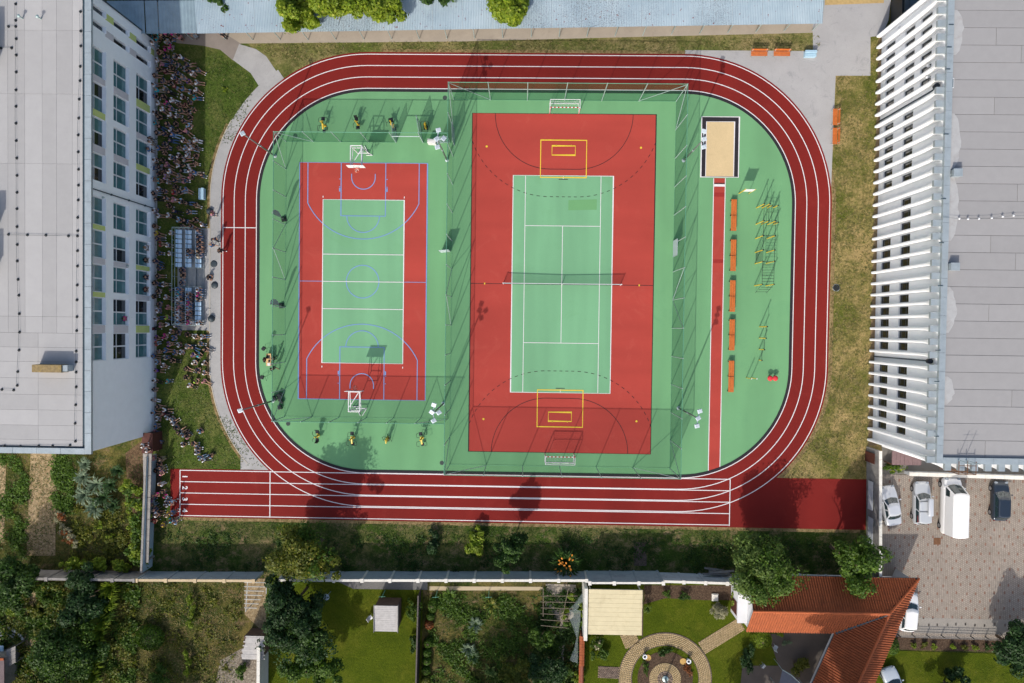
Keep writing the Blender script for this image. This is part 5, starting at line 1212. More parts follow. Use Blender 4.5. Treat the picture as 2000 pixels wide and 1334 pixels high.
# ------------------------------------------------------------------ vegetation
def leafmat(name, a, b, tr=1.0, hi=None):
    s = N(name); r = s.n('NewGeometry').outputs['Random Per Island']
    cc = s.ramp(r, [(0.0, a), (.55, tuple((x+y)/2 for x, y in zip(a, b))), (.9, b), (1.0, hi or b)])
    cc = s.mix(1.0, cc, s.ramp(s.noise(.9, 3), [(.3, .75), (.7, 1.2)]), 'MULTIPLY')
    return s.done(cc, .55, spec=.25, trans=s.mix(1.0, cc, (1.0*tr, 1.15*tr, .6*tr, 1), 'MULTIPLY'))
def leafcloud(center, rad, n, size, clumps=16, up=.5, squash=1.0, long=1.7, shell=.5, rs=None):
    """small leaves in clumps, the clumps gathered on uneven boughs: a ragged crown with gaps"""
    rs = rs or NR; rad = np.array(rad, float); nb = max(4, clumps//3)
    az = np.sort(rs.uniform(0, 2*pi, nb))+rs.uniform(0, 6); lobe = rs.uniform(.62, 1.12, nb); el = rs.uniform(-.25, 1.2, nb)
    bd = np.stack([np.cos(az)*np.cos(el), np.sin(az)*np.cos(el), np.sin(el)], 1)*lobe[:, None]*rs.uniform(.45, .72, nb)[:, None]
    kb = np.concatenate([np.arange(nb), rs.randint(0, nb, clumps*2)]); nc = len(kb)
    cc = bd[kb]+rs.normal(size=(nc, 3))*np.array([.2, .2, .17]); cr = rs.uniform(.13, .30, nc)
    cen = rs.rand(nc) < .16; cc[cen] *= .3; cc[:, 2] = np.clip(cc[:, 2], -.75, .8)
    w = cr**1.8; k = rs.choice(nc, n, p=w/w.sum())
    e = rs.normal(size=(n, 3)); e /= np.linalg.norm(e, axis=1)[:, None]
    stray = (rs.rand(n, 1) < .08)*rs.uniform(0, .45, (n, 1))
    q = (cc[k]+e*(rs.uniform(.25, 1.0, (n, 1))**.5+stray)*cr[k][:, None])*rad
    nrm = e*.8+np.array([0, 0, up])+rs.normal(size=(n, 3))*.5; nrm /= np.linalg.norm(nrm, axis=1)[:, None]
    t = np.cross(nrm, rs.normal(size=(n, 3))); t /= np.linalg.norm(t, axis=1)[:, None]+1e-9; b = np.cross(nrm, t)
    s = size*rs.uniform(.5, 1.4, (n, 1)); p = q+np.array(center)
    V = np.stack([p-t*s*long/2, p+b*s/2+nrm*s*.12, p+t*s*long/2, p-b*s/2+nrm*s*.12], 1).reshape(-1, 3)
    V[:, 2] = np.maximum(V[:, 2], .03)
    return V, np.arange(4*n).reshape(n, 4)
BARK = mat('bark', c(96, 82, 66), .25, 5, .95, .6)
L_LIME = leafmat('lime_leaves', c(110, 136, 34), c(150, 168, 46), 1.0, c(176, 182, 70))
L_YEL = leafmat('yellowish_leaves', c(82, 98, 30), c(132, 134, 46), .9, c(158, 146, 60))
L_MID = leafmat('green_leaves', c(62, 94, 28), c(104, 134, 44), .9)
L_DARK = leafmat('dark_leaves', c(42, 72, 26), c(78, 110, 40), .8)
L_GREY = leafmat('sage_leaves', c(84, 108, 84), c(134, 152, 122), .7)
L_CONI = leafmat('conifer_needles', c(38, 66, 32), c(66, 98, 48), .7)
L_OLIVE = leafmat('pale_leaves', c(84, 112, 46), c(130, 152, 74), .9)
L_RUST = leafmat('rusty_leaves', c(130, 78, 44), c(172, 104, 60), .8)
L_CREAM = leafmat('cream_plumes', c(150, 148, 116), c(190, 184, 150), .8)
FLOW = mat('orange_petals', c(226, 140, 34), .12, 8, .7)
def limbs(g, base, top, spread, n, r, rs):
    t = MB(); base, top = Vector(base), Vector(top); m = base.lerp(top, .55); t.tube(base, m, r, r*.7, 7); t.tube(m, top, r*.7, r*.3, 6)
    for k in range(n):
        a = 2*pi*k/n+rs.uniform(-.4, .4); q = base.lerp(top, rs.uniform(.35, .7)); e = q+Vector((cos(a)*spread*rs.uniform(.5, .9), sin(a)*spread*rs.uniform(.5, .9), (top.z-base.z)*rs.uniform(.15, .4)))
        h = q.lerp(e, .5)+Vector((0, 0, .2)); t.tube(q, h, r*.4, r*.25, 5); t.tube(h, e, r*.25, r*.08, 5)
    return t.build('trunk', BARK, g)
def tree(label, px, py, rpx, h, m, n=5000, size=.26, name='tree', cat='tree', flat=.72, clumps=18, lean=(0, 0), up=.5, m2=None, zf=.55, rzf=.47):
    """crown centre at a pixel of the photo, crown radius in pixels, h metres tall"""
    zc = h*zf; p = P(px, py, zc); r = rpx/17.8*(HC-zc)/HC*1.12; rz = h*rzf; n = int(n*2.3); size *= .72
    rs = np.random.RandomState(int(px*7+py)); bx, by = p.x-lean[0], p.y-lean[1]
    g = thing(name, label, cat, (bx, by, 0)); limbs(g, (bx, by, -.05), (p.x, p.y, h*.8), r*.8, 7, max(.06, r*.05), rs)
    V, Fq = leafcloud((p.x, p.y, zc), (r, r, rz), n, size, clumps, up, rs=rs)
    npmesh('crown', V, Fq, m, g)
    if m2:
        V, Fq = leafcloud((p.x, p.y, zc+rz*.15), (r*.95, r*.95, rz), n//5, size*.9, clumps, up, rs=rs); npmesh('new_growth', V, Fq, m2, g)
    return g
def bush(label, px, py, rx, ry, h, m, n=700, size=.15, name='bush', cat='bush', clumps=10, group=None, long=1.7, up=.6, m2=None, n2=0):
    p = P(px, py, h*.5); a, b = rx/17.8, ry/17.8; rs = np.random.RandomState(int(px*3+py*5))
    g = thing(name, label, cat, (p.x, p.y, 0), 0, group)
    st_ = MB()
    for k in range(5): st_.tube((p.x, p.y, -.02), (p.x+rs.uniform(-.6, .6)*a, p.y+rs.uniform(-.6, .6)*b, h*.6), .025, .01, 5)
    st_.build('stem', BARK, g)
    V, Fq = leafcloud((p.x, p.y, h*.5), (a*1.15, b*1.15, h*.6), int(n*1.4), size*.85, clumps, up, long=long, rs=rs); npmesh('foliage', V, Fq, m, g)
    if m2:
        V, Fq = leafcloud((p.x, p.y, h*.7), (a, b, h*.5), n2, size*1.1, 8, .8, rs=rs); npmesh('blossom', V, Fq, m2, g)
    return g
def ball(label, px, py, rx, ry, h, m, n=900, size=.1, name='clipped_bush', cat='bush', group=None):
    """clipped shrub: leaves on the skin of a rounded body over a dense core"""
    p = P(px, py, h*.5); a, b = rx/17.8, ry/17.8; rs = np.random.RandomState(int(px*3+py*5)); g = thing(name, label, cat, (p.x, p.y, 0), 0, group)
    e = rs.normal(size=(n, 3)); e /= np.linalg.norm(e, axis=1)[:, None]; e[:, 2] = np.abs(e[:, 2])*.9-.1*(rs.rand(n) < .3)
    q = np.array([p.x, p.y, h*.35])+e*np.array([a, b, h*.65])*rs.uniform(.85, 1.04, (n, 1)); nrm = e+rs.normal(size=(n, 3))*.4; nrm /= np.linalg.norm(nrm, axis=1)[:, None]
    t = np.cross(nrm, rs.normal(size=(n, 3))); t /= np.linalg.norm(t, axis=1)[:, None]; bb = np.cross(nrm, t); s = size*rs.uniform(.6, 1.4, (n, 1))
    npmesh('foliage', np.stack([q-t*s*.8, q+bb*s*.5, q+t*s*.8, q-bb*s*.5], 1).reshape(-1, 3), np.arange(4*n).reshape(n, 4), m, g)
    MB().lathe((p.x, p.y, 0), [(.05, 0), (min(a, b)*.8, h*.25), (min(a, b)*.75, h*.6), (.1, h*.9)], 12).build('core', BARK, g)
    return g
def rosette(label, px, py, r, h, m, n=40, w=.07, name='plant', cat='plant', group=None, m2=None):
    """long arching leaves from one root"""
    p = P(px, py, 0); rs = np.random.RandomState(int(px*11+py)); g = thing(name, label, cat, (p.x, p.y, 0), 0, group); b = MB(); R_ = r/17.8
    for k in range(n):
        a = rs.uniform(0, 2*pi); L = R_*rs.uniform(.6, 1.1); pts = []
        for t in (0, .35, .7, 1.0): pts.append((p.x+cos(a)*L*t, p.y+sin(a)*L*t, .05+h*rs.uniform(.9, 1.1)*sin(t*pi*.72)))
        nx, ny = -sin(a), cos(a); vs = []
        for (x, y, z), ww in zip(pts, (.5, 1, .8, .05)): vs += [(x-nx*w*ww, y-ny*w*ww, z), (x+nx*w*ww, y+ny*w*ww, z)]
        b.add(vs, [(2*i, 2*i+1, 2*i+3, 2*i+2) for i in range(3)])
    b.build('leaf_rosette', m, g)
    if m2:
        f = MB()
        for k in range(22): a = rs.uniform(0, 2*pi); q = R_*rs.uniform(.1, .7); f.obox((p.x+cos(a)*q, p.y+sin(a)*q, h*rs.uniform(.9, 1.3)), (.2, .14, .06), a, (rs.uniform(-.5, .5), 'X'))
        f.build('flowers', m2, g)
    return g
# trees along the frame and in the gardens
tree('tall bright green tree overhanging the blue shelter roof, leftmost crown', 585, 8, 50, 8.5, L_LIME, 5000, .3)
tree('bright green tree overhanging the shelter roof in the middle', 662, 6, 54, 9, L_LIME, 5000, .3)
tree('lighter bright green tree right of the middle crown over shelter', 738, 2, 50, 8.5, L_LIME, 4500, .3)
tree('round bright green tree alone over the shelter roof', 988, 4, 46, 8, L_LIME, 5500, .3)
tree('dark tree mass behind the shelter at far left top', 430, -34, 40, 5, L_DARK, 3000, .3)
tree('dark tree behind the shelter between the bright crowns', 860, -36, 46, 6, L_DARK, 3000, .3)
tree('yellowish green tree with bare branch behind the white coped wall', 606, 1078, 60, 8.2, L_YEL, 7000, .24, clumps=26, m2=L_MID)
tree('dark green tree standing in back lawn beside the lime bush', 1000, 1076, 38, 5.5, L_DARK, 4200, .22, clumps=16)
tree('large rounded green tree over the house ridge end', 1496, 1112, 66, 7.6, L_OLIVE, 9500, .22, clumps=30, m2=L_MID)
tree('dark spreading tree between house roof and boundary wall', 1656, 1092, 56, 7.4, L_MID, 5200, .24, clumps=24)
tree('large dark fir like tree by the wall end, topmost of three', 575, 1178, 58, 7.8, L_CONI, 7000, .24, clumps=24)
tree('large dark green tree in the middle of the garden clump', 598, 1236, 58, 7.2, L_DARK, 7500, .24, clumps=26, m2=L_CONI)
tree('glossy dark green tree at the bottom of the garden clump', 606, 1300, 50, 6.0, L_MID, 6500, .22, clumps=22)
tree('dark tree at the lower right corner by the flower bed', 1978, 1262, 52, 4.6, L_CONI, 6000, .24, clumps=22)
tree('dark tree below the lawn at the lower right', 1862, 1346, 40, 3.0, L_CONI, 4000, .24, clumps=18)
tree('broad hazel tree by the grey panel wall in left garden', 165, 1168, 52, 4.2, L_CONI, 5200, .26, clumps=22)
tree('dark leafy tree at the left edge beside the panel wall', 18, 1128, 56, 5.0, L_DARK, 5500, .26, clumps=22)
tree('wide dark plum tree at the lower left garden', 130, 1278, 64, 5.0, L_DARK, 7500, .22, clumps=28, m2=L_MID)
tree('tall tree south of the house courtyard, crown at frame edge', 1504, 1640, 96, 14, L_DARK, 5000, .42, clumps=24, zf=.72, rzf=.28)
tree('tall tree beyond the lower frame edge near the courtyard', 1682, 1452, 98, 14, L_DARK, 6000, .42, clumps=24, zf=.72, rzf=.28)
tree('dark tree beyond the lower left frame edge', 60, 1405, 78, 8, L_DARK, 5000, .3, clumps=22)
tree('dark tree beyond the lower frame edge behind the shed', 250, 1420, 70, 7, L_DARK, 5000, .3, clumps=20)
tree('dark tree beyond the lower frame edge by garden plots', 960, 1420, 80, 7.5, L_DARK, 5000, .3, clumps=20)
tree('slim bushy tree in the narrow vegetable garden, upper', 1055, 1240, 24, 2.8, L_MID, 1800, .17)
tree('dark fruit tree low in the narrow vegetable garden', 1075, 1296, 36, 3.2, L_CONI, 3200, .18)
tree('yellow green fruit tree at the bottom of vegetable garden', 1010, 1310, 34, 3.2, L_YEL, 2600, .18)
bush('bright lime bush left of the dark tree in back lawn', 937, 1066, 24, 30, 1.8, L_LIME, 1500, .17, long=2.4)
bush('small dark bush in the back lawn below lane four', 841, 1062, 20, 24, 1.5, L_CONI, 900, .17, long=2.2)
rosette('large plant with orange flowers in front of bluish wall', 1104, 1092, 34, 1.5, L_DARK, 110, .06, m2=FLOW)
bush('green sapling bush leaning on the dark slatted fence', 808, 1187, 14, 24, 1.6, L_MID, 900, .13)
bush('dark round bush lower beside the dark slatted fence', 808, 1256, 12, 17, 1.4, L_DARK, 700, .12)
hl = [(845, 1183, 9, 16, L_MID, 'long green shrub topmost in the hedge row'), (841, 1204, 8, 8, L_MID, 'green shrub above the rusty one in hedge row'), (838, 1220, 9, 10, L_RUST, 'rusty brown shrub in the hedge row'), (836, 1256, 9, 10, L_MID, 'round shrub just below the gap in hedge row'),
      (834, 1275, 9, 9, L_MID, 'round shrub second below the gap in hedge row'), (833.5, 1291, 9, 8, L_MID, 'round shrub third below the gap in hedge row'), (832, 1310, 9, 9, L_MID, 'round shrub second from the bottom of hedge row'), (831, 1328, 9, 9, L_YEL, 'yellowish shrub at the bottom of the hedge row')]
for x, y, a, b, m, t in hl: ball(t, x, y, a, b, 1.0, m, 700, .1, group='hedge row beside the dark fence')
bush('dark green shrub by the carport gravel bed', 1304, 1160, 9, 10, .7, L_MID, 350, .11)
bush('dark wide shrub in the middle of the gravel bed', 1334, 1163, 13, 9, .7, L_DARK, 400, .11)
bush('pale feathery grass clump beside the white house gable', 1408, 1185, 22, 24, 1.2, L_CREAM, 1300, .12, long=3)
bush('yellow leaved shrub between pale grass and house gable', 1432, 1170, 12, 14, 1.2, L_LIME, 600, .12)
rosette('spiky green plant at the carport right edge', 1264, 1185, 11, .6, L_OLIVE, 30, .04)
bush('white flowering shrub under the carport lower edge', 1165, 1254, 14, 14, 1.1, L_MID, 600, .12, m2=L_CREAM, n2=60)
bush('green shrub below the white flowering one by tile wall', 1172, 1280, 18, 14, 1.0, L_MID, 700, .13)
ball('smooth lime clipped dome bush beside the house', 1487, 1250, 21, 18, 1.3, L_LIME, 2600, .09)
bush('dark conifer bush at the house path corner', 1458, 1282, 17, 34, 1.6, L_CONI, 1600, .12)
bush('golden green shrub in the shaded courtyard', 1556, 1298, 22, 22, 1.3, L_YEL, 1300, .13)
bush('small blue green shrub in the shaded courtyard', 1536, 1256, 9, 8, .8, L_GREY, 350, .1)
bush('yellow shrub right under the house eave', 1523, 1240, 9, 6, .6, L_LIME, 260, .1)
ball('tall clipped conifer at the house corner by flower bed', 1744, 1262, 12, 18, 1.6, L_MID, 1200, .09)
for i, (x, y, m) in enumerate(((1786, 1260, L_LIME), (1806, 1262, L_YEL), (1824, 1262, L_LIME), (1861, 1262, L_LIME), (1883, 1263, L_YEL), (1904, 1263, L_LIME), (1926, 1265, L_DARK), (1950, 1266, L_YEL))):
    bush(('first', 'second', 'third', 'fourth', 'fifth', 'sixth', 'seventh', 'eighth')[i]+' low shrub from the left in car park flower bed', x, y, 8, 7, .5, m, 240, .1, group='low shrubs in the flower bed')
bush('leafy creeper on the wall corner under the hall', 1744, 913, 25, 11, 1.1, L_MID, 900, .14, m2=L_LIME, n2=90)
bush('low plants in the upper bed of the round garden', 1304, 1274, 24, 9, .5, L_DARK, 500, .1)
bush('low plants in the left bed of the round garden', 1262, 1302, 7, 16, .5, L_MID, 350, .1)
bush('low plants in the right bed of the round garden', 1342, 1310, 11, 14, .5, L_RUST, 350, .1)
# left vegetable garden
for i, (x, y, r, m) in enumerate(((172, 905, 16, L_GREY), (168, 930, 20, L_GREY), (192, 945, 24, L_GREY), (168, 965, 22, L_GREY), (205, 970, 24, L_CONI), (222, 945, 18, L_CONI), (236, 918, 16, L_CONI), (190, 990, 22, L_GREY), (226, 985, 18, L_CONI))):
    rosette('grey green cabbage plant in the left garden, '+('topmost', 'second from top', 'near the middle left', 'left beside the middle', 'dark one at centre', 'dark one right of centre', 'dark one at the upper right', 'lowest pale one', 'lowest dark one')[i], x, y, r, .7, m, 46, .1, 'cabbage_plant', 'plant', 'grey green cabbages in left garden')
for i, (x, y) in enumerate(((262, 955), (270, 985), (268, 1015), (274, 1045), (262, 1070), (276, 1095))):
    bush(('first', 'second', 'third', 'fourth', 'fifth', 'sixth')[i]+' yellow green vine bush from the top beside lean-to', x, y, 21, 20, 1.6, L_LIME, 1300, .16, group='vine bushes by the lean-to', m2=L_MID, n2=200)
for i, (x, y) in enumerate(((140, 1100), (170, 1102), (200, 1103), (232, 1104))):
    bush(('first', 'second', 'third', 'fourth')[i]+' trailing vine from the left along grey panel wall', x, y, 21, 13, 1.6, L_LIME, 1000, .16, group='vines along the panel wall', m2=L_LIME, n2=160)
for i, (x, y) in enumerate(((120, 1012), (128, 1035), (140, 1052), (196, 1028), (212, 1048))):
    bush(('dry straw coloured plant clump, topmost', 'dry straw coloured plant clump, second', 'dry straw coloured plant clump, third', 'yellow flowering clump in the left garden, upper', 'yellow flowering clump in the left garden, lower')[i], x, y, 15, 13, .9, (L_CREAM if i < 3 else L_YEL), 500, .14, m2=L_RUST if i < 3 else L_LIME, n2=90)
for i, (x, y) in enumerate(((228, 1140), (225, 1162), (222, 1184), (212, 1200), (208, 1225), (200, 1250), (198, 1278), (195, 1305), (192, 1330))):
    rosette('tall maize plant in the garden row, '+('topmost', 'second', 'third', 'fourth', 'fifth', 'sixth', 'seventh', 'eighth', 'lowest')[i]+' from the wall', x, y, 24, 1.8, (L_LIME, L_MID)[i % 3 == 2], 64, .07, 'maize_plant', 'plant', 'maize row in the lower left garden')
ball('round green bush alone in the dry grass plot', 292, 1246, 28, 26, 1.5, L_MID, 2600, .12)
bush('dark green bush at the bottom of dry grass plot', 312, 1322, 22, 26, 1.4, L_MID, 1200, .14)
for i, (x, y) in enumerate(((374, 1170), (378, 1192), (372, 1212))): bush(('upper', 'middle', 'lower')[i]+' thin yellow green climber in the dry grass plot', x, y, 8, 13, 1.2, L_LIME, 320, .12, group='thin climbers')
for i, (x, y) in enumerate(((366, 1276), (368, 1294), (364, 1312))): bush(('upper', 'middle', 'lower')[i]+' thin green climber low in the dry grass plot', x, y, 6, 11, 1.1, L_LIME, 260, .12, group='lower thin climbers')
bush('shrub in front of the old grey board shed', 476, 1306, 16, 17, 1.2, L_MID, 800, .14)
for i, (x, y) in enumerate(((70, 1190), (88, 1170), (40, 1205), (20, 1190))): bush(('leafy shrub right of the bare soil strip', 'flowering shrub above the bare soil strip', 'low green shrub left of the soil strip', 'bright low shrub at the far left garden')[i], x, y, 18, 16, 1.1, (L_YEL, L_MID, L_MID, L_LIME)[i], 700, .15)
for i, (x, y, m) in enumerate(((930, 1217, L_GREY), (915, 1265, L_GREY), (925, 1280, L_CONI), (880, 1160, L_MID), (960, 1180, L_YEL), (958, 1305, L_OLIVE))):
    rosette(('sage green cabbage in the middle plot, upper', 'sage green cabbage in the middle plot, centre', 'dark cabbage in the middle plot, lowest', 'leafy plant near the slab path', 'yellowish plant at the plot edge', 'pale leafy plant low in the plot')[i], x, y, 17, .5, m, 40, .08)
for i, (x, y) in enumerate(((1140, 1200), (1137, 1215), (1138, 1182), (1108, 1215), (1104, 1195), (1115, 1310), (1128, 1322), (1100, 1325), (1112, 1160))):
    bush('climbing vine by the carport wall, '+('upper', 'lower', 'topmost', 'under the net', 'left of net', 'large one at the bottom', 'bottom one by tile wall', 'bottom left one', 'by the trellis top')[i], x, y, 11, 12, 1.5, (L_LIME, L_MID)[i % 2], 480, .13, group='vines around the net')
for i, (x, y) in enumerate(((440, 176), (505, 805), (433, 1042))): bush(('bright green weed tuft in the lawn by the curved path', 'weed tuft beside the track kerb', 'weed tuft in back lawn')[i], x, y, 6, 6, .2, L_LIME, 120, .1, name='weed', cat='weed') if i == 0 else None
# grass blades and ground cover
EXC = [[(300, 60), (440, 62), (476, 82), (458, 122), (430, 100), (395, 92), (345, 87)], [(465, 82), (502, 92), (522, 108), (577, 124), (505, 170), (486, 147), (452, 118)], [(345, 443), (438, 443), (432, 652), (345, 648)], [(1338, 96), (1604, 98), (1604, 112), (1338, 112)], [(1238, 1059), (1263, 1059), (1263, 1105), (1238, 1105)]]
def scatter(name, poly, dens, L, w, m, z=.0, hgt=.10, flat=.5):
    q = [P(x, y) for x, y in poly]; xs = np.array([v.x for v in q]); ys = np.array([v.y for v in q])
    A = abs(sum(xs[i]*ys[i-1]-xs[i-1]*ys[i] for i in range(len(q))))/2; bb = (xs.max()-xs.min())*(ys.max()-ys.min())
    n = int(bb*dens); x = NR.uniform(xs.min(), xs.max(), n); y = NR.uniform(ys.min(), ys.max(), n); ins = np.zeros(n, bool); j = len(q)-1
    for i in range(len(q)):
        cnd = ((ys[i] > y) != (ys[j] > y)) & (x < (xs[j]-xs[i])*(y-ys[i])/(ys[j]-ys[i]+1e-12)+xs[i]); ins ^= cnd; j = i
    dp = np.hypot(np.maximum(0, np.abs(x-(TX0+TX1)/2)-(TX1-TX0)/2+TR), np.maximum(0, np.abs(y-(TY0+TY1)/2)-(TY1-TY0)/2+TR))
    ins &= dp > TR+3*1.235+np.where((x < -21) & (np.abs(y) < 15), 1.75, .35)
    for ep in EXC:
        e = [P(u, v) for u, v in ep]; ie = np.zeros(n, bool); j = len(e)-1
        for i in range(len(e)):
            ie ^= ((e[i].y > y) != (e[j].y > y)) & (x < (e[j].x-e[i].x)*(y-e[i].y)/(e[j].y-e[i].y+1e-12)+e[i].x); j = i
        ins &= ~ie
    nz = np.sin(x*.9+np.sin(y*.7)*2)+np.sin(y*1.1+np.sin(x*.5)*2); ins &= NR.rand(n) < .65+.2*nz
    x, y = x[ins], y[ins]; n = len(x); a = NR.uniform(0, 2*pi, n); l = L*NR.uniform(.5, 1.4, n); h = hgt*NR.uniform(.4, 1.3, n)
    p = np.stack([x, y, np.full(n, z+.006)], 1); d = np.stack([np.cos(a)*l, np.sin(a)*l, h], 1); s = np.stack([-np.sin(a), np.cos(a), np.zeros(n)], 1)*w
    V = np.stack([p-s, p+s, p+d*.6+s*.8+[0, 0, .02], p+d], 1).reshape(-1, 3)
    return npmesh(name, V, np.arange(4*n).reshape(n, 4), m, None, 'stuff')
B_GREEN = leafmat('grass_blades', c(74, 98, 36), c(110, 124, 56), .8, c(160, 146, 96))
B_DRY = leafmat('dry_blades', c(98, 110, 50), c(160, 144, 96), .8, c(190, 170, 124))
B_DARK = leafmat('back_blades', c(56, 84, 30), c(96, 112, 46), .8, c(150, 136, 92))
B_STRAW = leafmat('straw_blades', c(140, 126, 76), c(186, 166, 112), .7)
scatter('grass', [(305, 90), (395, 92), (500, 150), (440, 400), (430, 640), (520, 912), (318, 915), (305, 600)], 40, .22, .034, B_GREEN, .004)
scatter('grass', [(480, 88), (1600, 70), (1600, 108), (560, 130)], 48, .22, .034, B_DRY, .006)
scatter('grass', [(1632, 150), (1700, 150), (1705, 75), (1718, 75), (1695, 930), (1540, 935), (1622, 640)], 42, .22, .034, B_DRY, .004)
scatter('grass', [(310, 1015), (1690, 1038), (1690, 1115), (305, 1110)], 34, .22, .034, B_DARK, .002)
scatter('grass', [(-30, 890), (280, 890), (275, 1105), (-30, 1105)], 34, .2, .03, B_DARK, .02)
scatter('straw', [(60, 890), (110, 890), (105, 1085), (40, 1090)], 26, .22, .025, B_STRAW, .02)
def weeds(name, poly, n, size, h, m, patch=1.2):
    """knee high ground cover: leafy tufts crowding in irregular patches"""
    q = [P(x, y) for x, y in poly]; xs = np.array([v.x for v in q]); ys = np.array([v.y for v in q])
    nt = n//14; x = NR.uniform(xs.min(), xs.max(), nt*4); y = NR.uniform(ys.min(), ys.max(), nt*4); ins = np.zeros(len(x), bool); j = len(q)-1
    for i in range(len(q)):
        cnd = ((ys[i] > y) != (ys[j] > y)) & (x < (xs[j]-xs[i])*(y-ys[i])/(ys[j]-ys[i]+1e-12)+xs[i]); ins ^= cnd; j = i
    ph = NR.uniform(0, 6, 6); f = np.sin(x*patch+ph[0]+1.5*np.sin(y*.8*patch+ph[1]))+np.sin(y*1.2*patch+ph[2]+1.5*np.sin(x*.7*patch+ph[3]))+.8*np.sin((x+y)*2*patch+ph[4])
    ins &= f+NR.normal(size=len(x))*.5 > .1; x, y = x[ins][:nt], y[ins][:nt]; k = np.repeat(np.arange(len(x)), 14); m_ = len(k)
    hh = NR.uniform(.4, 1.2, len(x))*h; e = NR.normal(size=(m_, 3))*np.array([.2, .2, .3]); p = np.stack([x[k], y[k], hh[k]*.6], 1)+e*np.array([1, 1, h]); p[:, 2] = np.maximum(p[:, 2], .06)
    nr = NR.normal(size=(m_, 3))*.55+[0, 0, .9]; nr /= np.linalg.norm(nr, axis=1)[:, None]; t = np.cross(nr, NR.normal(size=(m_, 3))); t /= np.linalg.norm(t, axis=1)[:, None]; b = np.cross(nr, t); s = size*NR.uniform(.5, 1.5, (m_, 1))
    return npmesh(name, np.stack([p-t*s*.9, p+b*s*.45, p+t*s*.9, p-b*s*.45], 1).reshape(-1, 3), np.arange(4*m_).reshape(m_, 4), m, None, 'stuff')
weeds('weeds', [(-30, 1140), (275, 1140), (262, 1345), (-30, 1345)], 26000, .15, .5, L_MID)
weeds('weeds', [(-30, 1140), (275, 1140), (262, 1345), (-30, 1345)], 12000, .14, .7, L_YEL, 1.7)
weeds('weeds', [(285, 1140), (478, 1140), (450, 1345), (270, 1345)], 3500, .13, .3, L_YEL, 1.5)
weeds('weeds', [(108, 890), (152, 890), (140, 1000), (100, 1000)], 5000, .14, .35, L_MID, 1.3)
weeds('weeds', [(150, 990), (250, 1000), (262, 1095), (140, 1090)], 4500, .13, .4, L_YEL, 1.6)
weeds('weeds', [(-30, 890), (62, 890), (50, 1090), (-30, 1090)], 4500, .14, .3, L_MID, 1.1)
weeds('weeds', [(840, 1160), (1060, 1165), (1135, 1345), (840, 1345)], 16000, .13, .35, L_MID, 1.2)
weeds('weeds', [(1060, 1150), (1140, 1150), (1135, 1345), (1040, 1345)], 7000, .15, .6, L_DARK, 1.6)
weeds('weeds', [(310, 1040), (1690, 1060), (1700, 1115), (305, 1112)], 9000, .12, .2, L_DARK, .8)
scatter('grass', [(-30, 1135), (470, 1135), (460, 1345), (-30, 1345)], 30, .22, .03, B_DARK, .01)
scatter('straw', [(285, 1140), (478, 1140), (450, 1345), (270, 1345)], 30, .24, .025, B_STRAW, .012)
scatter('grass', [(640, 1140), (815, 1150), (815, 1345), (640, 1345)], 14, .09, .014, leafmat('lawn_blades', c(92, 106, 24), c(116, 120, 40), .8), .008, .05)
scatter('grass', [(860, 1155), (1055, 1160), (1060, 1345), (845, 1345)], 30, .2, .03, B_DARK, .012)
scatter('grass', [(1760, 1285), (2010, 1290), (2010, 1345), (1750, 1345)], 18, .1, .016, leafmat('lawn_blades', c(92, 106, 24), c(116, 120, 40), .8), .010, .05)
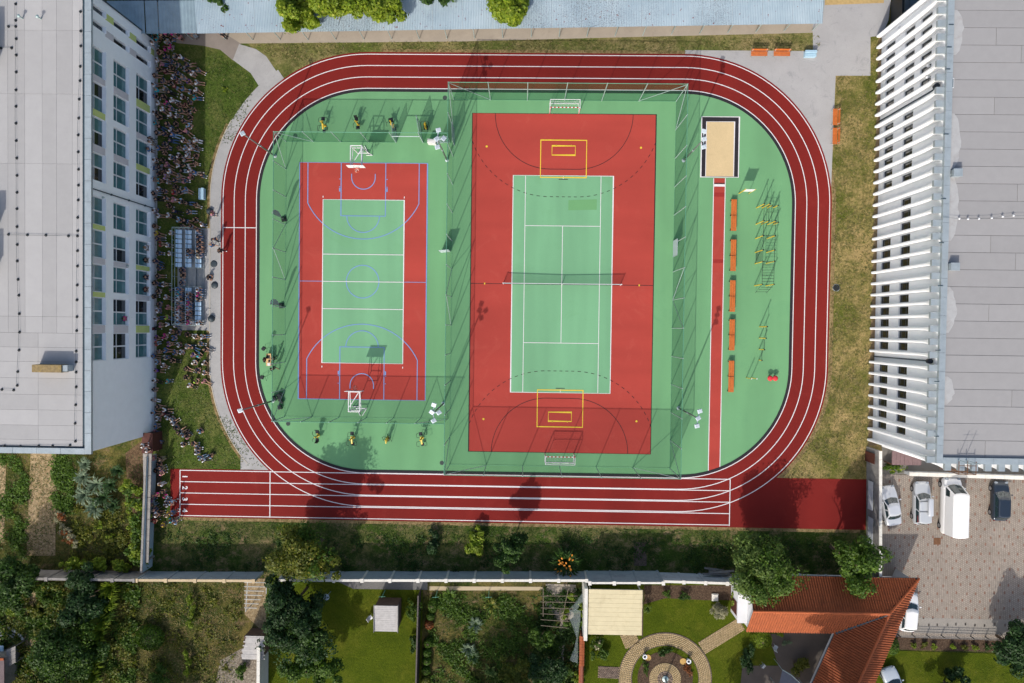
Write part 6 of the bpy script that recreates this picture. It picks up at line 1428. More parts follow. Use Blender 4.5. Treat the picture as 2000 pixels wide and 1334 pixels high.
# ------------------------------------------------------------------ vehicles
M_TYRE = mat('tyre', c(34, 34, 36), .1, 8, .8); M_RIM = mat('rim', c(170, 172, 176), .05, 8, .35, .05, .6); M_CGL = mat('car_glass', c(40, 58, 62), .1, 1, .05, 0, 0, .9)
M_HEAD = mat('headlight', c(150, 158, 166), .05, 6, .15); M_TAIL = mat('taillight', c(120, 26, 26), .1, 6, .25)
def paint(name, col, metal=.0):
    s = N(name); b = s.n('BsdfPrincipled', {'Base Color': col, 'Roughness': .32, 'Metallic': metal, 'Specular IOR Level': .5, 'Coat Weight': .6, 'Coat Roughness': .06}); s.t.links.new(b.outputs[0], s.out.inputs[0]); return s.m
def car(label, px, py, rz, pm, kind='sedan', L=4.4, Wd=1.78, H=1.45, cat='car', name='parked_car', zc=.8):
    p = P(px, py, zc); g = thing(name, label, cat, (p.x, p.y, .025), rz); h = L/2; w = Wd/2
    van = kind == 'van'
    zb = {'sedan': .93, 'estate': .95, 'hatch': .97, 'van': 1.15}[kind]
    tl = {'sedan': .95, 'estate': .9, 'hatch': .9, 'van': 1.1}[kind]
    X = [(-h, .45, .72, .70), (-h+.06, .3, tl-.1, .86), (-h+.3, .22, tl, .94), (-h+.9, .2, zb, 1), (-.4, .2, zb, 1), (.5, .2, zb, 1), (h-1.15, .2, zb, .99), (h-.75, .2, zb-.08, .97), (h-.3, .22, zb-.17, .9), (h-.08, .3, zb-.3, .74), (h, .42, .58, .58)]
    cage = MB(); vs = []
    for x, z0, z1, k in X:
        m = (z0+z1)/2
        vs += [(x, -w*k*.86, z0), (x, -w*k, z0+.12), (x, -w*k, m+.08), (x, -w*k*.95, z1-.05), (x, -w*k*.8, z1), (x, 0, z1+.03), (x, w*k*.8, z1), (x, w*k*.95, z1-.05), (x, w*k, m+.08), (x, w*k, z0+.12), (x, w*k*.86, z0)]
    n = 11; fs = [(i*n+j, i*n+(j+1) % n, (i+1)*n+(j+1) % n, (i+1)*n+j) for i in range(len(X)-1) for j in range(n)]
    fs += [tuple(range(n))[::-1], tuple((len(X)-1)*n+j for j in range(n))]
    body = cage.add(vs, [tuple(reversed(f)) for f in fs]).build('body', pm, g, True, smooth=True)
    sm = body.modifiers.new('s', 'SUBSURF'); sm.levels = sm.render_levels = 2
    # greenhouse: base outline and roof outline (front x, rear x, half widths)
    bf, br, rf, rr = {'sedan': (h-1.25, -h+.75, h-1.95, -h+1.35), 'estate': (h-1.2, -h+.12, h-1.9, -h+.35), 'hatch': (h-1.05, -h+.22, h-1.75, -h+.55), 'van': (h-.75, -h+.03, h-1.45, -h+.08)}[kind]
    bw_, rw_ = w*.9, w*(.72 if not van else .82); zt = H
    def ring(x0, x1, ww, z, bulge): return [(x0+bulge, 0, z), (x0, ww*.62, z), (x0-.12, ww, z), ((x0+x1)/2, ww*1.01, z), (x1+.1, ww, z), (x1, ww*.62, z), (x1-bulge*.5, 0, z), (x1, -ww*.62, z), (x1+.1, -ww, z), ((x0+x1)/2, -ww*1.01, z), (x0-.12, -ww, z), (x0, -ww*.62, z)]
    A, B = ring(bf, br, bw_, zb-.03, .12), ring(rf, rr, rw_, zt-.06, .07); T = ring(rf-.12, rr+.1, rw_*.86, zt, .05); m = len(A)
    cb = MB().add(A+B+T, [(k, (k+1) % m, m+(k+1) % m, m+k) for k in range(m)]+[(m+k, m+(k+1) % m, 2*m+(k+1) % m, 2*m+k) for k in range(m)]+[tuple(range(2*m, 3*m))]).build('cabin', pm, g, True, smooth=False)
    def glass(nm, idx, inset, dz0=.06, dz1=.1, label=None):
        q = []; a0 = [Vector(A[i]) for i in idx]; b0 = [Vector(B[i]) for i in idx]; cen = sum(a0+b0, Vector())/(2*len(idx)); out = Vector((cen.x*.0, 0, 0))
        nn = (a0[-1]-a0[0]).cross(b0[0]-a0[0]).normalized(); cc = Vector((0, 0, zb))
        if nn.dot(cen-cc) < 0: nn = -nn
        lo = [u.lerp(v, dz0/(zt-zb)) for u, v in zip(a0, b0)]; hi = [u.lerp(v, 1-dz1/(zt-zb)) for u, v in zip(a0, b0)]
        for s in (lo, hi):
            d = (s[-1]-s[0]).normalized(); s[0] = s[0]+d*inset; s[-1] = s[-1]-d*inset
        k = len(idx); vs = [v+nn*.012 for v in lo]+[v+nn*.012 for v in hi]; fs = [(i, i+1, k+i+1, k+i) for i in range(k-1)]
        return MB().add(vs, fs).build(nm, M_CGL, g, True)
    glass('windscreen', [10, 11, 0, 1, 2], .06)
    if not van: glass('rear_window', [4, 5, 6, 7, 8], .06)
    if van:
        for s in (2, 10):
            a0, b0 = Vector(A[s]), Vector(B[s]); q0 = a0+Vector((-1.0, 0, 0)); sg = 1 if s == 2 else -1
            MB().add([(a0.x-.1, a0.y+sg*.02, zb+.12), (q0.x, a0.y+sg*.02, zb+.12), (q0.x, a0.y-sg*.02, zb+.75), (a0.x-.4, a0.y-sg*.02, zb+.75)], [(0, 1, 2, 3)]).build('side_window', M_CGL, g, True)
        for x in (-1.9, -.6, .6): MB().box(x, -rw_*.8, zt+.002, x+.02, rw_*.8, zt+.016).build('roof_rib', pm, g, True)
        MB().box(-h-.01, -.015, .4, -h+.04, .015, H-.2).build('door_gap', M_TYRE, g, True)
    else:
        glass('side_window', [2, 3], .07, .06, .1); glass('side_window', [3, 4], .07, .06, .1); glass('side_window', [8, 9], .07, .06, .1); glass('side_window', [9, 10], .07, .06, .1)
    for x in (h-.85, -h+.85):
        for s in (-1, 1):
            y = s*(w-.1); t = MB().tube((x, y-.1, .31), (x, y+.11, .31), .315, n=20).build('wheel', M_TYRE, g, True); MB().tube((x, y+s*.1-.01, .31), (x, y+s*.12, .31), .2, n=16).build('rim', M_RIM, t, True)
    for s in (-1, 1):
        MB().obox((bf-.35, s*(w+.08), zb+.06), (.12, .2, .13), 0).build('mirror', pm, g, True, bevel=.03)
        MB().obox((h-.16, s*w*.62, zb-.28), (.22, .34, .12), -s*.5).build('headlight', M_HEAD, g, True, bevel=.02); MB().obox((-h+.05, s*w*.72, tl-.2), (.08, .2, .14), s*.3).build('taillight', M_TAIL, g, True, bevel=.02)
    for s in (-1, 1): MB().box(-h+.9, s*w*1.002-.004, .55, h-1.3, s*w*1.002+.004, .565).build('door_seam', M_TYRE, g, True)
    return g
P_SILV = paint('silver_paint', (.50, .52, .55, 1), .2); P_WHITE = paint('white_paint', (.70, .70, .70, 1)); P_NAVY = paint('dark_blue_paint', (.016, .026, .042, 1), .3); P_ICE = paint('pale_silver_paint', (.48, .53, .58, 1), .2); P_GREYC = paint('grey_silver_paint', (.46, .48, .5, 1), .2)
car('silver saloon car parked against the white coped wall', 1740.5, 988, radians(101), P_SILV)
e = car('silver estate car with a roof box, second from wall', 1801.5, 983, radians(91), P_GREYC, 'estate', 4.7, 1.8, 1.5)
rb = MB().box(-1.15, -.6, 1.56, .75, -.08, 1.9).build('roof_box', P_SILV, e, True, smooth=True, bevel=.12)
for x in (.35, -.75): MB().box(x, -.7, 1.5, x+.04, .7, 1.55).build('roof_bar', M_BLK, e, True)
MB().box(-1.95, .715, 1.05, -1.2, .735, 1.25).build('red_sticker', mat('red_sticker', c(214, 48, 44), .05, 5, .5), e, True)
car('large white panel van parked facing the hall', 1863, 990, radians(90), P_WHITE, 'van', 6.2, 2.05, 2.5, 'van', 'panel_van', 1.2)
car('dark blue hatchback parked alone right of the van', 1955.5, 979, radians(90), P_NAVY, 'hatch', 4.3, 1.76)
car('white hatchback half hidden under the orange roof', 1776, 1196, radians(86), P_WHITE, 'hatch', 4.3, 1.78)
car('pale silver car cut by the lower frame edge', 1748, 1342, radians(110), P_ICE, 'sedan', 4.4)
# small yard things
# ------------------------------------------------------------------ grandstand
gsd = thing('grandstand', 'low grandstand with three rows of pale blue seats', 'grandstand', P(376, 541))
gx_ = [P(352, 541).x, P(368.5, 541).x, P(385.5, 541).x, P(400, 541).x]; gy_t, gy_b = P(370, 449).y, P(370, 634).y
GZs = [.62, .36, .12]; M_DECK = mat('deck_grey', c(150, 156, 158), .1, 2, .7, .2); M_SEAT = mat('seat_blue', (.44, .60, .74, 1), .05, 3, .45)
ay0, ay1 = P(370, 524.5).y, P(370, 560.5).y
for k in range(3):
    MB().box(gx_[k], ay0+.01, 0, gx_[k+1]-.005, gy_t, GZs[k]).build('platform', M_DECK, gsd); MB().box(gx_[k], gy_b, 0, gx_[k+1]-.005, ay1-.01, GZs[k]).build('platform', M_DECK, gsd)
    MB().box(gx_[k]+.01, ay1, 0, gx_[k+1]-.01, ay0, GZs[k]-.02).build('stair_tread', M_DECK, gsd)
s0 = None; SEATS = {}
for k in range(3):
    for blk, (a, b) in enumerate(((450.8, 524), (561.8, 634.5))):
        for i in range(8):
            y = P(370, a+(b-a)*(i+.5)/8).y; x = gx_[k]+.46
            if s0 is None:
                s0 = MB().add([(-.2, -.21, .36), (.22, -.21, .38), (.22, .21, .38), (-.2, .21, .36), (-.2, -.21, .40), (.22, -.21, .43), (.22, .21, .43), (-.2, .21, .40)], [(3, 2, 1, 0), (4, 5, 6, 7), (0, 1, 5, 4), (1, 2, 6, 5), (2, 3, 7, 6), (3, 0, 4, 7)]).obox((-.25, 0, .58), (.05, .42, .34), 0, (radians(-8), 'Y')).box(-.06, -.16, .0, .06, .16, .36).build('seat', M_SEAT, gsd, True, bevel=.02); sx = s0
            else: sx = s0.copy(); C.objects.link(sx)
            sx.location = Vector((x, y, GZs[k]))-ORG[gsd.name]; SEATS[(k, blk, i)] = Vector((x, y, GZs[k]))
xr = gx_[0]-.1
for z in (1.0, 1.6): MB().path([(gx_[1]+.9, gy_t+.06, z), (xr, gy_t+.06, z), (xr, gy_b-.06, z), (gx_[3], gy_b-.06, z)], .03).build('rail', M_GALV, gsd)
for k in range(9): y = gy_b+(gy_t-gy_b)*k/8; MB().tube((xr, y, 0), (xr, y, 1.6), .025).build('rail_post', M_GALV, gsd)
for y in (ay0, ay1): MB().path([(gx_[1]+.2, y, .9), (gx_[3], y, .9), (gx_[3], y, 0)], .02).build('hand_rail', M_GALV, gsd)
# round discs along the path
for i, (x, y, dome) in enumerate(((410.5, 413, .16), (418, 515.5, .0), (419.5, 557, .06), (413.5, 622.5, .2))):
    p = P(x, y, .3 if dome > .2 else 0); g = thing('round_disc', ('dark grey dome at the lawn edge above the grandstand', 'flat dark round cover on the path beside the seats', 'dark grey round disc on the path below flat cover', 'dark grey dome at the lower corner of grandstand')[i], 'disc', (p.x, p.y, .03))
    MB().lathe((0, 0, 0), [(.36, 0), (.37, .03+dome*.3), (.3, .05+dome*1.2), (.15, .06+dome*1.8), (.02, .06+dome*2)], 28).build('shell', mat('dark_slate_disc', c(64, 74, 80), .12, 5, .5), g, True, smooth=True)
    MB().lathe((0, 0, 0), [(.385, 0), (.385, .02), (.37, .024)], 28).build('rim', M_BLK, g, True)
# ------------------------------------------------------------------ people
M_SKIN = objmat('skin', .6, .06, 5); M_CLOTH = objmat('cloth', .9, .12, 7); M_HAIR = objmat('hair', .7, .2, 14); M_EYE = mat('eye_dark', (.02, .015, .012, 1), .1)
def pose(**k):
    d = dict(pel=(0, 0, .12), spi=(-.04, 0, .3), che=(-.07, 0, .46), nec=(-.06, 0, .62), hd=(-.03, 0, .74), ht=(-.03, 0, .84)); d.update(k); return d
def limbs4(hl, kn, an, to, sh, el, wr): return dict(hl=hl, kn=kn, an=an, to=to, sh=sh, el=el, wr=wr)
POSES = {
 'out': pose(**limbs4((.02, .1, .11), (.42, .13, .2), (.82, .12, .08), (.9, .13, .19), (-.08, .18, .55), (.02, .27, .33), (.24, .16, .24))),
 'knees': pose(che=(-.02, 0, .46), nec=(.03, 0, .6), hd=(.08, 0, .71), ht=(.09, 0, .81), **limbs4((.02, .1, .11), (.36, .13, .47), (.52, .1, .08), (.68, .11, .04), (-.02, .18, .54), (.16, .27, .38), (.4, .1, .38))),
 'cross': pose(che=(-.02, 0, .46), nec=(.02, 0, .6), hd=(.07, 0, .72), ht=(.08, 0, .82), **limbs4((.02, .1, .11), (.3, .34, .14), (.3, -.02, .08), (.34, -.12, .06), (-.02, .18, .54), (.08, .28, .34), (.28, .18, .22))),
 'back': pose(spi=(-.08, 0, .28), che=(-.17, 0, .42), nec=(-.19, 0, .57), hd=(-.16, 0, .69), ht=(-.16, 0, .79), **limbs4((.02, .1, .11), (.4, .14, .26), (.78, .16, .08), (.87, .18, .18), (-.19, .18, .5), (-.34, .24, .3), (-.42, .24, .05))),
 'kneel': pose(pel=(-.08, 0, .36), spi=(-.06, 0, .52), che=(-.03, 0, .68), nec=(.0, 0, .83), hd=(.03, 0, .95), ht=(.03, 0, 1.05), **limbs4((-.06, .1, .34), (.28, .14, .12), (-.12, .13, .08), (-.26, .13, .05), (-.02, .18, .76), (.08, .26, .55), (.28, .16, .5))),
 'chair': pose(pel=(0, 0, .5), spi=(-.03, 0, .66), che=(-.05, 0, .84), nec=(-.02, 0, 1.0), hd=(.02, 0, 1.12), ht=(.02, 0, 1.22), **limbs4((.02, .1, .49), (.42, .12, .49), (.42, .11, .08), (.57, .12, .04), (-.05, .18, .93), (.06, .26, .7), (.3, .16, .62))),
 'stand': pose(pel=(0, 0, .93), spi=(0, 0, 1.08), che=(0, 0, 1.28), nec=(.01, 0, 1.45), hd=(.03, 0, 1.58), ht=(.03, 0, 1.69), **limbs4((0, .1, .9), (.02, .11, .5), (0, .12, .08), (.14, .14, .035), (0, .19, 1.38), (-.01, .25, 1.1), (.08, .24, .86))),
 'clap': pose(pel=(0, 0, .93), spi=(0, 0, 1.08), che=(0, 0, 1.28), nec=(.01, 0, 1.45), hd=(.03, 0, 1.58), ht=(.03, 0, 1.69), **limbs4((0, .1, .9), (.02, .13, .5), (0, .15, .08), (.14, .17, .035), (0, .19, 1.38), (.08, .28, 1.13), (.32, .06, 1.2))),
}
MIRROR_SPECIAL = {'cross': {'kn': (.3, -.34, .14), 'an': (.2, .02, .08), 'to': (.18, .12, .06)}}
POSES['walk'] = pose(pel=(0, 0, .92), spi=(.02, 0, 1.07), che=(.05, 0, 1.27), nec=(.07, 0, 1.44), hd=(.1, 0, 1.57), ht=(.1, 0, 1.68), **limbs4((0, .1, .9), (.24, .1, .52), (.2, .1, .1), (.34, .11, .06), (.04, .19, 1.37), (-.08, .25, 1.12), (.06, .24, .9)))
MIRROR_SPECIAL['walk'] = {'kn': (.04, -.1, .5), 'an': (-.3, -.1, .14), 'to': (-.2, -.1, .05), 'el': (.14, -.25, 1.12), 'wr': (.34, -.2, 1.08)}
def seg_near(p, segs):
    best = (9, None, 0)
    for nm, a, b, r in segs:
        d = b-a; t = max(0, min(1, (p-a).dot(d)/max(d.length_squared, 1e-9))); q = ((p-a-d*t).length)-r*.8
        if q < best[0]: best = (q, nm, t)
    return best
def make_person(key):
    d = {k: Vector(v) for k, v in POSES[key].items()}; sp = MIRROR_SPECIAL.get(key, {})
    def mir(k): return Vector(sp[k]) if k in sp else Vector((d[k].x, -d[k].y, d[k].z))
    V = [d['pel'], d['spi'], d['che'], d['nec'], d['hd'], d['ht']]; rad = [.145, .125, .145, .052, .092, .07]; E = [(0, 1), (1, 2), (2, 3), (3, 4), (4, 5)]
    segs = [('hip', d['pel'], d['spi'], .14), ('torso', d['spi'], d['che'], .14), ('chestneck', d['che'], d['nec'], .1), ('head', d['nec'].lerp(d['hd'], .45), d['ht'], .09)]
    tips = []
    for side in (1, -1):
        g = (lambda k: d[k]) if side > 0 else mir
        n = len(V); V += [g('sh'), g('el'), g('wr'), g('wr')+(g('wr')-g('el')).normalized()*.085]; rad += [.062, .045, .033, .036]; E += [(2, n), (n, n+1), (n+1, n+2), (n+2, n+3)]
        segs += [('shoulder', d['che'], g('sh'), .08), ('uparm', g('sh'), g('el'), .055), ('forearm', g('el'), V[n+3], .04)]
        tips.append((g('wr'), V[n+3], (g('wr')-g('el')).normalized()))
        n = len(V); V += [g('hl'), g('kn'), g('an'), g('to')]; rad += [.095, .062, .042, .038]; E += [(0, n), (n, n+1), (n+1, n+2), (n+2, n+3)]
        segs += [('hip', d['pel'], g('hl'), .1), ('thigh', g('hl'), g('kn'), .085), ('calf', g('kn'), g('an'), .055), ('foot', g('an'), g('to'), .045)]
    me = bpy.data.meshes.new('person_body'); me.from_pydata([tuple(v) for v in V], E, []); o = bpy.data.objects.new('tmp', me); C.objects.link(o)
    o.modifiers.new('k', 'SKIN'); s = o.modifiers.new('s', 'SUBSURF'); s.levels = 1
    for i, r in enumerate(rad): me.skin_vertices[0].data[i].radius = (r, r); me.skin_vertices[0].data[i].use_root = i == 0
    dg = bpy.context.evaluated_depsgraph_get(); ev = bpy.data.meshes.new_from_object(o.evaluated_get(dg)); bpy.data.objects.remove(o)
    P_ = [v.co.copy() for v in ev.vertices]; Nn = [v.normal.copy() for v in ev.vertices]; Fc = [tuple(p.vertices) for p in ev.polygons]
    tagv = [seg_near(p, segs) for p in P_]
    fwd = Vector((1, 0, 0)); hc = d['hd'].lerp(d['ht'], .4)
    def reg(i):
        _, nm, t = tagv[i]; p = P_[i]
        r = set()
        if nm in ('torso', 'shoulder') or (nm == 'hip' and p.z > d['pel'].z+.02 and (p-d['pel']).dot(d['spi']-d['pel']) > 0) or (nm == 'chestneck' and t < .55) or (nm == 'uparm' and t < .8): r.add('shirt')
        if nm == 'hip' or (nm == 'thigh'): r |= {'shorts'} if not (nm == 'thigh' and t > .72) else set()
        if nm in ('hip', 'thigh') or (nm == 'calf' and t < .88): r.add('trousers')
        if nm == 'foot' or (nm == 'calf' and t > .93): r.add('shoes')
        if nm == 'head':
            q = p-hc
            if q.dot(Vector((-.4, 0, .9))) > -.035: r.add('hair')
            if q.dot(Vector((-.95, 0, .3))) > -.01: r.add('hair_long')
        if nm == 'chestneck' and t > .25 and (p-d['nec']).x < .0: r.add('hair_long')
        if 'hair' in r: r.add('hair_long')
        return r
    regs = [reg(i) for i in range(len(P_))]
    out = {}
    for nm, off in (('shirt', .016), ('shorts', .02), ('trousers', .014), ('shoes', .014), ('hair', .024), ('hair_long', .028)):
        mb = MB(); idx = {}
        for f in Fc:
            if sum(nm in regs[i] for i in f) >= len(f):
                for i in f:
                    if i not in idx: idx[i] = len(mb.v); mb.v.append(tuple(P_[i]+Nn[i]*off))
                mb.f.append(tuple(idx[i] for i in f)); mb.mi.append(0)
        out[nm] = mb
    body = MB(); body.v = [tuple(p) for p in P_]; body.f = list(Fc); body.mi = [0]*len(Fc)
    for wr, pm, ax in tips:       # five fingers each
        u = ax.orthogonal().normalized(); u = Vector((0, 1, 0)) if abs(ax.y) < .8 else Vector((1, 0, 0)); u = (u-ax*u.dot(ax)).normalized(); w = ax.cross(u)
        for k, L in enumerate((.07, .085, .08, .062)):
            b = wr.lerp(pm, .75)+u*(k-1.5)*.019; m = b+ax*L*.6+w*.004; e = m+ax*L*.4-w*.018
            body.tube(b, m, .0095, .0085, 5, False); body.tube(m, e, .0085, .006, 5)
        b = wr.lerp(pm, .25)+u*-.03; m = b+(ax*.7-u*.6).normalized()*.035; body.tube(b, m, .011, .010, 5, False); body.tube(m, m+(ax*.95-u*.1).normalized()*.03, .010, .007, 5)
    hx = d['hd']; nz = hx+Vector((.088, 0, .015))
    body.add([nz+Vector((0, -.014, -.03)), nz+Vector((0, .014, -.03)), nz+Vector((0, 0, .03)), nz+Vector((.026, 0, -.026))], [(0, 1, 3), (1, 2, 3), (2, 0, 3), (0, 2, 1)])
    for s in (-1, 1):
        body.obox(hx+Vector((-.005, s*.092, .01)), (.04, .016, .055), 0); body.obox(hx+Vector((.082, s*.034, .035)), (.02, .022, .012), 0, mi=1)
    body.obox(hx+Vector((.082, 0, -.04)), (.014, .045, .008), 0, mi=1)
    r = {'body': body.build('person', [M_SKIN, M_EYE], None, smooth=True)}
    for nm, m in (('shirt', M_CLOTH), ('shorts', M_CLOTH), ('trousers', M_CLOTH), ('shoes', M_CLOTH), ('hair', M_HAIR), ('hair_long', M_HAIR)): r[nm] = out[nm].build({'hair_long': 'hair'}.get(nm, nm), m, None, smooth=True)
    for o in r.values(): C.objects.unlink(o)
    return {k: o.data for k, o in r.items()}
PM = {k: make_person(k) for k in POSES}
TOPS = {'black': (.014, .014, .017), 'white': (.74, .74, .76), 'navy': (.02, .03, .075), 'grey': (.16, .17, .18), 'blue': (.06, .16, .34), 'pale blue': (.30, .45, .60), 'maroon': (.11, .018, .026), 'dark green': (.02, .06, .035), 'brown': (.10, .06, .04), 'pink': (.50, .20, .25), 'lilac': (.38, .24, .44), 'magenta': (.55, .02, .22), 'turquoise': (.02, .36, .42), 'yellow': (.60, .42, .04), 'red': (.42, .03, .035), 'purple': (.12, .04, .24), 'light grey': (.33, .34, .36), 'cream': (.60, .54, .40), 'lime': (.38, .55, .06), 'orange': (.55, .2, .04)}
TW = [('black', 36), ('white', 40), ('navy', 8), ('grey', 4), ('blue', 4), ('pale blue', 7), ('maroon', 3), ('dark green', 2), ('brown', 2), ('pink', 5), ('magenta', 1), ('light grey', 3), ('purple', 1), ('turquoise', 1)]
HAIRC = {'dark': (.012, .009, .008), 'brown': (.045, .026, .016), 'blond': (.26, .18, .09), 'auburn': (.10, .04, .02)}
BOT = {'black': (.014, .014, .017), 'blue denim': (.06, .11, .21), 'grey': (.14, .15, .16), 'white': (.66, .66, .68), 'beige': (.36, .29, .21), 'pale denim': (.24, .33, .42)}
def wpick(l): return R.choices([a for a, _ in l], [b for _, b in l])[0]
PEOPLE = []; POSN = []
def nearest(px, py):
    if 100 < px and px < 300: return 'in a school window'
    if py < 84 and px < 450: return 'under the shelter by school corner'
    if 348 < px < 402 and 445 < py < 640: return None
    WC = [76, 176, 240, 301, 361, 436, 495, 553, 611, 674]
    nm = ['the slit windows']+[k+' ground window' for k in ('first', 'second', 'third', 'fourth', 'fifth', 'sixth', 'seventh', 'eighth', 'ninth')]
    if py > 905: return 'by the sprint start'
    if py > 835: return 'on lawn near the brown shed'
    if py > 700: return 'level with the blank wall end'
    i = min(range(10), key=lambda k: abs(WC[k]-py)); return ('by wall under ' if px < 317 else 'near wall off ' if px < 346 else 'out on lawn off ')+nm[i]
PN = {'out': 'sitting with legs outstretched', 'knees': 'hugging knees', 'cross': 'sitting cross-legged', 'back': 'leaning back on hands', 'kneel': 'kneeling', 'chair': 'seated', 'stand': 'standing', 'clap': 'standing with hands forward', 'walk': 'walking'}
def person(px, py, rz, ps, top=None, z=.02, bot=None, hair=None, place=None, sc=None, loc=None, longh=None, zref=None):
    p = loc or P(px, py, z if zref is None else zref); top = top or wpick(TW); hair = hair or wpick([('dark', 9), ('brown', 4), ('blond', 1.2), ('auburn', .7)]); bot = bot or wpick([('black', 5), ('blue denim', 3), ('grey', 2), ('white', .7), ('beige', 1.2), ('pale denim', 1.5)])
    sh = R.random() < .42 if ps not in ('stand',) else R.random() < .35; lh = (R.random() < .45) if longh is None else longh; d = PM[ps]
    o = bpy.data.objects.new('person', d['body']); C.objects.link(o); o.location = (p.x, p.y, z); o.rotation_euler = (0, 0, rz); s = sc or R.uniform(.92, 1.06); o.scale = (s, s, s)
    sk = R.uniform(.75, 1.12); o.color = (.40*sk, .225*sk, .15*sk, 1)
    shoe = wpick([('white', 6), ('black', 3), ('grey', 2)]); scol = {'white': (.7, .7, .72), 'black': (.02, .02, .022), 'grey': (.2, .2, .21)}[shoe]
    for nm, k, col in (('shirt', 'shirt', TOPS[top]), ('shorts' if sh else 'trousers', 'shorts' if sh else 'trousers', BOT[bot]), ('shoes', 'shoes', scol), ('hair', 'hair_long' if lh else 'hair', HAIRC[hair])):
        x = bpy.data.objects.new(nm, d[k]); C.objects.link(x); x.parent = o; x.color = (*col, 1)
    PEOPLE.append((o, top, bot, 'shorts' if sh else 'trousers', hair, ps, place or nearest(px, py), px, py)); POSN.append((px, py)); return o
def free(px, py, d): return all((px-a)**2+(py-b)**2 > d*d for a, b in POSN)
def fill(poly, d, ang, poses, n=400, jit=.35):
    xs = [a for a, _ in poly]; ys = [b for _, b in poly]
    for _ in range(n*6):
        x, y = R.uniform(min(xs), max(xs)), R.uniform(min(ys), max(ys)); ins = False; j = len(poly)-1
        for i in range(len(poly)):
            if (poly[i][1] > y) != (poly[j][1] > y) and x < (poly[j][0]-poly[i][0])*(y-poly[i][1])/(poly[j][1]-poly[i][1])+poly[i][0]: ins = not ins
            j = i
        if ins and free(x, y, d): person(x, y, ang+R.uniform(-jit, jit), wpick(poses))
SIT = [('out', 5), ('knees', 4), ('cross', 2), ('back', 2), ('kneel', .7)]
# people one can pick out by their clothes
T = 'turquoise'; G_ = 'magenta'
for x, y, t in ((303, 76, T), (313, 80, T), (322, 74, T), (318, 67, T), (327, 77, 'black'), (331, 85, 'light grey'), (333, 72, G_), (345, 73, G_), (352, 71, G_), (340, 79, 'black'), (366, 68, G_), (378, 70, G_), (386, 74, 'grey'), (357, 77, 'pink'), (436, 69, 'cream'), (443, 74, 'black')):
    person(x, y, radians(R.uniform(-70, 10)), 'stand' if y < 75 else R.choice(['stand', 'kneel']), t)
for x, y, t, ps in ((309, 92, 'white', 'stand'), (325, 98, G_, 'cross'), (335, 94, G_, 'cross'), (371, 129, 'navy', 'back'), (358, 135, 'dark green', 'cross'), (306, 150, 'brown', 'out'), (305, 168, 'white', 'out'), (306, 242, 'turquoise', 'cross'), (303, 276, 'black', 'stand'), (304, 283, 'white', 'stand'), (302, 297, 'blue', 'stand'), (328, 348, 'lilac', 'kneel'), (332, 357, 'light grey', 'kneel'), (300, 329, 'white', 'knees'), (300, 350, 'pale blue', 'knees'), (376, 347, 'pink', 'kneel'), (403, 346, 'black', 'stand'), (341, 377, 'red', 'cross'), (310, 457, 'yellow', 'out'), (311, 467, 'navy', 'out'), (316, 478, 'red', 'knees'), (308, 659, 'purple', 'knees'), (332, 672, 'purple', 'knees'), (308, 671, 'red', 'knees'), (343, 688, 'blue', 'cross'), (325, 698, 'cream', 'knees'), (337, 743, 'turquoise', 'stand'), (356, 687, 'white', 'cross'), (393, 692, 'turquoise', 'kneel'), (384, 743, 'lime', 'cross'), (304, 805, 'pale blue', 'out'), (403, 441, 'white', 'stand'), (397, 453, 'navy', 'stand'),
                     (424, 420, 'pink', 'stand'), (410, 542, 'black', 'cross'), (343, 457, 'white', 'stand'), (337, 481, 'white', 'stand'), (341, 497, 'white', 'stand'), (348, 612, 'orange', 'kneel'), (329, 620, 'lime', 'out')):
    person(x, y, radians(R.uniform(-25, 15)), ps, t)
person(427, 469, radians(-75), 'walk', 'navy', bot='black', place='on path at track edge', hair='dark'); person(423, 481, radians(160), 'walk', 'blue', bot='blue denim', place='on path at track edge', hair='blond'); person(437.5, 491, radians(-20), 'walk', 'black', bot='black', place='on outer track lane', hair='brown')
# seats of the grandstand
ST_ = {(2, 0): (1, 2, 3, 4, 5), (1, 0): (4, 5), (0, 1): (0, 1, 2, 3, 4, 5, 6, 7), (1, 1): (1, 2, 3, 4, 5, 6, 7), (2, 1): (0, 1, 2, 7)}
SC = {(2, 0, 1): 'navy', (2, 0, 2): 'black', (2, 0, 3): 'navy', (2, 0, 4): 'black', (2, 0, 5): 'cream', (1, 0, 4): 'black', (1, 0, 5): 'pale blue', (1, 1, 3): G_, (1, 1, 4): 'pale blue', (1, 1, 5): 'pink', (1, 1, 7): G_, (0, 1, 0): 'blue', (0, 1, 2): 'white', (0, 1, 3): 'grey', (0, 1, 7): 'pale blue'}
RW = ('back', 'middle', 'front'); OD = ('first', 'second', 'third', 'fourth', 'fifth', 'sixth', 'seventh', 'eighth')
for (k, blk), l in ST_.items():
    for i in l:
        q = SEATS[(k, blk, i)]; person(360+17*k, 450+60*blk+9*i, radians(R.uniform(-20, 15)), 'chair', SC.get((k, blk, i)), z=q.z-.02, loc=q+Vector((.0, 0, 0)), place=f'in {OD[i]} {RW[k]} seat of {("upper", "lower")[blk]} grandstand block', sc=R.uniform(.93, 1.0))
for x, y in ((357, 528), (358, 538), (357, 552)): person(x, y, radians(-10), 'cross', 'black' if y < 550 else 'navy', z=.62, place='on the grandstand aisle step')
fill([(305, 100), (314, 100), (314, 300), (312, 640), (312, 880), (304, 880), (302, 640)], 12.4, radians(-6), SIT, 500)
fill([(316, 104), (345, 104), (392, 140), (384, 200), (372, 262), (345, 262), (330, 300), (316, 300)], 11.4, radians(-22), SIT, 700)
fill([(352, 272), (386, 275), (388, 340), (380, 345), (345, 330)], 11.0, radians(-8), SIT, 200)
